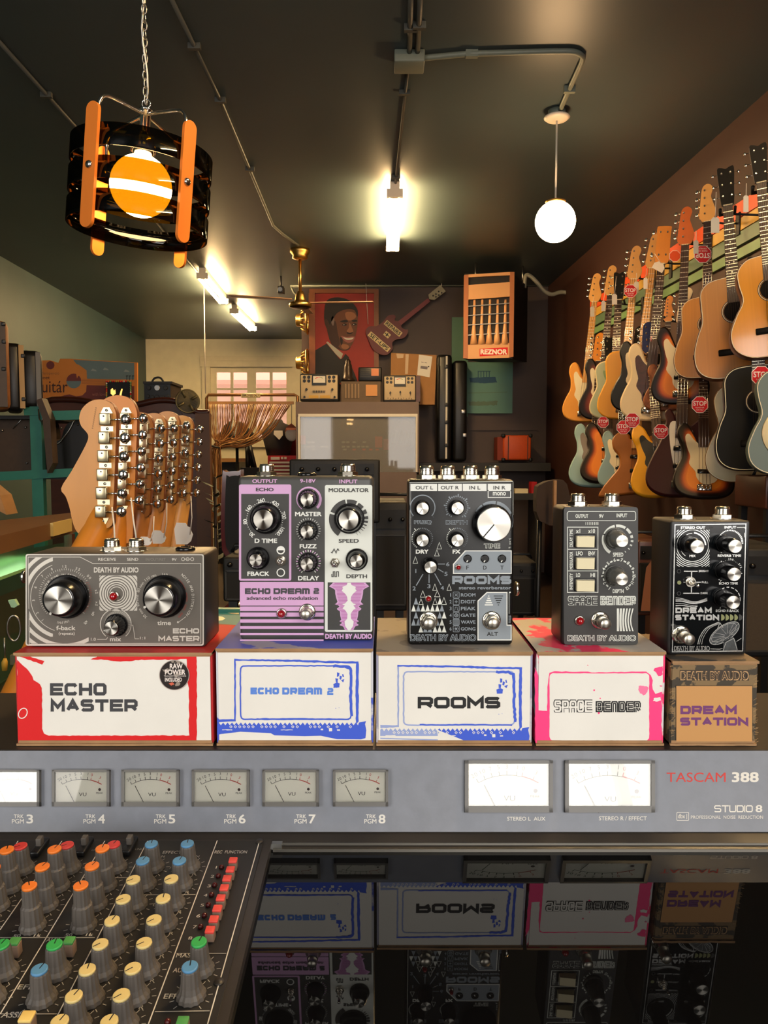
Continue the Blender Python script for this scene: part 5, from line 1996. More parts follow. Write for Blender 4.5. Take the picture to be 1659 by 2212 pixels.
OUT = {
    'bass': [(0, 0), (-.28, .02), (-.45, .10), (-.50, .24), (-.44, .40), (-.36, .54), (-.37, .70), (-.43, .84), (-.40, .96), (-.30, 1.0), (-.21, .94), (-.14, .82), (-.08, .745), (.08, .73), (.14, .74), (.23, .80), (.31, .83), (.39, .79), (.41, .70), (.37, .58), (.36, .48), (.43, .36), (.49, .24), (.46, .10), (.29, .02)],
    'tele': [(0, 0), (-.3, .015), (-.47, .11), (-.5, .26), (-.43, .43), (-.37, .56), (-.40, .72), (-.41, .86), (-.32, .96), (-.14, .99), (-.08, .985), (.08, .82), (.2, .80), (.33, .87), (.40, .83), (.37, .70), (.35, .55), (.43, .40), (.5, .25), (.47, .1), (.3, .015)],
    'dread': [(0, 0), (-.3, .012), (-.46, .10), (-.5, .26), (-.45, .44), (-.385, .58), (-.385, .74), (-.38, .88), (-.29, .97), (-.12, 1), (.12, 1), (.29, .97), (.38, .88), (.385, .74), (.385, .58), (.45, .44), (.5, .26), (.46, .10), (.3, .012)],
    'classical': [(0, 0), (-.28, .012), (-.46, .11), (-.5, .27), (-.42, .44), (-.33, .58), (-.36, .74), (-.36, .87), (-.26, .97), (-.1, 1), (.1, 1), (.26, .97), (.36, .87), (.36, .74), (.33, .58), (.42, .44), (.5, .27), (.46, .11), (.28, .012)],
    'wing': [(0, .03), (-.30, .0), (-.50, -.02), (-.46, .10), (-.36, .24), (-.24, .40), (-.24, .55), (-.33, .68), (-.34, .82), (-.22, .92), (-.10, .86), (-.08, .80), (.08, .80), (.16, .84), (.30, .86), (.36, .76), (.30, .62), (.26, .45), (.36, .30), (.50, .16), (.52, .08), (.3, .06)],
    'lobed': [(0, 0), (-.28, .02), (-.47, .12), (-.5, .28), (-.42, .46), (-.30, .66), (-.24, .86), (-.26, .98), (-.18, 1.02), (-.10, .92), (-.07, .84), (.08, .80), (.18, .84), (.30, .90), (.36, .84), (.33, .70), (.36, .52), (.46, .36), (.5, .22), (.44, .08), (.28, .02)],
}
HEAD = {
    'inline': [(-.021, 0), (-.034, .018), (-.041, .034), (-.034, .12), (-.027, .19), (-.016, .214), (.002, .222), (.020, .212), (.028, .192), (.022, .165), (.019, .145), (.032, .10), (.043, .06), (.038, .03), (.021, 0)],
    'paired': [(-.021, 0), (-.030, .02), (-.034, .09), (-.038, .168), (-.02, .174), (0, .166), (.02, .174), (.038, .168), (.034, .09), (.030, .02), (.021, 0)],
    'tall': [(-.024, 0), (-.036, .03), (-.036, .10), (-.034, .16), (-.036, .165), (-.036, .205), (-.02, .212), (.03, .21), (.036, .2), (.034, .16), (.036, .10), (.036, .03), (.024, 0)],
}
GUARD = {
    'bass': [(-.02, .18), (.16, .20), (.24, .30), (.22, .42), (.26, .54), (.27, .66), (.20, .72), (.06, .70), (-.06, .70), (-.16, .76), (-.24, .84), (-.30, .80), (-.27, .66), (-.22, .54), (-.24, .44), (-.14, .34), (-.12, .26)],
    'tele': [(.04, .34), (.26, .38), (.24, .5), (.25, .62), (.27, .72), (.18, .76), (.08, .76), (-.08, .76), (-.24, .82), (-.2, .68), (-.12, .58), (-.10, .42)],
    'lobed': [(.02, .14), (.2, .16), (.26, .34), (.2, .54), (.16, .74), (.04, .78), (-.1, .86), (-.18, .80), (-.14, .5), (-.06, .26)],
}


def make_guitar(name, label, cat, hp, bp, Y, yaw, shape, head, fr, side, neck, board, headm, nt, ac=False, guard=None, pick=0, burst=None, group='guitars hanging on the right wall', Yh=None, hole=False, wfac=1.0, bfac=1.0, inlay=True, bridge='metal'):
    B, H = W(bp[0], bp[1], Y), W(hp[0], hp[1], Yh or Y + .05)
    z = (H - B)
    L = z.length
    z.normalize()
    a = math.radians(yaw)
    f = Vector((-math.sin(a), -math.cos(a), 0))
    f = (f - z * f.dot(z)).normalized()
    y = -f
    x = y.cross(z)
    t = thing(name, label, cat, B, group)
    M = Matrix((x, y, z)).transposed().to_4x4()
    M.translation = B
    t.matrix_world = M
    bass = nt == 4
    Lr = 1.17 if bass else (1.03 if ac else .99)
    s = L / Lr
    bl = (.50 if ac else (.47 if bass else .405)) * s * bfac
    bw = (.40 if ac else .335) * s * wfac
    th = (.105 if ac else .040) * s
    loop = [(p.x * bw, p.y * bl) for p in smooth_loop([Vector(p) for p in OUT[shape]], 4)]
    n = len(loop)
    # inset loops by normals
    def inset(lp, d):
        out = []
        for i in range(len(lp)):
            p0, p1 = Vector(lp[i - 1]), Vector(lp[(i + 1) % len(lp)])
            tt = (p1 - p0).normalized()
            out.append((lp[i][0] + tt.y * -d * -1 * INS, lp[i][1] - tt.x * -d * -1 * INS))
        return out
    area = sum(loop[i][0] * loop[(i + 1) % n][1] - loop[(i + 1) % n][0] * loop[i][1] for i in range(n))
    INS = 1 if area < 0 else -1
    r = .004 * s if ac else .010 * s
    l1 = inset(loop, r)
    rings = [(-th / 2 , l1), (-th / 2 + r * .3, inset(loop, r * .3)), (-th / 2 + r, loop), (th / 2 - r, loop), (th / 2, l1)]
    k = MB()
    vs = [(px, yy, pz) for yy, lp in rings for px, pz in lp]
    fs = []
    for q in range(4):
        for i in range(n):
            j = (i + 1) % n
            fs.append((q * n + i, q * n + j, (q + 1) * n + j, (q + 1) * n + i))
    k.add(vs, fs, side, True)
    if burst:
        cz = bl * .36
        cs = [(1.0, (20, 13, 11))] + list(zip((.90, .82, .72, .60), burst))
        lv = []
        for (s0, c0), (s1, c1) in zip(cs, cs[1:]):
            for q in range(3):
                c_ = tuple(int(c0[w_] + (c1[w_] - c0[w_]) * q / 3) for w_ in range(3))
                lv.append((s0 + (s1 - s0) * q / 3, mat('finish burst %d %d %d' % c_, c_, .38, spec=.3)))
        last = mat('finish burst %d %d %d' % burst[3], burst[3], .38, spec=.3)
        lv.append((cs[-1][0], None))
        prev = l1
        for q, (sc_, mm) in enumerate(lv[:-1]):
            nx = [(px * lv[q + 1][0] / 1.0 if False else px * lv[q + 1][0], cz + (pz - cz) * (1 - (1 - lv[q + 1][0]) * .62)) for px, pz in l1]
            k.add([(px, -th / 2 - .00005, pz) for px, pz in prev] + [(px, -th / 2 - .00005, pz) for px, pz in nx], [(i, (i + 1) % n, n + (i + 1) % n, n + i) for i in range(n)], mm)
            prev = nx
        k.add([(px, -th / 2 - .00005, pz) for px, pz in prev], [tuple(range(n))], last)
    else:
        k.add([(px, -th / 2, pz) for px, pz in l1], [tuple(range(n))], fr)
    k.add([(px, th / 2, pz) for px, pz in l1], [tuple(reversed(range(n)))], side)
    if ac:
        # edge binding
        i2 = inset(loop, r + .0035 * s)
        k.add([(px, -th / 2 - .0004, pz) for px, pz in l1] + [(px, -th / 2 - .0004, pz) for px, pz in i2], [(i, (i + 1) % n, n + (i + 1) % n, n + i) for i in range(n)], m_cream)
    k.build('body', t, False)
    hl = .225 * s if (bass or head == 'inline') else .185 * s
    zj = bl * (.74 if not ac else 1.0)
    if not ac and shape in ('wing',):
        zj = bl * .8
    zn = L - hl
    nw0, nw1 = .030 * s, .0215 * s
    yb = -th / 2 - .002 * s
    k = MB()
    vs = []
    for (zz, ww, dp) in ((zj - (.0 if ac else .05 * s), nw0, .026 * s), (zn, nw1, .020 * s)):
        for i in range(7):
            aa = math.pi * i / 6
            vs.append((ww * math.cos(aa), yb + dp * math.sin(aa) * .95, zz))
    k.add(vs, [(i, i + 1, 7 + i + 1, 7 + i) for i in range(6)] + [(6, 0, 7, 13)], neck, True)
    k.build('neck', t, False)
    k = MB()
    z0 = bl * (.74 if ac else .66)
    yf = yb - .005 * s
    k.hexa([(-nw0, yb, z0), (nw0, yb, z0), (nw0, yf, z0), (-nw0, yf, z0), (-nw1, yb, zn), (nw1, yb, zn), (nw1, yf, zn), (-nw1, yf, zn)], board)
    sl = (zn - z0) / (.72 if not ac else .67) * 1.0
    for i in range(1, 21):
        fz_ = zn - (L * .56) * (1 - 2 ** (-i / 12))
        if fz_ < z0 + .004:
            break
        ww = nw1 + (nw0 - nw1) * (zn - fz_) / (zn - z0)
        k.box((-ww, yf - .0012 * s, fz_ - .0013 * s), (ww, yf, fz_ + .0013 * s), m_fret)
    if inlay:
        for i in (3, 5, 7, 9, 12, 15):
            fz_ = zn - (L * .56) * (1 - 2 ** (-(i - .5) / 12))
            if fz_ < z0 + .01:
                continue
            for xo in ((-.01 * s, .01 * s) if i == 12 else (0,)):
                k.lathe([(.0035 * s, 0), (.0035 * s, .0006 * s)], (xo, yf, fz_), (0, -1, 0), m_pearl if board is not m_maple else m_black, 10)
    k.box((-nw1, yf - .003 * s, zn - .002 * s), (nw1, yf, zn + .003 * s), m_cream)
    k.build('fretboard', t, False)
    # headstock
    hsc = hl / (.222 if head == 'inline' else (.174 if head == 'paired' else .212))
    hloop = [(px * s * (1.12 if bass else 1.0), zn + pz * hsc) for px, pz in (tuple(p) for p in smooth_loop([Vector(p) for p in HEAD[head]], 3))]
    k = MB()
    k.prism([Vector((px, yb - .001 * s, pz)) for px, pz in hloop], (0, .015 * s, 0), headm, neck)
    k.build('headstock', t, False)
    if head == 'inline':
        spots = [(-.014 * s, zn + hl * (.22 + .62 * i / (nt - 1)), -1) for i in range(nt)]
    else:
        m_ = nt // 2
        spots = [(sg * .020 * s, zn + hl * (.24 + .60 * i / max(1, m_ - 1)), sg) for i in range(m_) for sg in (-1, 1)]
    for (px, pz, sg) in spots:
        k = MB()
        k.lathe([(.0065 * s, 0), (.0062 * s, .002 * s), (.0035 * s, .003 * s), (.0035 * s, .011 * s)], (px, yb - .001 * s, pz), (0, -1, 0), m_tun, 12)
        k.cyl((px, yb + .010 * s, pz), (sg * .052 * s, yb + .010 * s, pz), .0025 * s, m_tun, 6)
        br = .013 * s if bass else .0085 * s
        k.ball((sg * .058 * s, yb + .010 * s, pz), br, m_tun, 10, (.8, .35, 1.0))
        k.build('tuner', t, False)
    # hardware on the body
    yy = -th / 2
    zb_ = bl * (.13 if not ac else .26)
    gy = yy - .0022 * s
    if guard is not None and shape in GUARD:
        g = [(p.x * bw, p.y * bl) for p in smooth_loop([Vector(p) for p in GUARD[shape]], 3)]
        k = MB(); k.prism([Vector((px, yy - .0004, pz)) for px, pz in g], (0, -.0022 * s, 0), guard); k.build('pickguard', t, False)
    for i in range(pick):
        pz = bl * (.34 + .20 * i)
        k = MB(); k.rbox((-.036 * s, gy - .007 * s, pz - .013 * s), (.036 * s, yy, pz + .013 * s), .003 * s, m_kblk, None, 1); k.build('pickup', t, False)
    k = MB()
    if ac:
        k.rbox((-.085 * s, yy - .008 * s, zb_ - .016 * s), (.085 * s, yy, zb_ + .016 * s), .004 * s, m_ebon, None, 1)
    else:
        k.rbox((-.040 * s, yy - .012 * s, zb_ - .02 * s), (.040 * s, yy, zb_ + .02 * s), .003 * s, m_tun, None, 1)
        for i in range(nt):
            px = -.030 * s + .060 * s * i / (nt - 1)
            k.cyl((px, yy - .014 * s, zb_ - .016 * s), (px, yy - .014 * s, zb_ + .016 * s), .004 * s, m_tun, 8)
    k.build('bridge', t, False)
    if hole:
        k = MB()
        k.lathe([(.049 * s, 0), (.049 * s, .0004)], (0, yy - .0003, bl * .655), (0, -1, 0), mat('dark inside', (14, 9, 7), .9), 36)
        sp_ = lambda aa, bb, up=0: Vector((aa, yy - .0006 - .0001 * up, -bb))
        k.ring(sp_, 0, -bl * .655, .050 * s, .060 * s, m_rose, 0, 360, 40)
        k.ring(sp_, 0, -bl * .655, .0535 * s, .0565 * s, m_cream, 0, 360, 40, 1)
        k.build('soundhole', t, False)
    k = MB()
    for i in range(nt):
        q = (i / (nt - 1) - .5)
        k.tube([(q * .058 * s, yf - .009 * s, zb_), (q * .038 * s, yf - .003 * s, zn + .002 * s)], .0011 * s if bass else .0007 * s, m_tun, 4)
    k.build('strings', t, False)
    return t, M, L, s


rowx = lambda y, off=.24: rwx(y) - off
SB0, SB1, SB2, SB3 = fin('black edge', (22, 14, 12)), fin('dark red brown', (84, 30, 16)), fin('burnt orange', (196, 92, 24)), fin('amber', (226, 128, 34))
BURST = ((34, 18, 13), (96, 36, 16), (190, 88, 24), (226, 128, 34))
DARKB = ((26, 14, 11), (44, 18, 12), (92, 34, 22), (120, 52, 28))
nat, nat2 = fin('natural ash', (224, 152, 62), .12), fin('butterscotch', (222, 154, 44), .08)
ROSEN = (m_maple, m_rose)
spr, spr2, spr3 = mat('spruce top', (206, 142, 68), .25, var=.10, scale=3, stretch=(40, 40, .3), coat=.3), mat('spruce top aged', (206, 136, 58), .25, var=.10, scale=3, stretch=(40, 40, .3), coat=.3), mat('golden lacquer top', (226, 152, 44), .15, var=.06, scale=3, stretch=(40, 40, .3), coat=.7)
mah = fin('mahogany side', (92, 48, 26))
G = {}
up = [
    ('g1', 'electric_bass', 'natural blond bass hanging farthest along the upper row, white pickguard', (1291, 592), (1258, 912), 6.55, 24, 'bass', 'inline', nat, nat, m_maple, m_maple, m_maple, 4, dict(guard=m_cream, pick=1)),
    ('g2', 'electric_bass', 'dark brown sunburst bass beside the blond one in the upper row', (1324, 575), (1296, 908), 6.2, 24, 'bass', 'inline', SB0, SB0, m_maple, m_rose, m_maple, 4, dict(burst=DARKB, guard=m_cream, pick=1)),
    ('g3', 'electric_guitar', 'pale silver-green electric guitar with black paired headstock in the upper row', (1340, 590), (1326, 906), 5.98, 28, 'tele', 'paired', fin('silver green', (176, 186, 156)), fin('pale edge', (206, 190, 150)), m_maple2, m_rose, m_ebon, 6, dict(guard=fin('green guard', (130, 160, 120)), pick=2)),
    ('g4', 'electric_bass', 'butterscotch single-cut bass with maple neck and a red stop tag at its nut', (1376, 533), (1342, 906), 5.75, 22, 'tele', 'inline', nat2, nat2, m_maple, m_maple, m_maple, 4, dict(pick=1)),
    ('g5', 'electric_bass', 'glossy black bass with maple neck behind the cream one', (1418, 507), (1372, 893), 5.45, 24, 'bass', 'inline', fin('gloss black', (12, 14, 14)), fin('gloss black', (12, 14, 14)), m_maple, m_maple, m_maple, 4, dict(guard=m_cream, pick=1)),
    ('g6', 'electric_bass', 'cream bass with tortoiseshell pickguard and squared amber headstock', (1436, 491), (1398, 910), 5.2, 20, 'bass', 'tall', fin('cream', (226, 204, 160)), fin('cream', (226, 204, 160)), m_maple2, m_rose, m_maple2, 4, dict(guard=mat('tortoiseshell', (70, 26, 20), .25, var=.5, scale=60), pick=1)),
    ('g8', 'electric_guitar', 'heavily worn bare-wood electric guitar between the cream bass and the sunburst bass', (1447, 640), (1432, 888), 5.1, 22, 'bass', 'inline', fin('worn wood', (172, 104, 56), .35, .5, (96, 52, 28), 22), fin('worn wood', (172, 104, 56), .35, .5, (96, 52, 28), 22), m_maple2, m_rose, m_maple2, 6, dict(pick=2)),
    ('g7', 'electric_bass', 'sunburst bass with orange headstock and fretless dark fingerboard in the upper row', (1484, 449), (1468, 874), 4.85, 26, 'bass', 'inline', SB3, SB0, m_orhead, m_rose, m_orhead, 4, dict(burst=BURST, guard=m_cream, pick=1, inlay=False)),
    ('a1', 'acoustic_bass', 'natural acoustic bass with blond headstock and an upside-down stop tag on its neck', (1530, 404), (1532, 818), 4.5, 30, 'dread', 'inline', spr, mah, m_maple, m_rose, m_maple, 4, dict(ac=True, hole=True)),
    ('a2', 'acoustic_guitar', 'brown-topped acoustic guitar with black slotted headstock beside the golden guitar', (1566, 370), (1595, 818), 3.95, 22, 'dread', 'paired', spr2, mah, m_ebon, m_rose, m_ebon, 6, dict(ac=True, hole=True)),
    ('a3', 'acoustic_guitar', 'golden glossy acoustic guitar at the edge of the picture with dark headstock', (1634, 321), (1676, 772), 3.55, 20, 'classical', 'paired', spr3, mah, m_rose, m_rose, m_ebon, 6, dict(ac=True, hole=True)),
]
low = [
    ('l1', 'electric_bass', 'pale blue bass lowest and farthest along the rack, dark pickguard', (1297, 722), (1280, 1053), 5.9, 18, 'bass', 'inline', fin('pale blue', (140, 172, 172)), fin('pale blue', (140, 172, 172)), m_orhead, m_rose, m_maple2, 4, dict(guard=mat('dark guard', (48, 26, 22), .3), pick=1)),
    ('l2', 'electric_guitar', 'small orange sunburst guitar between the two pale blue ones in the lower row', (1320, 731), (1312, 1044), 5.7, 24, 'bass', 'paired', SB3, SB0, m_rose, m_rose, m_ebon, 6, dict(burst=BURST, pick=2)),
    ('l3', 'electric_bass', 'grey-blue bass with cream pickguard, left of the walnut winged bass', (1350, 752), (1340, 1056), 5.4, 26, 'bass', 'inline', fin('grey blue', (128, 156, 158)), fin('grey blue', (128, 156, 158)), m_maple, m_rose, m_maple, 4, dict(guard=m_cream, pick=2)),
    ('l4', 'electric_bass', 'walnut bass with wide winged lower body in the lower row', (1383, 708), (1372, 1072), 5.1, 20, 'wing', 'inline', fin('walnut', (156, 92, 34), .2), fin('walnut', (156, 92, 34), .2), m_maple2, m_maple, m_ebon, 4, dict(pick=2, wfac=1.3, guard=None)),
    ('l5', 'electric_bass', 'mustard yellow bass with worn edges in the lower row', (1400, 700), (1432, 1074), 4.75, 22, 'bass', 'inline', fin('mustard', (222, 158, 30)), fin('mustard', (222, 158, 30)), m_maple, m_rose, fin('navy head', (34, 44, 84)), 4, dict(guard=m_blk, pick=1, Yh=4.95)),
    ('l6', 'electric_bass', 'dark wine red bass with long white pickguard in the lower row', (1484, 625), (1468, 1074), 4.5, 26, 'lobed', 'inline', fin('wine red', (52, 14, 18)), fin('wine red', (52, 14, 18)), m_rose, m_rose, m_cream, 4, dict(guard=m_paper, pick=2)),
    ('l7', 'electric_bass', 'large sunburst bass with white pickguard, nearest electric in the lower row', (1516, 690), (1520, 1078), 4.2, 14, 'bass', 'inline', SB3, SB0, m_rose, m_rose, m_ebon, 4, dict(burst=BURST, guard=m_cream, pick=1)),
    ('l8', 'acoustic_guitar', 'cream pearl-topped acoustic guitar behind the black one', (1600, 640), (1618, 1040), 3.95, 24, 'classical', 'paired', mat('pearl cream top', (206, 186, 130), .2, var=.2, scale=6, coat=.6), fin('tan side', (150, 110, 60)), m_rose, m_rose, m_ebon, 6, dict(ac=True, hole=True, wfac=1.1, bfac=1.1)),
    ('l9', 'acoustic_guitar', 'matte black acoustic guitar with white-ringed soundhole and stop tag', (1630, 560), (1640, 1016), 3.6, 20, 'dread', 'paired', mat('matte black top', (13, 12, 12), .55, spec=.15), fin('black side', (18, 17, 17)), m_ebon, m_rose, m_ebon, 6, dict(ac=True, hole=True, bfac=1.02)),
    ('l10', 'acoustic_guitar', 'blue-grey resonator guitar cut off by the right edge of the picture', (1690, 570), (1712, 1024), 3.3, 20, 'classical', 'paired', fin('blue grey', (96, 112, 108)), fin('blue grey', (96, 112, 108)), m_rose, m_rose, m_ebon, 6, dict(ac=True, hole=False, bfac=1.04)),
]
for rowi, rows_ in enumerate((up, low)):
    for (key, nm, lab, hp, bp, Yg, yaw, shape, head, frm, sidem, neckm, boardm, headm, nt, kw) in rows_:
        if rowi and key not in ('l8', 'l9', 'l10'):
            kw['Yh'] = Yg + (.62 if key == 'l5' else .46)
            Yg += .06
        G[key] = make_guitar(nm, lab, 'bass guitar' if 'bass' in nm else 'guitar', hp, bp, Yg, yaw, shape, head, frm, sidem, neckm, boardm, headm, nt, **kw)
# resonator cone cover on the blue-grey one
t, M, L, s = G['l10']
k = MB(); k.lathe([(.135 * s, 0), (.13 * s, .004), (.10 * s, .008), (.06 * s, .012), (0, .013)], (0, -.053 * s, .2 * s), (0, -1, 0), m_cream, 40); k.build('cone_cover', t, False)
# wall hangers: rod and padded yoke at each headstock
m_pad = mat('black rubber pad', (22, 20, 19), .6)
for key, (t, M, L, s) in G.items():
    zn = L - (.2 * s)
    c0 = M @ Vector((0, .012 * s, zn))
    wx = rwx(c0.y) - .026
    k = MB()
    yk = M.to_3x3()
    q = c0 + yk @ Vector((0, .02, 0))
    k.tube([Vector((wx, c0.y + .02, q.z - .01)), Vector((wx - .08, c0.y + .02, q.z - .01)), q], .006, m_pad, 8)
    k.tube([c0 + yk @ Vector((-.034 * s, -.03, .012)), c0 + yk @ Vector((-.034 * s, .016, -.002)), q, c0 + yk @ Vector((.034 * s, .016, -.002)), c0 + yk @ Vector((.034 * s, -.03, .012))], .0085, m_pad, 8)
    k.rbox((wx - .005, c0.y - .005, q.z - .08), (wx + .004, c0.y + .045, q.z + .05), .003, m_pad)
    o = k.build('guitar_hanger')
    tag(o, 'black padded hanger of the ' + ' '.join(t['label'].split(' with ')[0].split(',')[0].split()[:10]), 'hanger', 'guitar hangers on the right wall')

# stop tags and price tags
m_stop = mat('stop tag red', (206, 30, 40), .4)
m_stxt = mat('stop tag white', (240, 226, 220), .5)


def stop_tag(u, v, r, Y, label, rot=0, text=True, col=None):
    sp = lambda a, b, up=0: W(u + a * r, v + b * r, Y - .0008 * up) if not rot else W(u - a * r, v - b * r, Y - .0008 * up)
    o8 = [(1.0 * math.cos(math.radians(22.5 + 45 * i)), 1.0 * math.sin(math.radians(22.5 + 45 * i))) for i in range(8)]
    k = MB()
    k.prism([sp(*p) for p in o8], (0, .0015, 0), m_stxt)
    k.poly(sp, [(a * .93, b * .93) for a, b in o8], col or m_stop, 1)
    if text:
        k.text(sp, 'STOP', -.76, -.42, .76, .14, m_stxt, .03, 2)
        k.text(sp, 'PLEASE ASK', -.5, .26, .5, .42, m_stxt, .0, 2)
        k.text(sp, 'FOR HELP', -.4, .52, .4, .68, m_stxt, .0, 2)
    tag(k.build('stop_tag'), label, 'sign tag', 'red octagonal stop tags hung on the guitars')


stop_tag(1362, 629, 15, 5.62, 'red octagonal stop tag at the nut of the butterscotch bass')
stop_tag(1518, 549, 20, 4.38, 'red stop tag hanging upside down on the acoustic bass neck', 180)
stop_tag(1552, 634, 16, 4.2, 'red stop tag half hidden behind the brown-topped acoustic')
stop_tag(1617, 637, 18, 3.82, 'red stop tag in the soundhole of the brown-topped acoustic')
stop_tag(1512, 874, 19, 4.04, 'red stop tag on the neck of the large sunburst bass')
stop_tag(1645, 812, 23, 3.4, 'red stop tag at the top of the matte black acoustic')
stop_tag(1428, 932, 17, 4.68, 'red stop tag between the mustard bass and the wine red bass')
stop_tag(1347, 923, 16, 5.0, 'red stop tag above the walnut bass, left and lower of two')
stop_tag(1366, 908, 17, 4.96, 'red stop tag above the walnut bass, right and upper of two')
stop_tag(1303, 912, 13, 5.6, 'red stop tag between the pale blue bass and the grey-blue bass')
stop_tag(1270, 815, 12, 6.62, 'red stop tag beside the white pickguard of the blond bass')
stop_tag(1416, 733, 12, 5.2, 'red stop tag behind the worn bare-wood guitar')
stop_tag(1458, 553, 13, 4.75, 'small orange and red tag at the nut of the fretless bass', 0, False, mat('orange tag', (226, 84, 36), .5))


def price_tag(u0, v0, u1, v1, Y, label, sv=None, group='white price tags hung on the guitars', tilt=0):
    k = MB()
    c = (u1 - u0) * .28
    cu, cv = (u0 + u1) / 2, (v0 + v1) / 2
    ct, st = math.cos(tilt), math.sin(tilt)
    pts = [(u0, v1), (u1, v1), (u1, v0 + c), (u1 - c, v0), (u0 + c, v0), (u0, v0 + c)]
    pts = [(cu + (a - cu) * ct - (b - cv) * st, cv + (a - cu) * st + (b - cv) * ct) for a, b in pts]
    k.prism([W(a, b, Y) for a, b in pts], (0, .0012, 0), m_paper)
    if sv is not None:
        top = (cu + (v0 - cv) * -st, cv + (v0 - cv) * ct)
        k.tube([W(top[0], top[1] + 2, Y), W(sv[0], sv[1], Y)], .0018 if Y > 2 else .0008, m_string, 5)
    tag(k.build('price_tag'), label, 'price tag', group)


for (a, Y, lab, sv) in (((1275, 662, 1284, 684), 6.53, 'white price tag on the neck of the blond bass', (1283, 640)), ((1299, 650, 1308, 672), 6.05, 'white price tag on the neck of the dark brown sunburst bass', (1308, 620)),
                        ((1322, 635, 1333, 658), 5.85, 'white price tag beside the black paired headstock', (1331, 600)), ((1370, 608, 1380, 632), 5.7, 'white price tag behind the stop tag of the butterscotch bass', (1375, 590)),
                        ((1390, 600, 1399, 624), 5.35, 'white price tag left of the black bass neck', (1397, 580)), ((1536, 469, 1554, 503), 3.9, 'white price tag hanging from the brown-topped acoustic headstock', (1547, 415)),
                        ((1606, 422, 1617, 458), 3.5, 'white price tag hanging from the golden acoustic headstock', (1612, 396)), ((1498, 519, 1509, 548), 4.36, 'white price tag left of the upside-down stop tag', (1504, 500))):
    price_tag(*a, Y, lab, sv)
price_tag(1411, 566, 1436, 585, 5.1, 'tilted white price tag below the squared amber headstock', (1414, 548), 'white price tags hung on the guitars', .5)

# ------------------------------------------------------------------ row of headstocks seen from behind, at the left
HC = lambda a, b: (a / 3.456, 820 + b / 3.456)
m_hd = [mat('headstock maple %d' % i, c, .32, var=.10, scale=14, stretch=(3, 3, .6), coat=.05, spec=.3) for i, c in enumerate(((206, 140, 66), (206, 126, 40), (168, 108, 54), (186, 126, 64), (182, 124, 62), (200, 144, 76)))]
m_hside = mat('headstock edge', (112, 62, 30), .4)
m_nick = mat('nickel tuner housing', (196, 184, 150), .3, 1.0)
HO = [(735, 148), (668, 166), (612, 218), (591, 288), (606, 346), (640, 386), (659, 420), (648, 470), (596, 572), (530, 690), (456, 812), (490, 872), (520, 960), (542, 1062), (574, 1136), (622, 1166), (680, 1150), (760, 1122), (834, 1088), (842, 1000), (852, 800), (862, 500), (868, 300), (862, 240), (836, 186), (790, 156)]
Y0 = 1.065
base = W(*HC(800, 300), Y0)
OL = [W(*HC(a, b), Y0) - base for a, b in HO]
cols = [((800, 300), 1.065), ((945, 292), 1.20), ((1085, 366), 1.30), ((1190, 366), 1.38), ((1290, 346), 1.46), ((1395, 372), 1.54)]
labs = ['nearest headstock of the left row, blond maple with stamped serial number', 'amber orange headstock second in the left row, rising above the first', 'brownish headstock third in the left row', 'fourth headstock in the left row, between the brownish one and two pale ones', 'fifth headstock in the left row with rounded pale top', 'last headstock of the left row, pale with outermost tuner buttons']
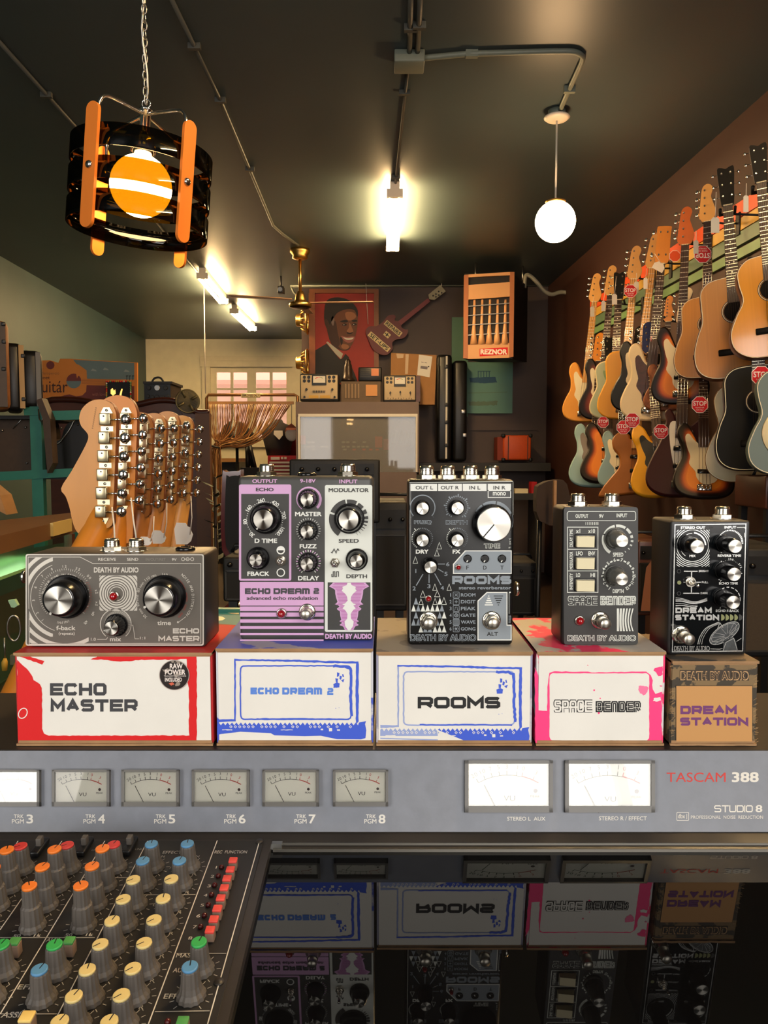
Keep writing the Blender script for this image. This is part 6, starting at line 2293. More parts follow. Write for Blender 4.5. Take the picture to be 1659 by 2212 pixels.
for i, ((a, b), Yk) in enumerate(cols):
    o0 = W(*HC(a, b), Yk)
    t = thing('electric_guitar', labs[i], 'guitar', o0 + Vector((0, 0, -.5)), 'electric guitars standing in a row, backs to the camera')
    k = MB()
    body = smooth_loop([o0 + (p * 1.3 if i == 1 else p) for p in OL], 3)
    k.prism(body, (0, .014, 0), m_hd[i], m_hside, True)
    if i == 0:
        S = crop_plane(Yk, 0, 820, 3.456)
        for q in range(11):
            k.quad(S, 712 - q * 2.6, 208 + q * 15, 722 - q * 2.6, 215 + q * 15, mat('stamped ink', (130, 92, 50), .6))
    k.build('headstock', t)
    # neck leaning down toward the camera
    n0 = o0 + (W(*HC(690, 1120), Y0) - base)
    n1 = n0 + Vector((-.085, -.17, -.30)) if i == 0 else n0 + Vector((-.03, -.06, -.34))
    k = MB()
    pts = [n0 + Vector((.012, .012, .05)), n0 + Vector((.004, .012, .0)), n0 + (n1 - n0) * .2 + Vector((0, .012, 0)), n0 + (n1 - n0) * .6 + Vector((0, .014, 0)), n1 + Vector((0, .014, 0)), n1 + (n1 - n0) * .5 + Vector((0, .014, 0))]
    k.tube(pts, [.008, .0205, .0225, .024, .026, .028], m_hd[1] if i == 0 else m_hd[i], 20)
    k.build('neck', t)
    for q in range(6):
        c = o0 + (W(*HC(800 - q * 6.4, 300 + q * 137), Y0) - base)
        k = MB()
        k.rbox((c.x - .0074, c.y - .011, c.z - .0078), (c.x + .0078, c.y + .0, c.z + .0086), .0012, m_nick, None, 2)
        k.lathe([(.0012, 0), (.0012, .0004)], (c.x - .001, c.y - .011, c.z + .0045), (0, -1, 0), m_black, 8)
        for zz in (-.0125, .0125):
            if (q == 0 and zz > 0) or (q == 5 and zz < 0):
                k.prism([Vector((c.x - .0085, c.y - .0015, c.z + zz * .7)), Vector((c.x + .0085, c.y - .0015, c.z + zz * .7)), Vector((c.x + .006, c.y - .0015, c.z + zz * 1.1)), Vector((c.x + .004, c.y - .0015, c.z + zz * 1.36)), Vector((c.x - .004, c.y - .0015, c.z + zz * 1.36)), Vector((c.x - .006, c.y - .0015, c.z + zz * 1.1))], (0, .0015, 0), m_nick)
                k.lathe([(.0022, 0), (.0018, .001), (0, .0013)], (c.x, c.y - .0014, c.z + zz * 1.05), (0, -1, 0), m_steel, 10)
            elif zz < 0:
                k.box((c.x - .0085, c.y - .0015, c.z - .0158), (c.x + .0085, c.y, c.z - .0088), m_nick)
                k.lathe([(.0022, 0), (.0018, .001), (0, .0013)], (c.x + .0005, c.y - .0014, c.z - .0123), (0, -1, 0), m_steel, 10)
        k.cyl((c.x + .007, c.y - .006, c.z), (c.x + .024, c.y - .006, c.z), .0013, m_tun, 8)
        tn = k.build('tuner', t)
        k = MB()
        k.ball((c.x + .0275, c.y - .006, c.z), .0078, m_chrome, 16, (.95, .5 if q % 2 else .75, 1.0))
        k.build('tuner_button', tn)
    # body down behind the console
    k = MB()
    e = n1 + (n1 - n0) * .5
    bo = [(p[0] * .33, p[1] * .4) for p in OUT['bass']]
    k.prism([Vector((e.x - p[0] - .01, e.y - .02, e.z - .40 + p[1])) for p in [tuple(q) for q in smooth_loop([Vector(b_) for b_ in bo], 3)]], (0, .042, 0), fin('row guitar %d' % (i % 3), ((150, 60, 40), (60, 70, 80), (200, 180, 140))[i % 3]))
    k.build('body', t)
for (a, b_, Y, lab, sv) in (((1040, 1172, 1135, 1238), 0, 1.12, 'white scalloped price tag lowest beside the neck of the third headstock', (1150, 1020)), ((1130, 1125, 1240, 1225), 0, 1.2, 'white scalloped price tag in the middle behind the grey pedal', (1245, 920)), ((1300, 1068, 1440, 1230), 0, 1.25, 'largest white scalloped price tag at the end of the headstock row', (1425, 870))):
    p0, p1 = HC(a[0], a[1]), HC(a[2], a[3])
    k = MB()
    w_, h_ = p1[0] - p0[0], p1[1] - p0[1]
    pts = [(p0[0] + w_ * .1, p1[1]), (p0[0], p0[1] + h_ * .3), (p0[0] + w_ * .12, p0[1]), (p0[0] + w_ * .62, p0[1] + h_ * .02), (p0[0] + w_ * .72, p0[1] + h_ * .18), (p0[0] + w_ * .86, p0[1] + h_ * .22), (p0[0] + w_ * .92, p0[1] + h_ * .4), (p1[0], p0[1] + h_ * .55), (p0[0] + w_ * .9, p0[1] + h_ * .85), (p0[0] + w_ * .7, p1[1])]
    k.prism([W(u, v, Y) for u, v in pts], (0, .0008, 0), m_paper)
    q = HC(*sv)
    k.tube([W(p0[0] + w_ * .85, p0[1] + h_ * .55, Y - .001), W((p0[0] + w_ * .85 + q[0]) / 2 + 3, (p0[1] + h_ * .5 + q[1]) / 2 + 6, Y - .002), W(q[0], q[1], Y)], .0009, m_string, 5)
    tag(k.build('price_tag'), lab, 'price tag', 'scalloped price tags on the row of headstocks')
for (p, q, lab) in (((843, 960), (858, 1240), 'white string hanging from the lowest tuner of the nearest headstock'), ((985, 890), (1020, 1200), 'white string hanging from the amber headstock')):
    k = MB()
    a, b_ = HC(*p), HC(*q)
    k.tube([W(a[0] - 2, a[1] - 2, 1.045), W(a[0] + 3, (a[1] + b_[1]) / 2, 1.03), W(b_[0], b_[1], 1.02)], .0012, m_string, 6)
    tag(k.build('tag_string'), lab, 'string')
# ================================================================== THINGS IN THE SHOP
m_wood = mat('red-brown wood', (86, 46, 30), .35, var=.25, scale=6, stretch=(1, 1, 4))
m_wood2 = mat('light oak', (176, 128, 76), .45, var=.2, scale=6, stretch=(.5, 2, 4))
m_tolex = mat('black tolex', (11, 10, 10), .6, var=.2, scale=200)
m_grill = mat('dark grille cloth', (15, 13, 12), .8, var=.3, scale=300)
m_teal = mat('teal enamel', (48, 120, 104), .4, var=.2, scale=12)
m_box = mat('plain cardboard', (172, 124, 76), .8, var=.12, scale=10)
m_edge = mat('dull grey piping', (38, 36, 33), .5)
m_case = mat('black moulded case', (22, 21, 21), .35)
m_brn = mat('brown case covering', (70, 52, 36), .5, var=.2, scale=30)


def bx(k, u0, v0, u1, v1, Y, d, material, r=0):
    """upright block: front face at depth Y from pixel extents, d deep"""
    a, b = W(u0, v1, Y), W(u1, v0, Y)
    if r:
        k.rbox((a.x, Y, a.z), (b.x, Y + d, b.z), r, material)
    else:
        k.box((a.x, Y, a.z), (b.x, Y + d, b.z), material)
    return a, b


def amp(label, u0, v0, u1, v1, Y, d, body=None, grill=None, pan=None, legs=True, handle=True):
    body, grill = body or m_tolex, grill or m_grill
    a, b = W(u0, v1, Y), W(u1, v0, Y)
    t = thing('guitar_amplifier', label, 'amplifier', ((a.x + b.x) / 2, Y + d / 2, a.z))
    w_, h_ = b.x - a.x, b.z - a.z
    k = MB(); k.rbox((a.x, Y, a.z), (b.x, Y + d, b.z), .008, body); k.build('cabinet', t)
    k = MB(); k.box((a.x + w_ * .06, Y - .004, a.z + h_ * .06), (b.x - w_ * .06, Y + .001, a.z + h_ * .70), grill)
    for q in ((a.z + h_ * .06), (a.z + h_ * .70)):
        k.box((a.x + w_ * .055, Y - .006, q - .003), (b.x - w_ * .055, Y, q + .003), m_edge)
    for q in (a.x + w_ * .06, b.x - w_ * .06):
        k.box((q - .003, Y - .006, a.z + h_ * .06), (q + .003, Y, a.z + h_ * .70), m_edge)
    k.build('grille', t)
    k = MB(); k.box((a.x + w_ * .06, Y - .006, a.z + h_ * .76), (b.x - w_ * .06, Y + .001, a.z + h_ * .93), pan or m_tolex); pn_ = k.build('control_panel', t)
    n = max(3, int(w_ / .06))
    for i in range(n):
        k = MB()
        k.lathe([(.009, 0), (.008, .012), (0, .013)], (a.x + w_ * (.14 + .72 * i / (n - 1)), Y - .006, a.z + h_ * .845), (0, -1, 0), m_kblk, 12)
        k.build('knob', pn_)
    if legs and a.z > .06:
        k = MB()
        for x in (a.x + .03, b.x - .03):
            for y in (Y + .03, Y + d - .03):
                k.box((x - .015, y - .015, 0), (x + .015, y + .015, a.z), m_black)
        k.build('stand', t)
    if not handle:
        return t
    k = MB()
    c = (a.x + b.x) / 2
    k.tube([(c - .09, Y + d * .5, b.z), (c - .08, Y + d * .5, b.z + .025), (c + .08, Y + d * .5, b.z + .025), (c + .09, Y + d * .5, b.z)], .008, m_black, 8); k.build('handle', t)
    return t


# ------------------------------------------------------------------ painting, guitar sign, poster
Y = 9.0
t = thing('framed_portrait', 'large painted portrait of a smiling person in a dark suit on red ground, wooden frame', 'painting', W(742, 815, Y))
k = MB()
a, b = W(668, 830, Y), W(816, 624, Y)
sp = lambda u, v, up=0: W(u, v, Y - .004 - .0015 * up)
for (u0, v0, u1, v1) in ((668, 633, 680, 830), (808, 633, 818, 830), (668, 624, 818, 633)):
    bx(k, u0, v0, u1, v1, Y - .03, .05, mat('frame wood', (136, 78, 36), .45, var=.2, scale=9))
k.build('frame', t)
k = MB()
bx(k, 678, 630, 812, 830, Y, .02, mat('red painted ground', (158, 40, 28), .55, var=.15, scale=6))
pc = lambda pts: [(580 + x / 4.1475, 540 + y / 4.1475) for x, y in pts]
m_sk1, m_sk2, m_sk3, m_sk4 = (mat('portrait skin %d' % i, c, .6) for i, c in enumerate(((104, 62, 42), (62, 38, 30), (150, 98, 66), (34, 22, 20))))
m_suit, m_hair = mat('portrait suit', (22, 22, 24), .6), mat('portrait hair', (26, 20, 20), .6)
sm = lambda pts, n=3: [tuple(p) for p in smooth_loop([Vector(q) for q in pc(pts)], n)]
k.poly(sp, pc([(418, 900), (520, 838), (640, 980), (700, 960), (760, 1080), (800, 1180), (418, 1200)]), m_suit, 0)
k.poly(sp, sm([(530, 620), (545, 800), (600, 880), (700, 900), (740, 840), (720, 600)]), m_sk2, 1)
k.poly(sp, sm([(520, 560), (560, 500), (700, 500), (790, 540), (800, 640), (790, 720), (770, 800), (740, 860), (690, 896), (640, 880), (590, 800), (545, 700)]), m_sk1, 2)
k.poly(sp, sm([(545, 640), (600, 640), (620, 740), (640, 830), (620, 860), (575, 790), (545, 710)]), m_sk2, 3)
k.poly(sp, sm([(505, 500), (540, 440), (620, 424), (700, 440), (760, 480), (798, 540), (796, 600), (770, 540), (700, 530), (620, 560), (590, 600), (560, 650), (530, 700), (500, 640)]), m_hair, 4)
k.poly(sp, sm([(500, 640), (520, 620), (545, 660), (550, 700), (525, 710)]), m_sk2, 5)
k.poly(sp, sm([(690, 560), (760, 560), (785, 600), (740, 630), (700, 620)]), m_sk3, 3)
k.poly(sp, sm([(640, 640), (690, 625), (715, 640), (680, 650)]), m_hair, 5); k.poly(sp, sm([(745, 632), (785, 625), (795, 640), (760, 645)]), m_hair, 5)
for c in ((682, 668), (770, 665)):
    k.poly(sp, sm([(c[0] - 24, c[1] + 4), (c[0], c[1] - 10), (c[0] + 22, c[1] + 2), (c[0], c[1] + 12)]), m_sk4, 5)
    k.disc(sp, *pc([(c[0] - 6, c[1] + 2)])[0], 1.0, m_paper, 8, 6)
k.poly(sp, sm([(725, 650), (750, 700), (758, 735), (720, 745), (700, 725), (718, 700)]), m_sk3, 5)
k.poly(sp, sm([(700, 735), (730, 742), (758, 735), (740, 752), (710, 752)]), m_sk4, 6)
k.poly(sp, sm([(650, 770), (700, 780), (770, 775), (760, 815), (720, 832), (680, 815)]), mat('portrait lips', (150, 84, 74), .5), 5)
k.poly(sp, sm([(668, 782), (710, 790), (762, 784), (745, 802), (700, 804)]), mat('portrait teeth', (206, 196, 180), .5), 6)
k.poly(sp, sm([(640, 790), (660, 780), (665, 830), (650, 850)]), m_sk4, 4)
k.poly(sp, sm([(660, 845), (710, 850), (720, 875), (690, 890), (655, 875)]), m_sk3, 4)
k.poly(sp, sm([(570, 590), (590, 620), (580, 680), (560, 640)]), mat('portrait grey light', (120, 104, 100), .6), 4)
k.poly(sp, pc([(516, 826), (530, 820), (668, 930), (650, 978), (600, 930)]), mat('portrait collar', (168, 160, 146), .6), 4)
k.poly(sp, pc([(655, 980), (690, 930), (720, 960), (730, 1060), (690, 1050)]), m_hair, 3)
k.build('canvas', t)

Y = 8.95
GS = lambda x, y: (580 + x / 4.1475, 540 + y / 4.1475)
t = thing('guitar_shaped_sign', 'maroon guitar-shaped sign hung on the wall with hand-lettered repair offer', 'sign', W(850, 768, Y))
k = MB()
m_mar = mat('maroon sign paint', (104, 34, 38), .5, var=.15, scale=14)
out = smooth_loop([Vector(GS(*p)) for p in [(870, 730), (900, 685), (970, 680), (1030, 640), (1070, 590), (1120, 580), (1140, 600), (1130, 630), (1165, 640), (1195, 660), (1190, 690), (1230, 715), (1248, 710), (1245, 750), (1210, 790), (1150, 800), (1110, 830), (1110, 890), (1060, 940), (990, 930), (930, 880), (895, 800)]], 3)
k.prism([W(p.x, p.y, Y) for p in out], (0, .03, 0), m_mar)
k.prism([W(*GS(*p), Y - .005) for p in [(1160, 640), (1430, 430), (1450, 460), (1190, 672)]], (0, .03, 0), mat('maroon neck paint', (120, 44, 52), .5))
k.build('body', t)
k = MB(); k.prism([W(*GS(*p), Y - .005) for p in [(1432, 400), (1540, 312), (1588, 370), (1488, 446), (1440, 440)]], (0, .03, 0), mat('aged sign head', (168, 160, 132), .5, var=.2, scale=20))
for p in ((1475, 410), (1500, 395), (1525, 372), (1500, 420), (1526, 404), (1552, 384)):
    c = W(*GS(*p), Y - .005); k.lathe([(.01, 0), (.008, .006)], c, (0, -1, 0), m_dark, 8)
k.build('headstock', t)
m_strip = mat('yellowed paper strip', (226, 204, 150), .6)


def tilted(k, s, p0, p1, hgt, ink):
    """a paper strip from p0 to p1 (crop coords, along its top edge) carrying a word"""
    p0, p1 = Vector(p0), Vector(p1)
    d = (p1 - p0); L_ = d.length; d.normalize(); n_ = Vector((-d.y, d.x))
    spq = lambda a_, b_, up=0: W(*GS(*(p0 + d * a_ + n_ * b_)), Y - .003 - .001 * up)
    k.poly(spq, [(0, 0), (L_, 0), (L_, hgt), (0, hgt)], m_strip, 0)
    k.text(spq, s, L_ * .06, hgt * .14, L_ * .94, hgt * .86, ink, .02, 1)


k = MB(); tilted(k, 'REPAIRS', (1062, 626), (1202, 742), 48, m_blk); tilted(k, '+', (1054, 724), (1098, 760), 44, m_blk); tilted(k, 'SET-UPS', (918, 728), (1096, 880), 48, m_blk); k.build('lettering_strip', t)
k = MB()
k.tube([W(790, 608, Y), W(795, 700, Y)], .003, m_string, 5); k.build('hanging_wire', t)
k = MB(); k.tube([W(954, 598, Y), W(954, 618, Y)], .004, m_string, 5)
k.build('hanging_wire', t)

Y = 9.06
m_mint = mat('mint green board', (96, 134, 112), .6, var=.08, scale=4)
k = MB(); bx(k, 975, 685, 1012, 900, Y, .03, m_mint); tag(k.build('poster_board'), 'tall mint green board half hidden behind the heater and cases', 'poster')
k = MB(); bx(k, 1006, 782, 1108, 893, Y - .01, .03, mat('sea green board', (104, 150, 136), .6, var=.1, scale=4))
sp = lambda u, v, up=0: W(u, v, Y - .013 - .001 * up)
m_bl2 = mat('faded blue print', (44, 84, 112), .6)
k.poly(sp, jag([(1014, 816), (1070, 814), (1074, 826), (1050, 828), (1016, 826)], .6, 4), m_bl2)
k.line(sp, [(1032, 802), (1060, 802)], 1.5, m_bl2)
for u in range(1033, 1061, 6):
    k.line(sp, [(u, 802), (u, 816)], 1.5, m_bl2)
k.line(sp, [(1012, 849), (1096, 847)], 1, MATS['grey-green paint'])
k.poly(sp, jag([(1012, 868), (1075, 866), (1074, 875), (1014, 877)], 1.2, 4), MATS['grey-green paint'])
tag(k.build('poster_board'), 'sea green board with faded blue print below the heater', 'poster')

# brass horn baskets at the edge of the partition
for (v0, lab) in ((692, 'upper brass basket horn at the edge of the brown wall'), (784, 'lower brass basket horn at the edge of the brown wall')):
    Y = 8.95
    p = W(664, v0, Y)
    t = thing('horn_speaker', lab, 'speaker', p)
    k = MB()
    for i in range(10):
        a = 2 * math.pi * i / 10
        k.tube([p + Vector((0, .15 * math.cos(a), .15 * math.sin(a))), p + Vector((-.07, .10 * math.cos(a), .10 * math.sin(a)))], .008, m_brass, 6)
    k.tube([p + Vector((0, .15 * math.cos(i * .2618), .15 * math.sin(i * .2618))) for i in range(24)], .014, m_brass, 6, True)
    k.build('basket', t)
    k = MB(); k.lathe([(.10, .06), (.075, .075), (.07, .12), (.06, .13), (0, .13)], p, (-1, 0, 0), m_brass, 24); k.build('magnet', t)

# ------------------------------------------------------------------ gas heater
Y = 7.85
t = thing('unit_heater', 'tan gas heater with louvred front hanging from two rods', 'heater', W(1057, 780, Y))
m_ht, m_hd2 = mat('tan heater enamel', (214, 160, 108), .4), mat('copper heater frame', (170, 106, 66), .4)
k = MB()
HB = lambda x, y: (900 + x / 4.425, 550 + y / 4.425)
a, b = W(1003, 775, Y), W(1110, 590, Y)
bl_, br_ = W(1036, 775, Y + .6).x, W(1138, 775, Y + .6).x
k.hexa([Vector(q) for q in ((a.x, Y + .03, a.z), (b.x, Y + .03, a.z), (br_, Y + .6, a.z + .04), (bl_, Y + .6, a.z + .04), (a.x, Y + .03, b.z), (b.x, Y + .03, b.z), (br_, Y + .6, b.z), (bl_, Y + .6, b.z))], mat('dark heater casing', (22, 18, 16), .6)); k.build('cabinet', t)
k = MB()
for q in ([(455, 195), (496, 190), (490, 995), (448, 990)], [(893, 165), (935, 165), (925, 975), (884, 985)], [(496, 190), (893, 165), (893, 196), (496, 216)]):
    k.prism([W(*HB(*p), Y) for p in q], (0, .05, 0), m_hd2 if len(k.f) < 12 else m_ht)
k.build('frame', t)
k = MB(); k.prism([W(*HB(*p), Y + .004) for p in [(496, 290), (893, 262), (890, 400), (494, 430)]], (0, .03, 0), m_ht); k.build('upper_panel', t)
k = MB(); k.prism([W(*HB(*p), Y + .004) for p in [(488, 862), (888, 845), (884, 985), (488, 998)]], (0, .03, 0), m_ht)
spq = lambda x, y, up=0: W(*HB(x, y), Y + .002 - .001 * up)
k.poly(spq, [(602, 900), (872, 886), (872, 955), (602, 972)], m_redp, 0)
k.text(spq, 'REZNOR', 610, 904, 864, 954, m_stw, .05, 1)
k.build('front_panel', t)
k = MB()
for i in range(5):
    x = 552 + i * 74
    k.tube([W(*HB(x + 2, 430), Y + .03), W(*HB(x, 560), Y + .03), W(*HB(x - 4, 690), Y + .03), W(*HB(x - 6, 780), Y + .03), W(*HB(x - 4, 860), Y + .03)], [.012, .014, .018, .028, .040], m_ht, 10)
k.build('heat_exchanger_tube', t)
for i, (y0, y1) in enumerate(((490, 460), (578, 552), (668, 646), (765, 742))):
    k = MB(); k.prism([W(*HB(*p), Y + .01) for p in [(490, y0), (888, y1), (888, y1 + 8), (490, y0 + 8)]], (0, .04, 0), m_steel); k.build('louvre', t)
for u, v in ((1027, 562), (1129, 553)):
    k = MB(); p = W(u, 600, Y + (.15 if u < 1100 else .3)); k.cyl((p.x, p.y, p.z - .06), (p.x, p.y, CEIL), .008, m_steel, 8); k.build('hanging_rod', t)

# ------------------------------------------------------------------ grey booth with glazed front
Y = 8.2
t = thing('glazed_booth', 'grey-brown booth with a white-framed reflecting window under the tube testers', 'counter', W(772, 1100, Y) * 1 + Vector((0, .3, 0)))
m_booth = mat('grey-brown booth paint', (116, 98, 90), .55, var=.1, scale=5)
a, b = W(640, 1060, Y), W(905, 868, Y)
c0, c1 = W(645, 1020, Y), W(901, 896, Y)
k = MB()
k.box((a.x, Y, c1.z), (b.x, Y + .7, b.z), m_booth); k.box((a.x, Y, 0), (c0.x, Y + .7, c1.z), m_booth); k.box((c1.x, Y, 0), (b.x, Y + .7, c1.z), m_booth); k.box((a.x, Y + .66, 0), (b.x, Y + .7, c1.z), m_booth); k.box((a.x, Y, 0), (b.x, Y + .66, c0.z), m_booth)
k.build('booth_body', t)
k = MB()
for (u0, v0, u1, v1) in ((644, 894, 902, 900), (644, 900, 648, 1020), (898, 900, 902, 1020)):
    bx(k, u0, v0, u1, v1, Y - .02, .04, m_paper)
k.build('window_frame', t)
k = MB(); bx(k, 648, 900, 898, 1020, Y + .005, .006, glass_mat('booth glass', (.80, .80, .78), .055, .03, None, .3)); k.build('glass_pane', t)  # last value mixes in the grey haze that imitates the pane's reflection
m_lab = mat('price label card', (190, 180, 160), .6)
rnd = random.Random(9)
for r_, (vv, us) in enumerate(((955, (667, 676, 742, 751, 765, 787)), (965, (655, 666, 676, 695, 705, 742, 752, 764, 774, 784, 793)), (971, (677, 745, 765, 786, 801, 815)))):
    for u in us:
        k = MB(); bx(k, u - 3.6, vv - 1.8, u + 3.6, vv + 1.8, Y + .10 + .002 * (u % 3), .003, m_lab if u < 760 else m_or if r_ == 2 else m_lab)
        tag(k.build('label_card'), 'small price label in a row behind the booth glass', 'label', 'price labels behind the booth glass')
for (u0, v0, u1, v1, mm, lab) in ((648, 940, 660, 960, m_or, 'orange card at the far end behind the booth glass'), (810, 943, 826, 967, m_or, 'orange card behind the booth glass near the white coil'), (828, 948, 840, 972, mat('pink card', (190, 110, 110), .6), 'pink card beside the orange one behind the booth glass')):
    k = MB(); bx(k, u0, v0, u1, v1, Y + .13, .004, mm); tag(k.build('hanging_card'), lab, 'card')
k = MB(); k.tube(smooth_loop([W(844, 968, Y + .2), W(850, 925, Y + .2), W(870, 905, Y + .2), W(892, 915, Y + .2), W(896, 950, Y + .2), W(880, 975, Y + .2)], 5, False), .014, m_dark, 8); tag(k.build('coiled_cable'), 'dark looped cable behind the booth glass', 'cable')
for i in range(4):
    k = MB(); u = 850 + i * 13
    k.tube([W(u, 960, Y + .15), W(u + 6, 935, Y + .15), W(u + 8, 930, Y + .15)], .02, mat('grey cable', (110, 106, 100), .5), 8); tag(k.build('cable_hank'), 'grey hanging cable hank behind the booth glass', 'cable', 'cable hanks behind the booth glass')

# items on top of the booth
YB = 8.25
def tester(label, u0, v0, u1, v1, big):
    a, b = W(u0, v1, YB), W(u1, v0, YB)
    t = thing('tube_tester', label, 'test instrument', ((a.x + b.x) / 2, YB + .12, a.z))
    k = MB(); k.rbox((a.x - .01, YB + .012, a.z), (b.x + .01, YB + .22, b.z), .01, m_dark); k.build('case', t)
    k = MB(); k.rbox((a.x, YB, a.z + .02), (b.x, YB + .014, b.z - .015), .008, mat('beige instrument face', (196, 174, 138), .5)); k.build('face_panel', t)
    P_ = lambda fx, fy, o=0: Vector((a.x + (b.x - a.x) * fx, YB - .001 - o, b.z - (b.z - a.z) * fy))
    w_ = b.x - a.x
    k = MB()
    c = [P_(.31, .42), P_(.70, .42), P_(.70, .06), P_(.31, .06)]
    k.prism(c, (0, -.012, 0), m_black); mt = k.build('meter', t)
    k = MB()
    k.prism([P_(.34, .34, .012), P_(.67, .34, .012), P_(.67, .10, .012), P_(.34, .10, .012)], (0, -.002, 0), m_paper)
    sq = lambda x, y, up=0: P_(x, y, .0155)
    for (a0, a1, mm) in ((130, 100, m_redp), (98, 84, m_or), (82, 55, m_gr)):
        pts = [(.505 + .16 * math.cos(math.radians(a0 + (a1 - a0) * i / 6)), .36 - .22 * math.sin(math.radians(a0 + (a1 - a0) * i / 6))) for i in range(7)]
        k.line(sq, pts, .02, mm)
    k.build('meter_scale', mt)
    for x in (.10, .22, .78, .90):
        for y in (.13, .27):
            k = MB(); k.lathe([(w_ * .045, 0), (w_ * .04, .008)], P_(x, y), (0, -1, 0), m_black, 14); k.build('tube_socket', t)
    for (x, y) in ((.16, .58), (.86, .58), (.10, .86), (.92, .86)) if big else ((.2, .66), (.52, .64), (.84, .66)):
        k = MB(); k.lathe([(w_ * .03, 0), (w_ * .025, .02)], P_(x, y), (0, -1, 0), m_black, 12); k.box(P_(x - .012, y + .04, .02), P_(x + .012, y - .04, .03), m_black); k.build('knob', t)
    k = MB()
    if big:
        for (x0, x1) in ((.22, .48), (.52, .80)):
            k.prism([P_(x0, .90), P_(x1, .90), P_(x1, .80), P_(x0, .80)], (0, -.006, 0), m_ye)
        for i in range(8):
            k.box(P_(.33 + i * .045, .70), P_(.35 + i * .045, .62, .012), m_black)
    else:
        for i in range(10):
            k.lathe([(w_ * .014, 0), (w_ * .012, .008)], P_(.12 + i * .085, .86 + .03 * (i % 2)), (0, -1, 0), m_black, 8)
    k.build('switch_row', t)


tester('beige tube tester with a red and green meter at the end of the booth top', 650, 807, 729, 866, True)
tester('pale tube tester with a small white meter in front of the cardboard carton', 830, 810, 897, 868, False)
k = MB(); bx(k, 898, 812, 908, 868, YB + .02, .2, m_wood); tag(k.build('tester_lid'), 'brown open lid beside the pale tube tester', 'case lid')
t = thing('radio', 'grey wooden table radio with slatted grille and amber dial between the testers', 'radio', W(778, 868, YB))
k = MB(); bx(k, 737, 824, 822, 868, YB, .2, mat('weathered radio case', (104, 84, 62), .6, var=.2, scale=12)); k.build('radio_case', t)
for i in range(5):
    k = MB(); bx(k, 745 + i * 7, 829, 748 + i * 7, 860, YB - .012, .014, mat('tan slat', (140, 112, 78), .5)); k.build('grille_slat', t)
k = MB(); bx(k, 790, 831, 815, 855, YB - .01, .012, mat('amber dial', (206, 140, 60), .35)); k.build('dial', t)
t = thing('radio', 'small black bakelite radio with an orange dial standing on the grey radio', 'radio', W(799, 823, YB))
k = MB(); bx(k, 774, 793, 825, 823.5, YB + .03, .16, m_black, .012)
k.build('radio_case', t)
k = MB(); bx(k, 802, 796, 818, 812, YB + .024, .01, mat('orange dial', (216, 130, 74), .35)); k.build('dial', t)
k = MB()
for i in range(5):
    bx(k, 778, 797 + i * 4, 799, 798.5 + i * 4, YB + .026, .008, m_dark)
k.build('grille', t)
k = MB(); p = W(752, 823.5, YB + .08)
k.lathe([(.075, 0), (.07, .02), (.05, .04), (.045, .12), (.04, .17), (.028, .19), (.03, .21), (.02, .23), (0, .24)], p, (0, 0, 1), mat('dull bronze', (58, 46, 38), .4, .4), 20); tag(k.build('metal_bottle'), 'dull bronze flask standing on the grey radio in front of the portrait', 'bottle')
t = thing('shipping_carton', 'tall cardboard carton with a white shipping label leaning behind the tube tester', 'box', W(893, 874, 8.45))
k = MB(); k.prism([W(*p, 8.5) for p in [(843, 874), (939, 874), (943, 767), (845, 762)]], (0, .16, 0), m_box); k.build('carton_body', t)
sp = lambda u, v, up=0: W(u, v, 8.498 - .001 * up)
k = MB(); k.poly(sp, [(905, 766), (934, 770), (928, 815), (901, 810)], m_paper, 0); k.poly(sp, [(909, 790), (924, 792), (923, 798), (908, 796)], mat('print grey', (120, 112, 116), .6), 1)
for q in ((910, 782), (917, 783)):
    k.line(sp, [q, (q[0] + 5, q[1] + 1)], 1.2, MATS['print grey'], False, 1)
k.disc(sp, 926, 792, 1.6, m_blk, 8, 1)
k.build('shipping_label', t)
k = MB(); k.poly(sp, [(876, 765), (883, 765), (881, 808), (875, 808)], mat('packing tape', (196, 164, 120), .3), 0); k.poly(sp, [(856, 764), (872, 765), (871, 773), (858, 774)], MATS['packing tape'], 0); k.build('packing_tape', t)

# instrument cases on the ledge
def hardcase(label, u0, v0, u1, v1, Y, d, body, stripe=None, latches=(), turn=False):
    a, b = W(u0, v1, Y), W(u1, v0, Y)
    ang = math.atan2(-b.x, Y) if turn else 0
    M_ = Matrix.Translation((b.x, Y, 0)) @ Matrix.Rotation(ang, 4, 'Z') @ Matrix.Translation((-b.x, -Y, 0))

    def rt(k):
        k.v = [M_ @ p for p in k.v]
        return k
    t = thing('instrument_case', label, 'instrument case', ((a.x + b.x) / 2, Y + d / 2, a.z))
    k = MB(); k.rbox((a.x, Y, a.z), (b.x, Y + d, b.z), min(.04, (b.x - a.x) * .3), body, None, 3); rt(k).build('case_shell', t)
    if stripe:
        k = MB(); bx(k, stripe[0], v0 + 4, stripe[1], v1 - 6, Y - .012, .02, stripe[2]); rt(k).build('case_rim', t)
    for (u, v) in latches:
        k = MB(); bx(k, u - 4, v - 4, u + 4, v + 4, Y - .022, .022, m_steel if not stripe else m_black, .003); rt(k).build('latch', t)
    return t


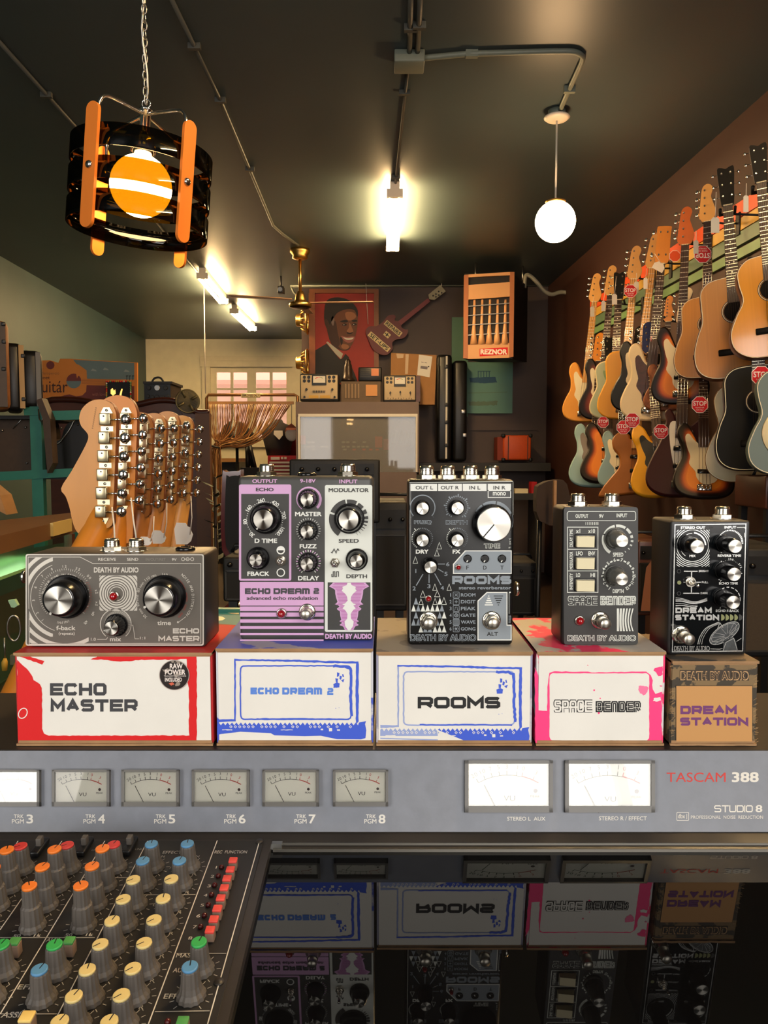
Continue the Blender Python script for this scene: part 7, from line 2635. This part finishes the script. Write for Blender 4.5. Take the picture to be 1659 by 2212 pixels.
hardcase('upright black instrument case with a white rim strip beside the carton', 943, 765, 977, 997, 8.75, .35, m_case, (962, 967, m_paper), ((965, 792), (965, 874), (965, 912), (965, 962)))
hardcase('plain black instrument case leaning right of the white-rimmed case', 978, 778, 1010, 997, 8.78, .28, m_case, None, ((1001, 889), (1004, 940)))
t = thing('speaker_cabinet', 'small orange speaker cabinet with black corners on the dark ledge', 'speaker', W(1112, 996, 8.65))
m_orc = mat('orange tolex', (192, 74, 24), .5, var=.1, scale=60)
k = MB(); a, b = bx(k, 1087, 940, 1148, 994, 8.62, .3, m_orc, .02); k.build('cabinet', t)
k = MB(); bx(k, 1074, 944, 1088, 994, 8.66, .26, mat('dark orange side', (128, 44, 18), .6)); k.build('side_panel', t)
k = MB(); bx(k, 1097, 942, 1099, 993, 8.612, .01, m_dark); bx(k, 1139, 942, 1141, 993, 8.612, .01, m_dark); k.build('piping', t)
for (u, v) in ((1088, 941), (1147, 941), (1088, 993), (1147, 993)):
    k = MB(); bx(k, u - 4, v - 4, u + 4, v + 4, 8.605, .05, m_black, .01); k.build('corner_guard', t)

# ------------------------------------------------------------------ doorway: pipe frame, bead curtain, sign
Y = 8.96
m_cop = mat('copper pipe', (150, 108, 68), .35, .8)
t = thing('pipe_frame', 'copper pipe frame carrying the bead curtain in the doorway', 'curtain rail', (W(540, 900, Y).x, Y, 0))
k = MB(); k.tube([(W(446, 900, Y).x, Y, 0), W(446, 860, Y), W(450, 853, Y), W(636, 853, Y), W(643, 856, Y), (W(643, 900, Y).x, Y, 0)], .018, m_cop, 10); k.build('pipe', t)
k = MB(); bx(k, 450, 867, 634, 873, Y - .03, .04, m_wood2); k.build('curtain_rail', t)
k = MB(); bx(k, 521, 850, 562, 859, Y - .04, .012, m_strip)
sp = lambda u, v, up=0: W(u, v, Y - .043 - .001 * up)
k.rrect(sp, 522, 850.6, 561, 858.6, .6, m_blk, .5)
k.text(sp, 'EMPLOYEES ONLY', 523.5, 852, 559.5, 857.2, m_blk, .03)
o = tag(k.build('doorway_sign'), 'small yellowed staff notice on the pipe above the bead curtain', 'sign')
m_bead = mat('brown wooden beads', (150, 98, 52), .45, var=.25, scale=60)
m_bead2 = mat('pale wooden beads', (206, 158, 98), .45)
k = MB()
rnd = random.Random(2)
tie = Vector((468, 966))
for i in range(50):
    u = 452 + 176 * i / 49
    f = (u - 452) / 176
    y_ = Y - rnd.uniform(0, .09)
    tp = Vector((tie.x + rnd.uniform(-7, 7), tie.y + rnd.uniform(-10, 8)))
    sag = Vector((u + (tie.x - u) * .35 + 14 * f, 874 + 56 + 20 * (1 - f)))
    sag2 = Vector((u + (tie.x - u) * .72 + 18 * f, 945 + 16 * f + rnd.uniform(-6, 6)))
    if f < .35:
        sag = Vector((u - 1, 915)); sag2 = Vector((u + (tie.x - u) * .55, 948))
    bot = Vector((tp.x + rnd.uniform(-8, 6), 1130))
    mid = Vector((tp.x + rnd.uniform(-5, 5), 1010))
    pts = [Vector((u, 873)), sag, sag2, tp, mid, bot]
    sag.y += rnd.uniform(-8, 8)
    lp = [W(p.x, p.y, y_) for p in smooth_loop(pts, 4, False)]
    rr = [.0078 if q % 2 else .0048 for q in range(len(lp))]
    k.tube(lp, rr, m_bead if rnd.random() < .72 else m_bead2, 5)
k.tube([W(448, 960, Y - .12), W(468, 966, Y - .12), W(478, 968, Y - .06)], .012, m_dark, 6)
tag(k.build('bead_curtain'), 'brown bead curtain tied back to one side of the staff doorway', 'bead curtain', None, 'stuff')
# thin cord from the ceiling
k = MB(); p = W(444, 850, 8.96); k.cyl((p.x, 8.96, p.z), (p.x, 8.96, CEIL), .006, m_string, 6); tag(k.build('hanging_string'), 'thin pale cord running from the pipe frame up to the ceiling', 'cord')

# workshop behind the curtain
t = thing('workbench', 'workbench with a pale top behind the bead curtain', 'bench', (W(510, 1000, 10).x, 10, 0))
k = MB(); bx(k, 468, 990, 516, 998, 9.8, .6, m_wood2); k.build('bench_top', t)
k = MB(); a, b = W(468, 998, 9.82), W(516, 998, 9.82); k.box((a.x, 9.84, 0), (b.x, 10.35, a.z), m_black); k.build('bench_cabinet', t)
t = thing('floor_lamp', 'black lamp with a big dark shade seen through the bead curtain', 'lamp', (W(512, 1000, 9.2).x, 9.2, 0))
k = MB(); p = W(512, 960, 9.2); k.lathe([(.26, 0), (.22, .10), (.12, .24), (.05, .28)], p, (-.15, 0, 1), m_black, 28); k.build('lamp_shade', t)
k = MB(); k.tube([(p.x, 9.2, 0), p + Vector((0, 0, .1))], .018, m_black, 8); k.build('pole', t)
k = MB(); k.lathe([(.14, 0), (.12, .03), (.03, .05)], (p.x, 9.2, 0), (0, 0, 1), m_black, 20); k.build('base', t)
t = thing('easel_stand', 'black wooden stand with slanted legs in front of the workshop', 'stand', (W(543, 1010, 9.5).x, 9.5, 0))
for (q0, q1, wd) in (((534, 955), (536, 1030), .03), ((538, 955), (556, 1030), .025), ((533, 960), (548, 1012), .012), ((530, 962), (544, 1012), .012)):
    k = MB(); k.tube([W(*q0, 9.5), W(*q1, 9.5)], wd, m_black, 6); k.build('leg', t)
k = MB(); p0, p1 = W(520, 1032, 9.4), W(560, 1010, 9.4); k.box((p0.x, 9.4, 0), (p1.x, 9.7, p1.z), m_black); k.build('foot_box', t)
t = thing('tool_chest', 'red tool chest with white-edged drawers beside the booth', 'tool chest', (W(610, 1030, 9.3).x, 9.5, 0))
a, b = W(579, 1040, 9.3), W(640, 984, 9.3)
k = MB(); k.box((a.x, 9.3, 0), (b.x, 10.0, b.z), m_red); k.build('chest_body', t)
for i in range(5):
    k = MB(); bx(k, 582, 997 + i * 8, 640, 1001 + i * 8, 9.28, .02, m_paper); k.build('drawer', t)
k = MB(); bx(k, 585, 987, 604, 993, 9.285, .015, m_paper); bx(k, 607, 987, 612, 992, 9.285, .015, m_paper); bx(k, 614, 987, 619, 992, 9.285, .015, m_paper); k.build('badge', t)
t = thing('dress_form', 'dark vest with pale collar on a stand above the tool chest', 'clothing', W(601, 986, 9.5))
k = MB(); p = W(601, 984, 9.5); k.lathe([(.14, 0), (.16, .1), (.2, .25), (.17, .36), (.07, .40), (.05, .44)], p, (0, 0, 1), mat('dark cloth', (40, 36, 38), .8), 20); k.build('vest', t)
k = MB(); k.prism([W(*q, 9.28) for q in [(592, 930), (610, 930), (611, 940), (603, 950), (591, 938)]], (0, .02, 0), m_paper); k.build('collar', t)
k = MB(); p = W(626, 986, 9.85); k.lathe([(.18, 0), (.2, .14), (.18, .30), (.06, .36)], p, (0, 0, 1), mat('red cloth', (120, 20, 26), .8), 20); tag(k.build('red_jacket'), 'red jacket on the chest beside the dark vest', 'clothing')
t = thing('baseball_cap', 'pale cap hanging on a string beside the booth', 'cap', W(630, 950, 8.92))
k = MB(); p = W(630, 937, 8.92); k.ball(p, .075, m_paper, 18, (1, .6, 1.15)); k.build('crown', t)
k = MB(); k.prism([p + Vector(q) for q in [(-.08, -.03, .0), (-.06, -.03, .07), (0, -.03, .12), (.06, -.03, .07), (.08, -.03, .0), (.05, -.06, .04), (-.05, -.06, .04)]], (0, .01, 0), mat('brown cap brim', (110, 50, 30), .7)); k.build('brim', t)
k = MB(); k.tube([p + Vector((0, 0, .1)), W(630, 873, 8.93)], .004, m_dark, 5); k.build('string', t)

# ------------------------------------------------------------------ left side: wall sign, cabinet, radio, shelf rack, cases
Y = 6.7
LS = lambda x, y: (x / 7.213, 660 + y / 7.213)
t = thing('painted_wall_sign', 'painted panel shaped like a guitar with sky, mesas and script lettering', 'sign', W(195, 870, Y))
k = MB()
m_sg = mat('orange sign paint', (206, 128, 52), .5, var=.06, scale=8); m_sky = mat('dusty sky paint', (104, 124, 128), .5, var=.1, scale=6); m_mes = mat('maroon mesa paint', (112, 52, 48), .5)
k.prism([W(u, v, Y) for u, v in [(84, 867), (296, 871), (296, 783), (152, 775), (130, 775), (126, 784), (108, 778), (84, 779)]], (0, .03, 0), m_sg)
sp = lambda u, v, up=0: W(u, v, Y - .001 - .001 * up)
k.poly(sp, [(158, 777), (290, 784), (290, 820), (188, 818), (187, 800), (172, 789), (165, 786)], m_sky, 0)
for c in ((202, 799), (228, 797), (273, 801)):
    k.poly(sp, [(c[0] - 6, c[1] + 2), (c[0] - 2, c[1] - 3), (c[0] + 5, c[1]), (c[0] + 7, c[1] + 3)], mat('cloud paint', (140, 150, 148), .6), 1)
k.poly(sp, [(187, 832), (290, 834), (290, 864), (120, 861), (138, 854), (150, 852), (165, 856), (178, 854), (186, 846)], m_mes, 0)
for i in range(5):
    k.line(sp, [(176, 819 + i * 2.4), (262, 821 + i * 2.4)], .5, m_mes, False, 1)
for u in (274, 280, 287):
    k.line(sp, [(u, 812), (u, 822)], 1.2, m_blk, False, 1); k.line(sp, [(u - 2, 812), (u + 3, 812)], 1.6, m_blk, False, 1)
cc = LS(1150, 1175)
k.poly(sp, [(cc[0] + 16 * math.cos(math.pi + i * math.pi / 10), cc[1] + 16 * math.sin(math.pi + i * math.pi / 10)) for i in range(11)], m_mes, 1)
k.poly(sp, [(cc[0] + 5, cc[1] - 16), (cc[0] + 7, cc[1] - 5), (cc[0] + 9, cc[1] - 11), (cc[0] + 12, cc[1] - 10), (cc[0] + 9, cc[1] - 17)], m_sg, 2)
k.poly(sp, [(cc[0] + 16 * math.cos(i * math.pi / 10), cc[1] + 16 * math.sin(i * math.pi / 10)) for i in range(11)], m_sky, 1)
cc = LS(785, 930); k.disc(sp, cc[0], cc[1], 8.8, m_mes, 20, 1)
m_scr = mat('script ink', (66, 40, 38), .6)
k.text(sp, 'uitár', 91, 823, 146, 848, m_scr, .0, 1)
k.text(sp, 'eet', 92, 813, 108, 819, m_scr, .0, 1); k.text(sp, 'Melopercio', 88, 803, 128, 811, mat('faded script', (140, 96, 60), .6), .0, 1)
k.text(sp, 'with love', 199, 848, 228, 855, mat('pale script', (170, 110, 90), .6), .0, 1)
k.build('panel', t)
t = thing('beaded_picture_frame', 'small dark picture with a glowing amber image and beaded colourful border', 'picture', W(256, 862, 6.66))
k = MB(); bx(k, 230, 824, 282, 864, 6.665, .03, m_black); k.build('panel', t)
k = MB()
rnd = random.Random(8)
for i in range(44):
    q = i / 44 * 184
    u, v = (230 + q, 824) if q < 52 else ((282, 824 + q - 52) if q < 92 else ((282 - (q - 92), 864) if q < 144 else (230, 864 - (q - 144))))
    c = W(u, v, 6.66); k.ball(c, .008, rnd.choice((m_ye, m_redp, m_or, m_gr, m_paper)), 6)
k.build('beaded_border', t)
k = MB(); em = emis('amber glow picture', (1, .55, .06), 1.4)
sp = lambda u, v, up=0: W(u, v, 6.662)
k.poly(sp, [(239, 842), (243, 838), (246, 844), (249, 841), (250, 850), (244, 855), (239, 850)], em); k.poly(sp, [(258, 853), (262, 840), (265, 840), (262, 855)], em); k.build('lit_image', t)

t = thing('wooden_cabinet', 'dark red-brown wooden cabinet with arched carved crest behind the headstocks', 'cabinet', (W(300, 1000, 5.9).x, 6, 0))
YC = 5.75
k = MB()
a, b = W(100, 930, YC), W(452, 892, YC)
top = smooth_loop([Vector(p) for p in [(100, 900), (100, 868), (150, 864), (190, 868), (240, 880), (290, 876), (340, 866), (380, 868), (405, 882), (430, 892), (452, 892), (452, 905)]], 3, False)
k.prism([W(p.x, p.y, YC) for p in top], (0, .05, 0), m_wood)
k.box((a.x, YC + .05, 0), (b.x - .02, YC + .14, W(100, 905, YC).z), m_wood)
k.build('crest', t)
k = MB(); k.tube([W(p.x, p.y - 1, YC - .01) for p in top[3:-3]], .022, mat('dark moulding', (62, 30, 20), .35), 8); k.build('moulding', t)
k = MB(); bx(k, 428, 893, 452, 1300, YC - .03, .06, mat('brown side stile', (92, 58, 32), .5, var=.15, scale=5)); k.build('side_panel', t)
k = MB()
for (u0, u1) in ((318, 345), (360, 395)):
    k.prism([W(p.x, p.y, YC - .012) for p in smooth_loop([Vector(q) for q in [(u0, 905), (u0 + 3, 892), ((u0 + u1) / 2, 886), (u1 - 3, 892), (u1, 905)]], 3, False)], (0, .014, 0), MATS['dark moulding'])
k.build('carved_inset', t)
t = thing('test_receiver', 'black metal radio receiver with round dials standing on the wooden cabinet', 'radio', W(345, 872, 5.8))
k = MB(); bx(k, 312, 829, 368, 872, 5.84, .3, m_case); bx(k, 309, 824, 371, 829, 5.82, .32, m_dark); k.build('housing', t)
for (u, v, r_) in ((322, 838, 5), (340, 838, 7), (358, 838, 5), (320, 856, 4), (330, 858, 4), (340, 858, 5), (352, 858, 4), (362, 856, 4)):
    k = MB(); c = W(u, v, 5.84); k.lathe([(r_ * .0034, 0), (r_ * .0034, .008), (r_ * .0028, .012)], c, (0, -1, 0), m_steel if r_ == 7 else m_dark, 14); k.build('dial', t)
k = MB(); k.tube(smooth_loop([W(328, 826, 5.95), W(334, 817, 5.95), W(346, 816, 5.95), W(354, 826, 5.95)], 4, False), .008, m_dark, 8); k.build('handle', t)
t = thing('loudspeaker_driver', 'bare loudspeaker basket lying on edge at the end of the wooden cabinet', 'speaker', W(405, 892, 5.8))
p = W(405, 867, 5.72); nn_ = Vector((.35, -1, .1)).normalized()
k = MB(); k.lathe([(.088, 0), (.09, .01), (.082, .014), (.08, .004)], p, nn_, mat('olive speaker frame', (96, 86, 56), .4, .5), 32); k.build('rim', t)
k = MB(); k.lathe([(.03, -.03), (.078, .004)], p, nn_, m_dark, 28); k.lathe([(.028, -.02), (.02, .0), (0, .004)], p, nn_, mat('dust cap', (150, 140, 110), .5), 20); k.build('cone', t)
k = MB()
for i in range(4):
    a = i * 1.57 + .5
    e1 = frame_from(nn_) @ Vector((math.cos(a) * .08, math.sin(a) * .08, .012)); e0 = frame_from(nn_) @ Vector((math.cos(a) * .03, math.sin(a) * .03, .006))
    k.tube([p + e0, p + e1], .010, MATS['olive speaker frame'], 6)
k.build('spokes', t)

t = thing('steel_shelf_rack', 'teal painted steel rack holding instrument cases at the left wall', 'shelf', (W(40, 1000, 4.4).x, 4.6, 0))
YR = 4.3
for yy in (YR, YR + .55):
    k = MB(); a, b = W(73, 1180, YR), W(88, 878, YR); k.box((a.x, yy, 0), (b.x, yy + .04, b.z), m_teal); k.build('post', t)
k = MB()
bx(k, 52, 880, 86, 897, YR - .01, .02, m_teal); k.build('beam', t)
for (q, yy) in ((((84, 888), (185, 886), (185, 906), (84, 908)), YR), (((-60, 1022), (190, 1010), (190, 1028), (-60, 1042)), YR)):
    k = MB(); k.prism([W(*p, yy - .008) for p in q[::-1]], (0, .05, 0), m_teal); k.build('beam', t)
k = MB(); a = W(-60, 1024, YR); b = W(190, 1024, YR); k.box((a.x, YR + .03, a.z - .03), (b.x, YR + .58, a.z - .01), m_dark); k.build('shelf_board', t)
k = MB(); a = W(-60, 893, YR); k.box((a.x, YR + .03, a.z - .03), (W(100, 900, YR).x, YR + .58, a.z - .01), m_dark); k.build('shelf_board', t)
k = MB(); k.tube([W(83, 884, YR - .012), W(85, 905, YR - .02), W(89, 911, YR - .05), W(94, 902, YR - .06)], .004, m_steel, 6); tag(k.build('wire_hook'), 'bent wire hook hanging from the teal rack', 'hook')
hardcase('tall tan-edged brown case at the left edge of the picture, on the teal rack', -26, 692, 17, 885, 4.1, .3, mat('worn tan case', (150, 92, 44), .5, var=.3, scale=16), (-12, 9, m_brn), ((4, 700), (5, 738), (5, 797)), True)
k = hardcase('slim black case with a cream edge, second on the teal rack', 17, 741, 45, 888, 4.25, .3, m_case, (42, 48, mat('cream case edge', (176, 140, 84), .5)), ((45, 768), (47, 862)), True)
hardcase('black case with a grey edge, third on the teal rack beside the painted sign', 48, 757, 90, 884, 4.35, .3, m_case, (79, 85, mat('grey case edge', (96, 90, 80), .4)), (), True)
t = thing('instrument_case', 'brown shaped case lying on the rack behind the teal post, lower', 'instrument case', W(30, 1020, 4.35))
k = MB(); k.prism([W(p.x, p.y, 4.42) for p in smooth_loop([Vector(q) for q in [(-50, 1018), (-50, 930), (0, 905), (40, 898), (66, 903), (75, 930), (76, 985), (66, 1018)]], 3)], (0, .35, 0), m_brn); k.build('case_shell', t)
for (u, v) in ((55, 923), (5, 930), (58, 1000)):
    k = MB(); c = W(u, v, 4.415); k.lathe([(.008, 0), (.006, .006), (0, .008)], c, (0, -1, 0), m_steel, 10); k.build('stud', t)
k = MB(); k.tube([W(28, 926, 4.415), W(52, 900, 4.415)], .004, m_steel, 6); k.build('case_edge', t)
t = thing('instrument_case', 'glossy black shaped case on the rack below the second teal beam', 'instrument case', W(135, 1018, 4.4))
k = MB(); k.prism([W(p.x, p.y, 4.42) for p in smooth_loop([Vector(q) for q in [(92, 1016), (90, 965), (104, 955), (130, 950), (138, 928), (150, 912), (170, 908), (185, 920), (188, 1016)]], 3)], (0, .35, 0), m_case); k.build('case_shell', t)
k = MB(); k.tube(smooth_loop([W(u, v, 4.414) for u, v in [(92, 966), (125, 958), (137, 945), (150, 928), (160, 908)]], 4, False), .005, m_steel, 6); k.build('case_edge', t)
for (u, v) in ((168, 917), (132, 925), (103, 988)):
    k = MB(); c = W(u, v, 4.415); k.lathe([(.007, 0), (.005, .006), (0, .008)], c, (0, -1, 0), m_steel, 10); k.build('stud', t)
k = MB(); k.prism([W(*q, 4.22) for q in [(78, 864), (90, 860), (108, 905), (114, 1000), (102, 1022), (92, 905)]], (0, .07, 0), m_brn); tag(k.build('case_lid'), 'brown open case lid leaning against the teal post', 'case lid')
k = MB(); k.prism([W(*q, 3.2) for q in [(-30, 1090), (-30, 1045), (0, 1070), (14, 1112)]], (0, .1, 0), m_wood2); tag(k.build('guitar_stand'), 'tan wooden slanted stand at the left edge above the counter', 'stand')

# ------------------------------------------------------------------ glass display counter at the left
t = thing('display_counter', 'wood-topped glass display counter lit pale green inside, behind the grey pedal', 'counter', W(60, 1400, 1.9))
A, B_, C_, D_ = W(-140, 1190, 1.55), W(152, 1138, 2.1), W(156, 1116, 2.55), W(-140, 1108, 2.5)
zt = A.z
A, B_, C_, D_ = (Vector((p.x, p.y, zt)) for p in (A, B_, C_, D_))
B_ = WZ(150, 1150, zt - .04); B_.z = zt
C_ = B_ + Vector((-.05, .55, 0)); D_ = A + Vector((-.3, .6, 0))
dn = Vector((0, 0, -.045))
k = MB(); k.hexa([A + dn, B_ + dn, C_ + dn, D_ + dn, A, B_, C_, D_], mat('counter wood', (112, 78, 48), .4, var=.2, scale=7)); k.build('wooden_top', t)
k = MB(); e = (B_ - A).normalized(); nf = Vector((e.y, -e.x, 0))
M1 = A + (B_ - A) * .80
k.hexa([M1 + dn * .8 + nf * .008, B_ + dn * .8 + nf * .008, B_ + dn * .8, M1 + dn * .8, M1 - dn * .05 + nf * .008, B_ - dn * .05 + nf * .008, B_ - dn * .05, M1 - dn * .05], mat('cream edge strip', (196, 170, 104), .5)); k.build('edge_strip', t)
k = MB()
zs = zt - .10
k.hexa([Vector((p.x, p.y, zs - .008)) + nf * .0 for p in (A, B_, C_, D_)] + [Vector((p.x, p.y, zs)) for p in (A, B_, C_, D_)], mat('pale green glass shelf', (170, 206, 160), .25)); k.build('shelf', t)
k = MB()
for p in (A, B_, C_, D_):
    k.box((p.x - .012, p.y - .012, 0), (p.x + .012, p.y + .012, zt - .045), m_wood)
k.build('corner_post', t)
k = MB(); a_, b_ = A + nf * .002, B_ + nf * .002
k.hexa([Vector((a_.x, a_.y, .5)), Vector((b_.x, b_.y, .5)), Vector((b_.x, b_.y, .5)) - nf * .005, Vector((a_.x, a_.y, .5)) - nf * .005] + [Vector((a_.x, a_.y, zt - .045)), Vector((b_.x, b_.y, zt - .045)), Vector((b_.x, b_.y, zt - .045)) - nf * .005, Vector((a_.x, a_.y, zt - .045)) - nf * .005], glass_mat('greenish case glass', (.80, .92, .82), .08)); k.build('glass_front', t)
k = MB(); k.hexa([Vector((p.x, p.y, .45)) for p in (A, B_, C_, D_)] + [Vector((p.x, p.y, .5)) for p in (A, B_, C_, D_)], m_wood); k.build('case_bottom', t)
k = MB(); k.hexa([Vector((p.x, p.y, .80)) for p in (A, B_, C_, D_)] + [Vector((p.x, p.y, .806)) for p in (A, B_, C_, D_)], mat('dark green shelf', (46, 62, 48), .4)); k.build('shelf', t)
k = MB(); mid = (A + B_) / 2 - nf * .10; k.cyl(Vector((mid.x, mid.y, zt - .058)) - e * .3, Vector((mid.x, mid.y, zt - .058)) + e * .3, .007, emis('green-white showcase tube', (.72, 1, .62), 10), 10); k.build('showcase_tube', t)
Yq = 1.72
k = MB(); c = W(30, 1357, Yq); k.tube([c + Vector((.013 * math.cos(i * .2618), .004 * math.cos(i * .2618), .029 * math.sin(i * .2618))) for i in range(24)], .0022, m_steel, 8, True)
tag(k.build('metal_ring'), 'oval metal ring standing in the dark display counter', 'ring')
k = MB(); k.prism([W(u, v, Yq) for u, v in [(17, 1297), (31, 1295), (38, 1308), (31, 1313), (24, 1312)]], (0, .01, 0), mat('mint plastic', (170, 210, 170), .3)); tag(k.build('guitar_pick'), 'pale mint plectrum in the dark display counter', 'plectrum')
t = thing('screwdriver', 'screwdriver with yellow handle in the display counter', 'screwdriver', W(10, 1448, Yq))
k = MB(); k.tube([W(9, 1378, Yq), W(11, 1424, Yq)], .0022, m_steel, 6); k.build('shaft', t)
k = MB(); k.tube([W(11, 1422, Yq), W(10, 1430, Yq), W(10, 1448, Yq)], [.003, .007, .006], m_ye, 8); k.build('handle', t)
k = MB(); bx(k, 22, 1415, 36, 1436, Yq, .03, mat('olive tin', (96, 96, 72), .5)); tag(k.build('small_tin'), 'small olive tin in the display counter beside the red and white box', 'tin')
k = MB(); k.prism([W(*q, 1.2) for q in [(-30, 1516), (40, 1470), (60, 1490), (-30, 1540)]], (0, .05, 0), m_wood2); tag(k.build('wooden_rail'), 'slanted pale wooden rail left of the red and white box', 'rail')

# ------------------------------------------------------------------ amplifiers and furniture in the dark middle
amp('black amplifier combo right behind the lilac pedal', 626, 992, 820, 1130, 3.0, .3, handle=False)
amp('small black amplifier with lattice grille left of the lilac pedal', 482, 1204, 600, 1300, 2.6, .3)
amp('tall black amplifier stack between the lilac and the speckled pedals', 806, 1085, 880, 1320, 3.2, .35)
wamp = amp('dark amplifier with wooden sides right of the three-switch pedal', 1376, 1168, 1445, 1330, 3.6, .35, m_wood)
amp('low black amplifier between the speckled pedal and the chair', 1090, 1215, 1160, 1330, 4.2, .35)
amp('wide grey-grilled amplifier below the guitars at the right edge', 1600, 1185, 1720, 1420, 2.5, .35, m_tolex, mat('olive grille cloth', (62, 52, 40), .8, var=.2, scale=200))
amp('tan-fronted amplifier hanging into view at the right edge under the guitars', 1652, 1028, 1760, 1100, 3.4, .3, m_wood, mat('tan grille cloth', (150, 124, 84), .8))
k = MB(); k.hexa([W(1384, 1320, 3.2), W(1440, 1320, 3.2), W(1440, 1320, 3.4), W(1384, 1320, 3.4), W(1396, 1226, 3.2), W(1440, 1166, 3.2), W(1440, 1166, 3.4), W(1396, 1226, 3.4)], mat('amber veneer', (120, 70, 36), .5, var=.15, scale=6)); k.build('side_wedge', wamp)
t = thing('chair', 'brown upholstered chair back between the speckled and three-switch pedals', 'chair', (W(1190, 1240, 4.0).x, 4.1, 0))
m_uph = mat('dark brown upholstery', (58, 42, 32), .8, var=.15, scale=20)
k = MB(); k.prism([W(p.x, p.y, 4.0) for p in smooth_loop([Vector(q) for q in [(1166, 1125), (1160, 1060), (1170, 1046), (1195, 1038), (1225, 1046), (1230, 1130)]], 3)], (0, .09, 0), m_uph); k.build('backrest', t)
p0, p1 = W(1160, 1200, 3.75), W(1235, 1180, 3.75)
k = MB(); k.rbox((p0.x, 3.7, .42), (p1.x, 4.15, .5), .03, m_uph); k.build('seat', t)
for (x, y) in ((p0.x + .02, 3.73), (p1.x - .02, 3.73)):
    k = MB(); k.tube([(x, y, 0), (x, y, .44)], .014, m_black, 8); k.build('leg', t)
for (u) in (1168, 1226):
    q = W(u, 1080, 4.06); k = MB(); k.tube([(q.x, 4.12, 0), (q.x, 4.11, .46), (q.x, 4.07, q.z)], .014, m_black, 8); k.build('leg', t)
k = MB(); bx(k, 1196, 1038, 1203, 1130, 3.85, .03, m_wood2); tag(k.build('plank'), 'upright tan wooden slat against the chair back', 'slat')
t = thing('low_shelf', 'dark low shelf under the ledge beside the booth', 'shelf', (W(1080, 1080, 8).x, 8.2, 0))
a, b = W(905, 1080, 8.0), W(1170, 1066, 8.0)
k = MB(); k.box((a.x, 8.0, a.z), (b.x, 8.5, b.z), m_dark); k.build('shelf_board', t)
for x in (a.x, b.x - .05):
    k = MB(); k.box((x, 8.02, 0), (x + .05, 8.48, a.z), m_dark); k.build('upright', t)
k = MB(); bx(k, 1113, 1056, 1141, 1066, 8.05, .15, m_cream); tag(k.build('paper_stack'), 'cream paper block on the dark low shelf', 'paper')
k = MB(); bx(k, 1148, 1041, 1160, 1066, 8.05, .15, m_red); tag(k.build('red_carton'), 'small red carton on the dark low shelf beside the cream block', 'box')
t = thing('armchair', 'dark red shiny chair with red edge left of the lilac pedal', 'chair', (W(520, 1200, 5).x, 5.1, 0))
m_rv = mat('dark red vinyl', (92, 16, 18), .2, coat=.6)  # same dark red on backrest and seat
k = MB(); k.prism([W(p.x, p.y, 5.0) for p in smooth_loop([Vector(q) for q in [(480, 1190), (480, 1030), (488, 1020), (515, 1018), (520, 1030), (520, 1190)]], 3)], (0, .12, 0), m_rv); k.build('backrest', t)
k = MB(); k.prism([W(p.x, p.y, 4.985) for p in smooth_loop([Vector(q) for q in [(488, 1180), (488, 1040), (494, 1030), (514, 1028), (518, 1040), (518, 1180)]], 3)], (0, .02, 0), m_tolex); k.build('back_cushion', t)
k = MB(); p0, p1 = W(478, 1190, 4.6), W(530, 1180, 4.6); k.rbox((p0.x, 4.55, .36), (p1.x, 5.1, .46), .03, m_rv); k.build('seat', t)
for x in (p0.x + .03, p1.x - .03):
    for y in (4.6, 5.05):
        k = MB(); k.cyl((x, y, 0), (x, y, .37), .014, m_steel, 8); k.build('leg', t)
k = MB()
k.prism([W(u, v, .86) for u, v in [(466, 1338), (560, 1330), (560, 1316), (466, 1316)]], (0, .01, 0), m_teal)
pA = W(466, 1375, .72)
k.hexa([W(455, 1376, .71), W(560, 1376, .71), W(560, 1318, .90), W(455, 1318, .90), W(455, 1372, .71), W(560, 1372, .71), W(560, 1314, .90), W(455, 1314, .90)], mat('teal printed paper', (44, 122, 128), .5))
tsp = lambda u, v, up=0: WP(u, v, W(455, 1372, .708), (W(560, 1372, .708) - W(455, 1372, .708)).cross(W(455, 1314, .898) - W(455, 1372, .708)).normalized())
k.poly(tsp, [(472, 1331), (480, 1332), (487, 1336), (480, 1340), (470, 1341)], m_cream); k.poly(tsp, [(486, 1322), (500, 1321), (516, 1322), (516, 1327), (500, 1326)], m_cream); k.poly(tsp, [(455, 1346), (510, 1350), (490, 1361), (455, 1362)], mat('rust print', (150, 70, 44), .6))
k.build('teal_carton_tmp')
o = bpy.data.objects['teal_carton_tmp']; o.name = 'printed_carton'
tag(o, 'teal printed carton lying behind the grey and lilac pedals', 'box')
t = thing('potted_plant', 'dark leafy plant in front of the tied bead curtain', 'plant', (W(466, 1130, 5.2).x, 5.2, 0))
k = MB(); p = Vector((W(466, 1130, 5.2).x, 5.2, 0)); k.lathe([(.10, 0), (.13, .26), (.14, .28), (.12, .28), (.11, .26)], p, (0, 0, 1), m_brn, 20); k.build('pot', t)
k = MB(); rnd = random.Random(6)
m_leaf = mat('dark leaf', (34, 44, 28), .5)
ztp = W(466, 1030, 5.2).z
for i in range(30):
    h0 = .28 + (ztp - .28) * rnd.uniform(.3, 1)
    a = rnd.uniform(0, 6.28); L_ = rnd.uniform(.06, .12)
    c = p + Vector((0, 0, h0)); d = Vector((math.cos(a), math.sin(a), .4)) * L_; s_2 = Vector((-math.sin(a), math.cos(a), 0)) * L_ * .22
    k.add([c, c + d * .5 + s_2, c + d, c + d * .5 - s_2], [(0, 1, 2, 3)], m_leaf)
k.build('foliage', t)
k = MB(); k.cyl(p + Vector((0, 0, .2)), (p.x, p.y, ztp), .012, m_brn, 8); k.build('stem', t)
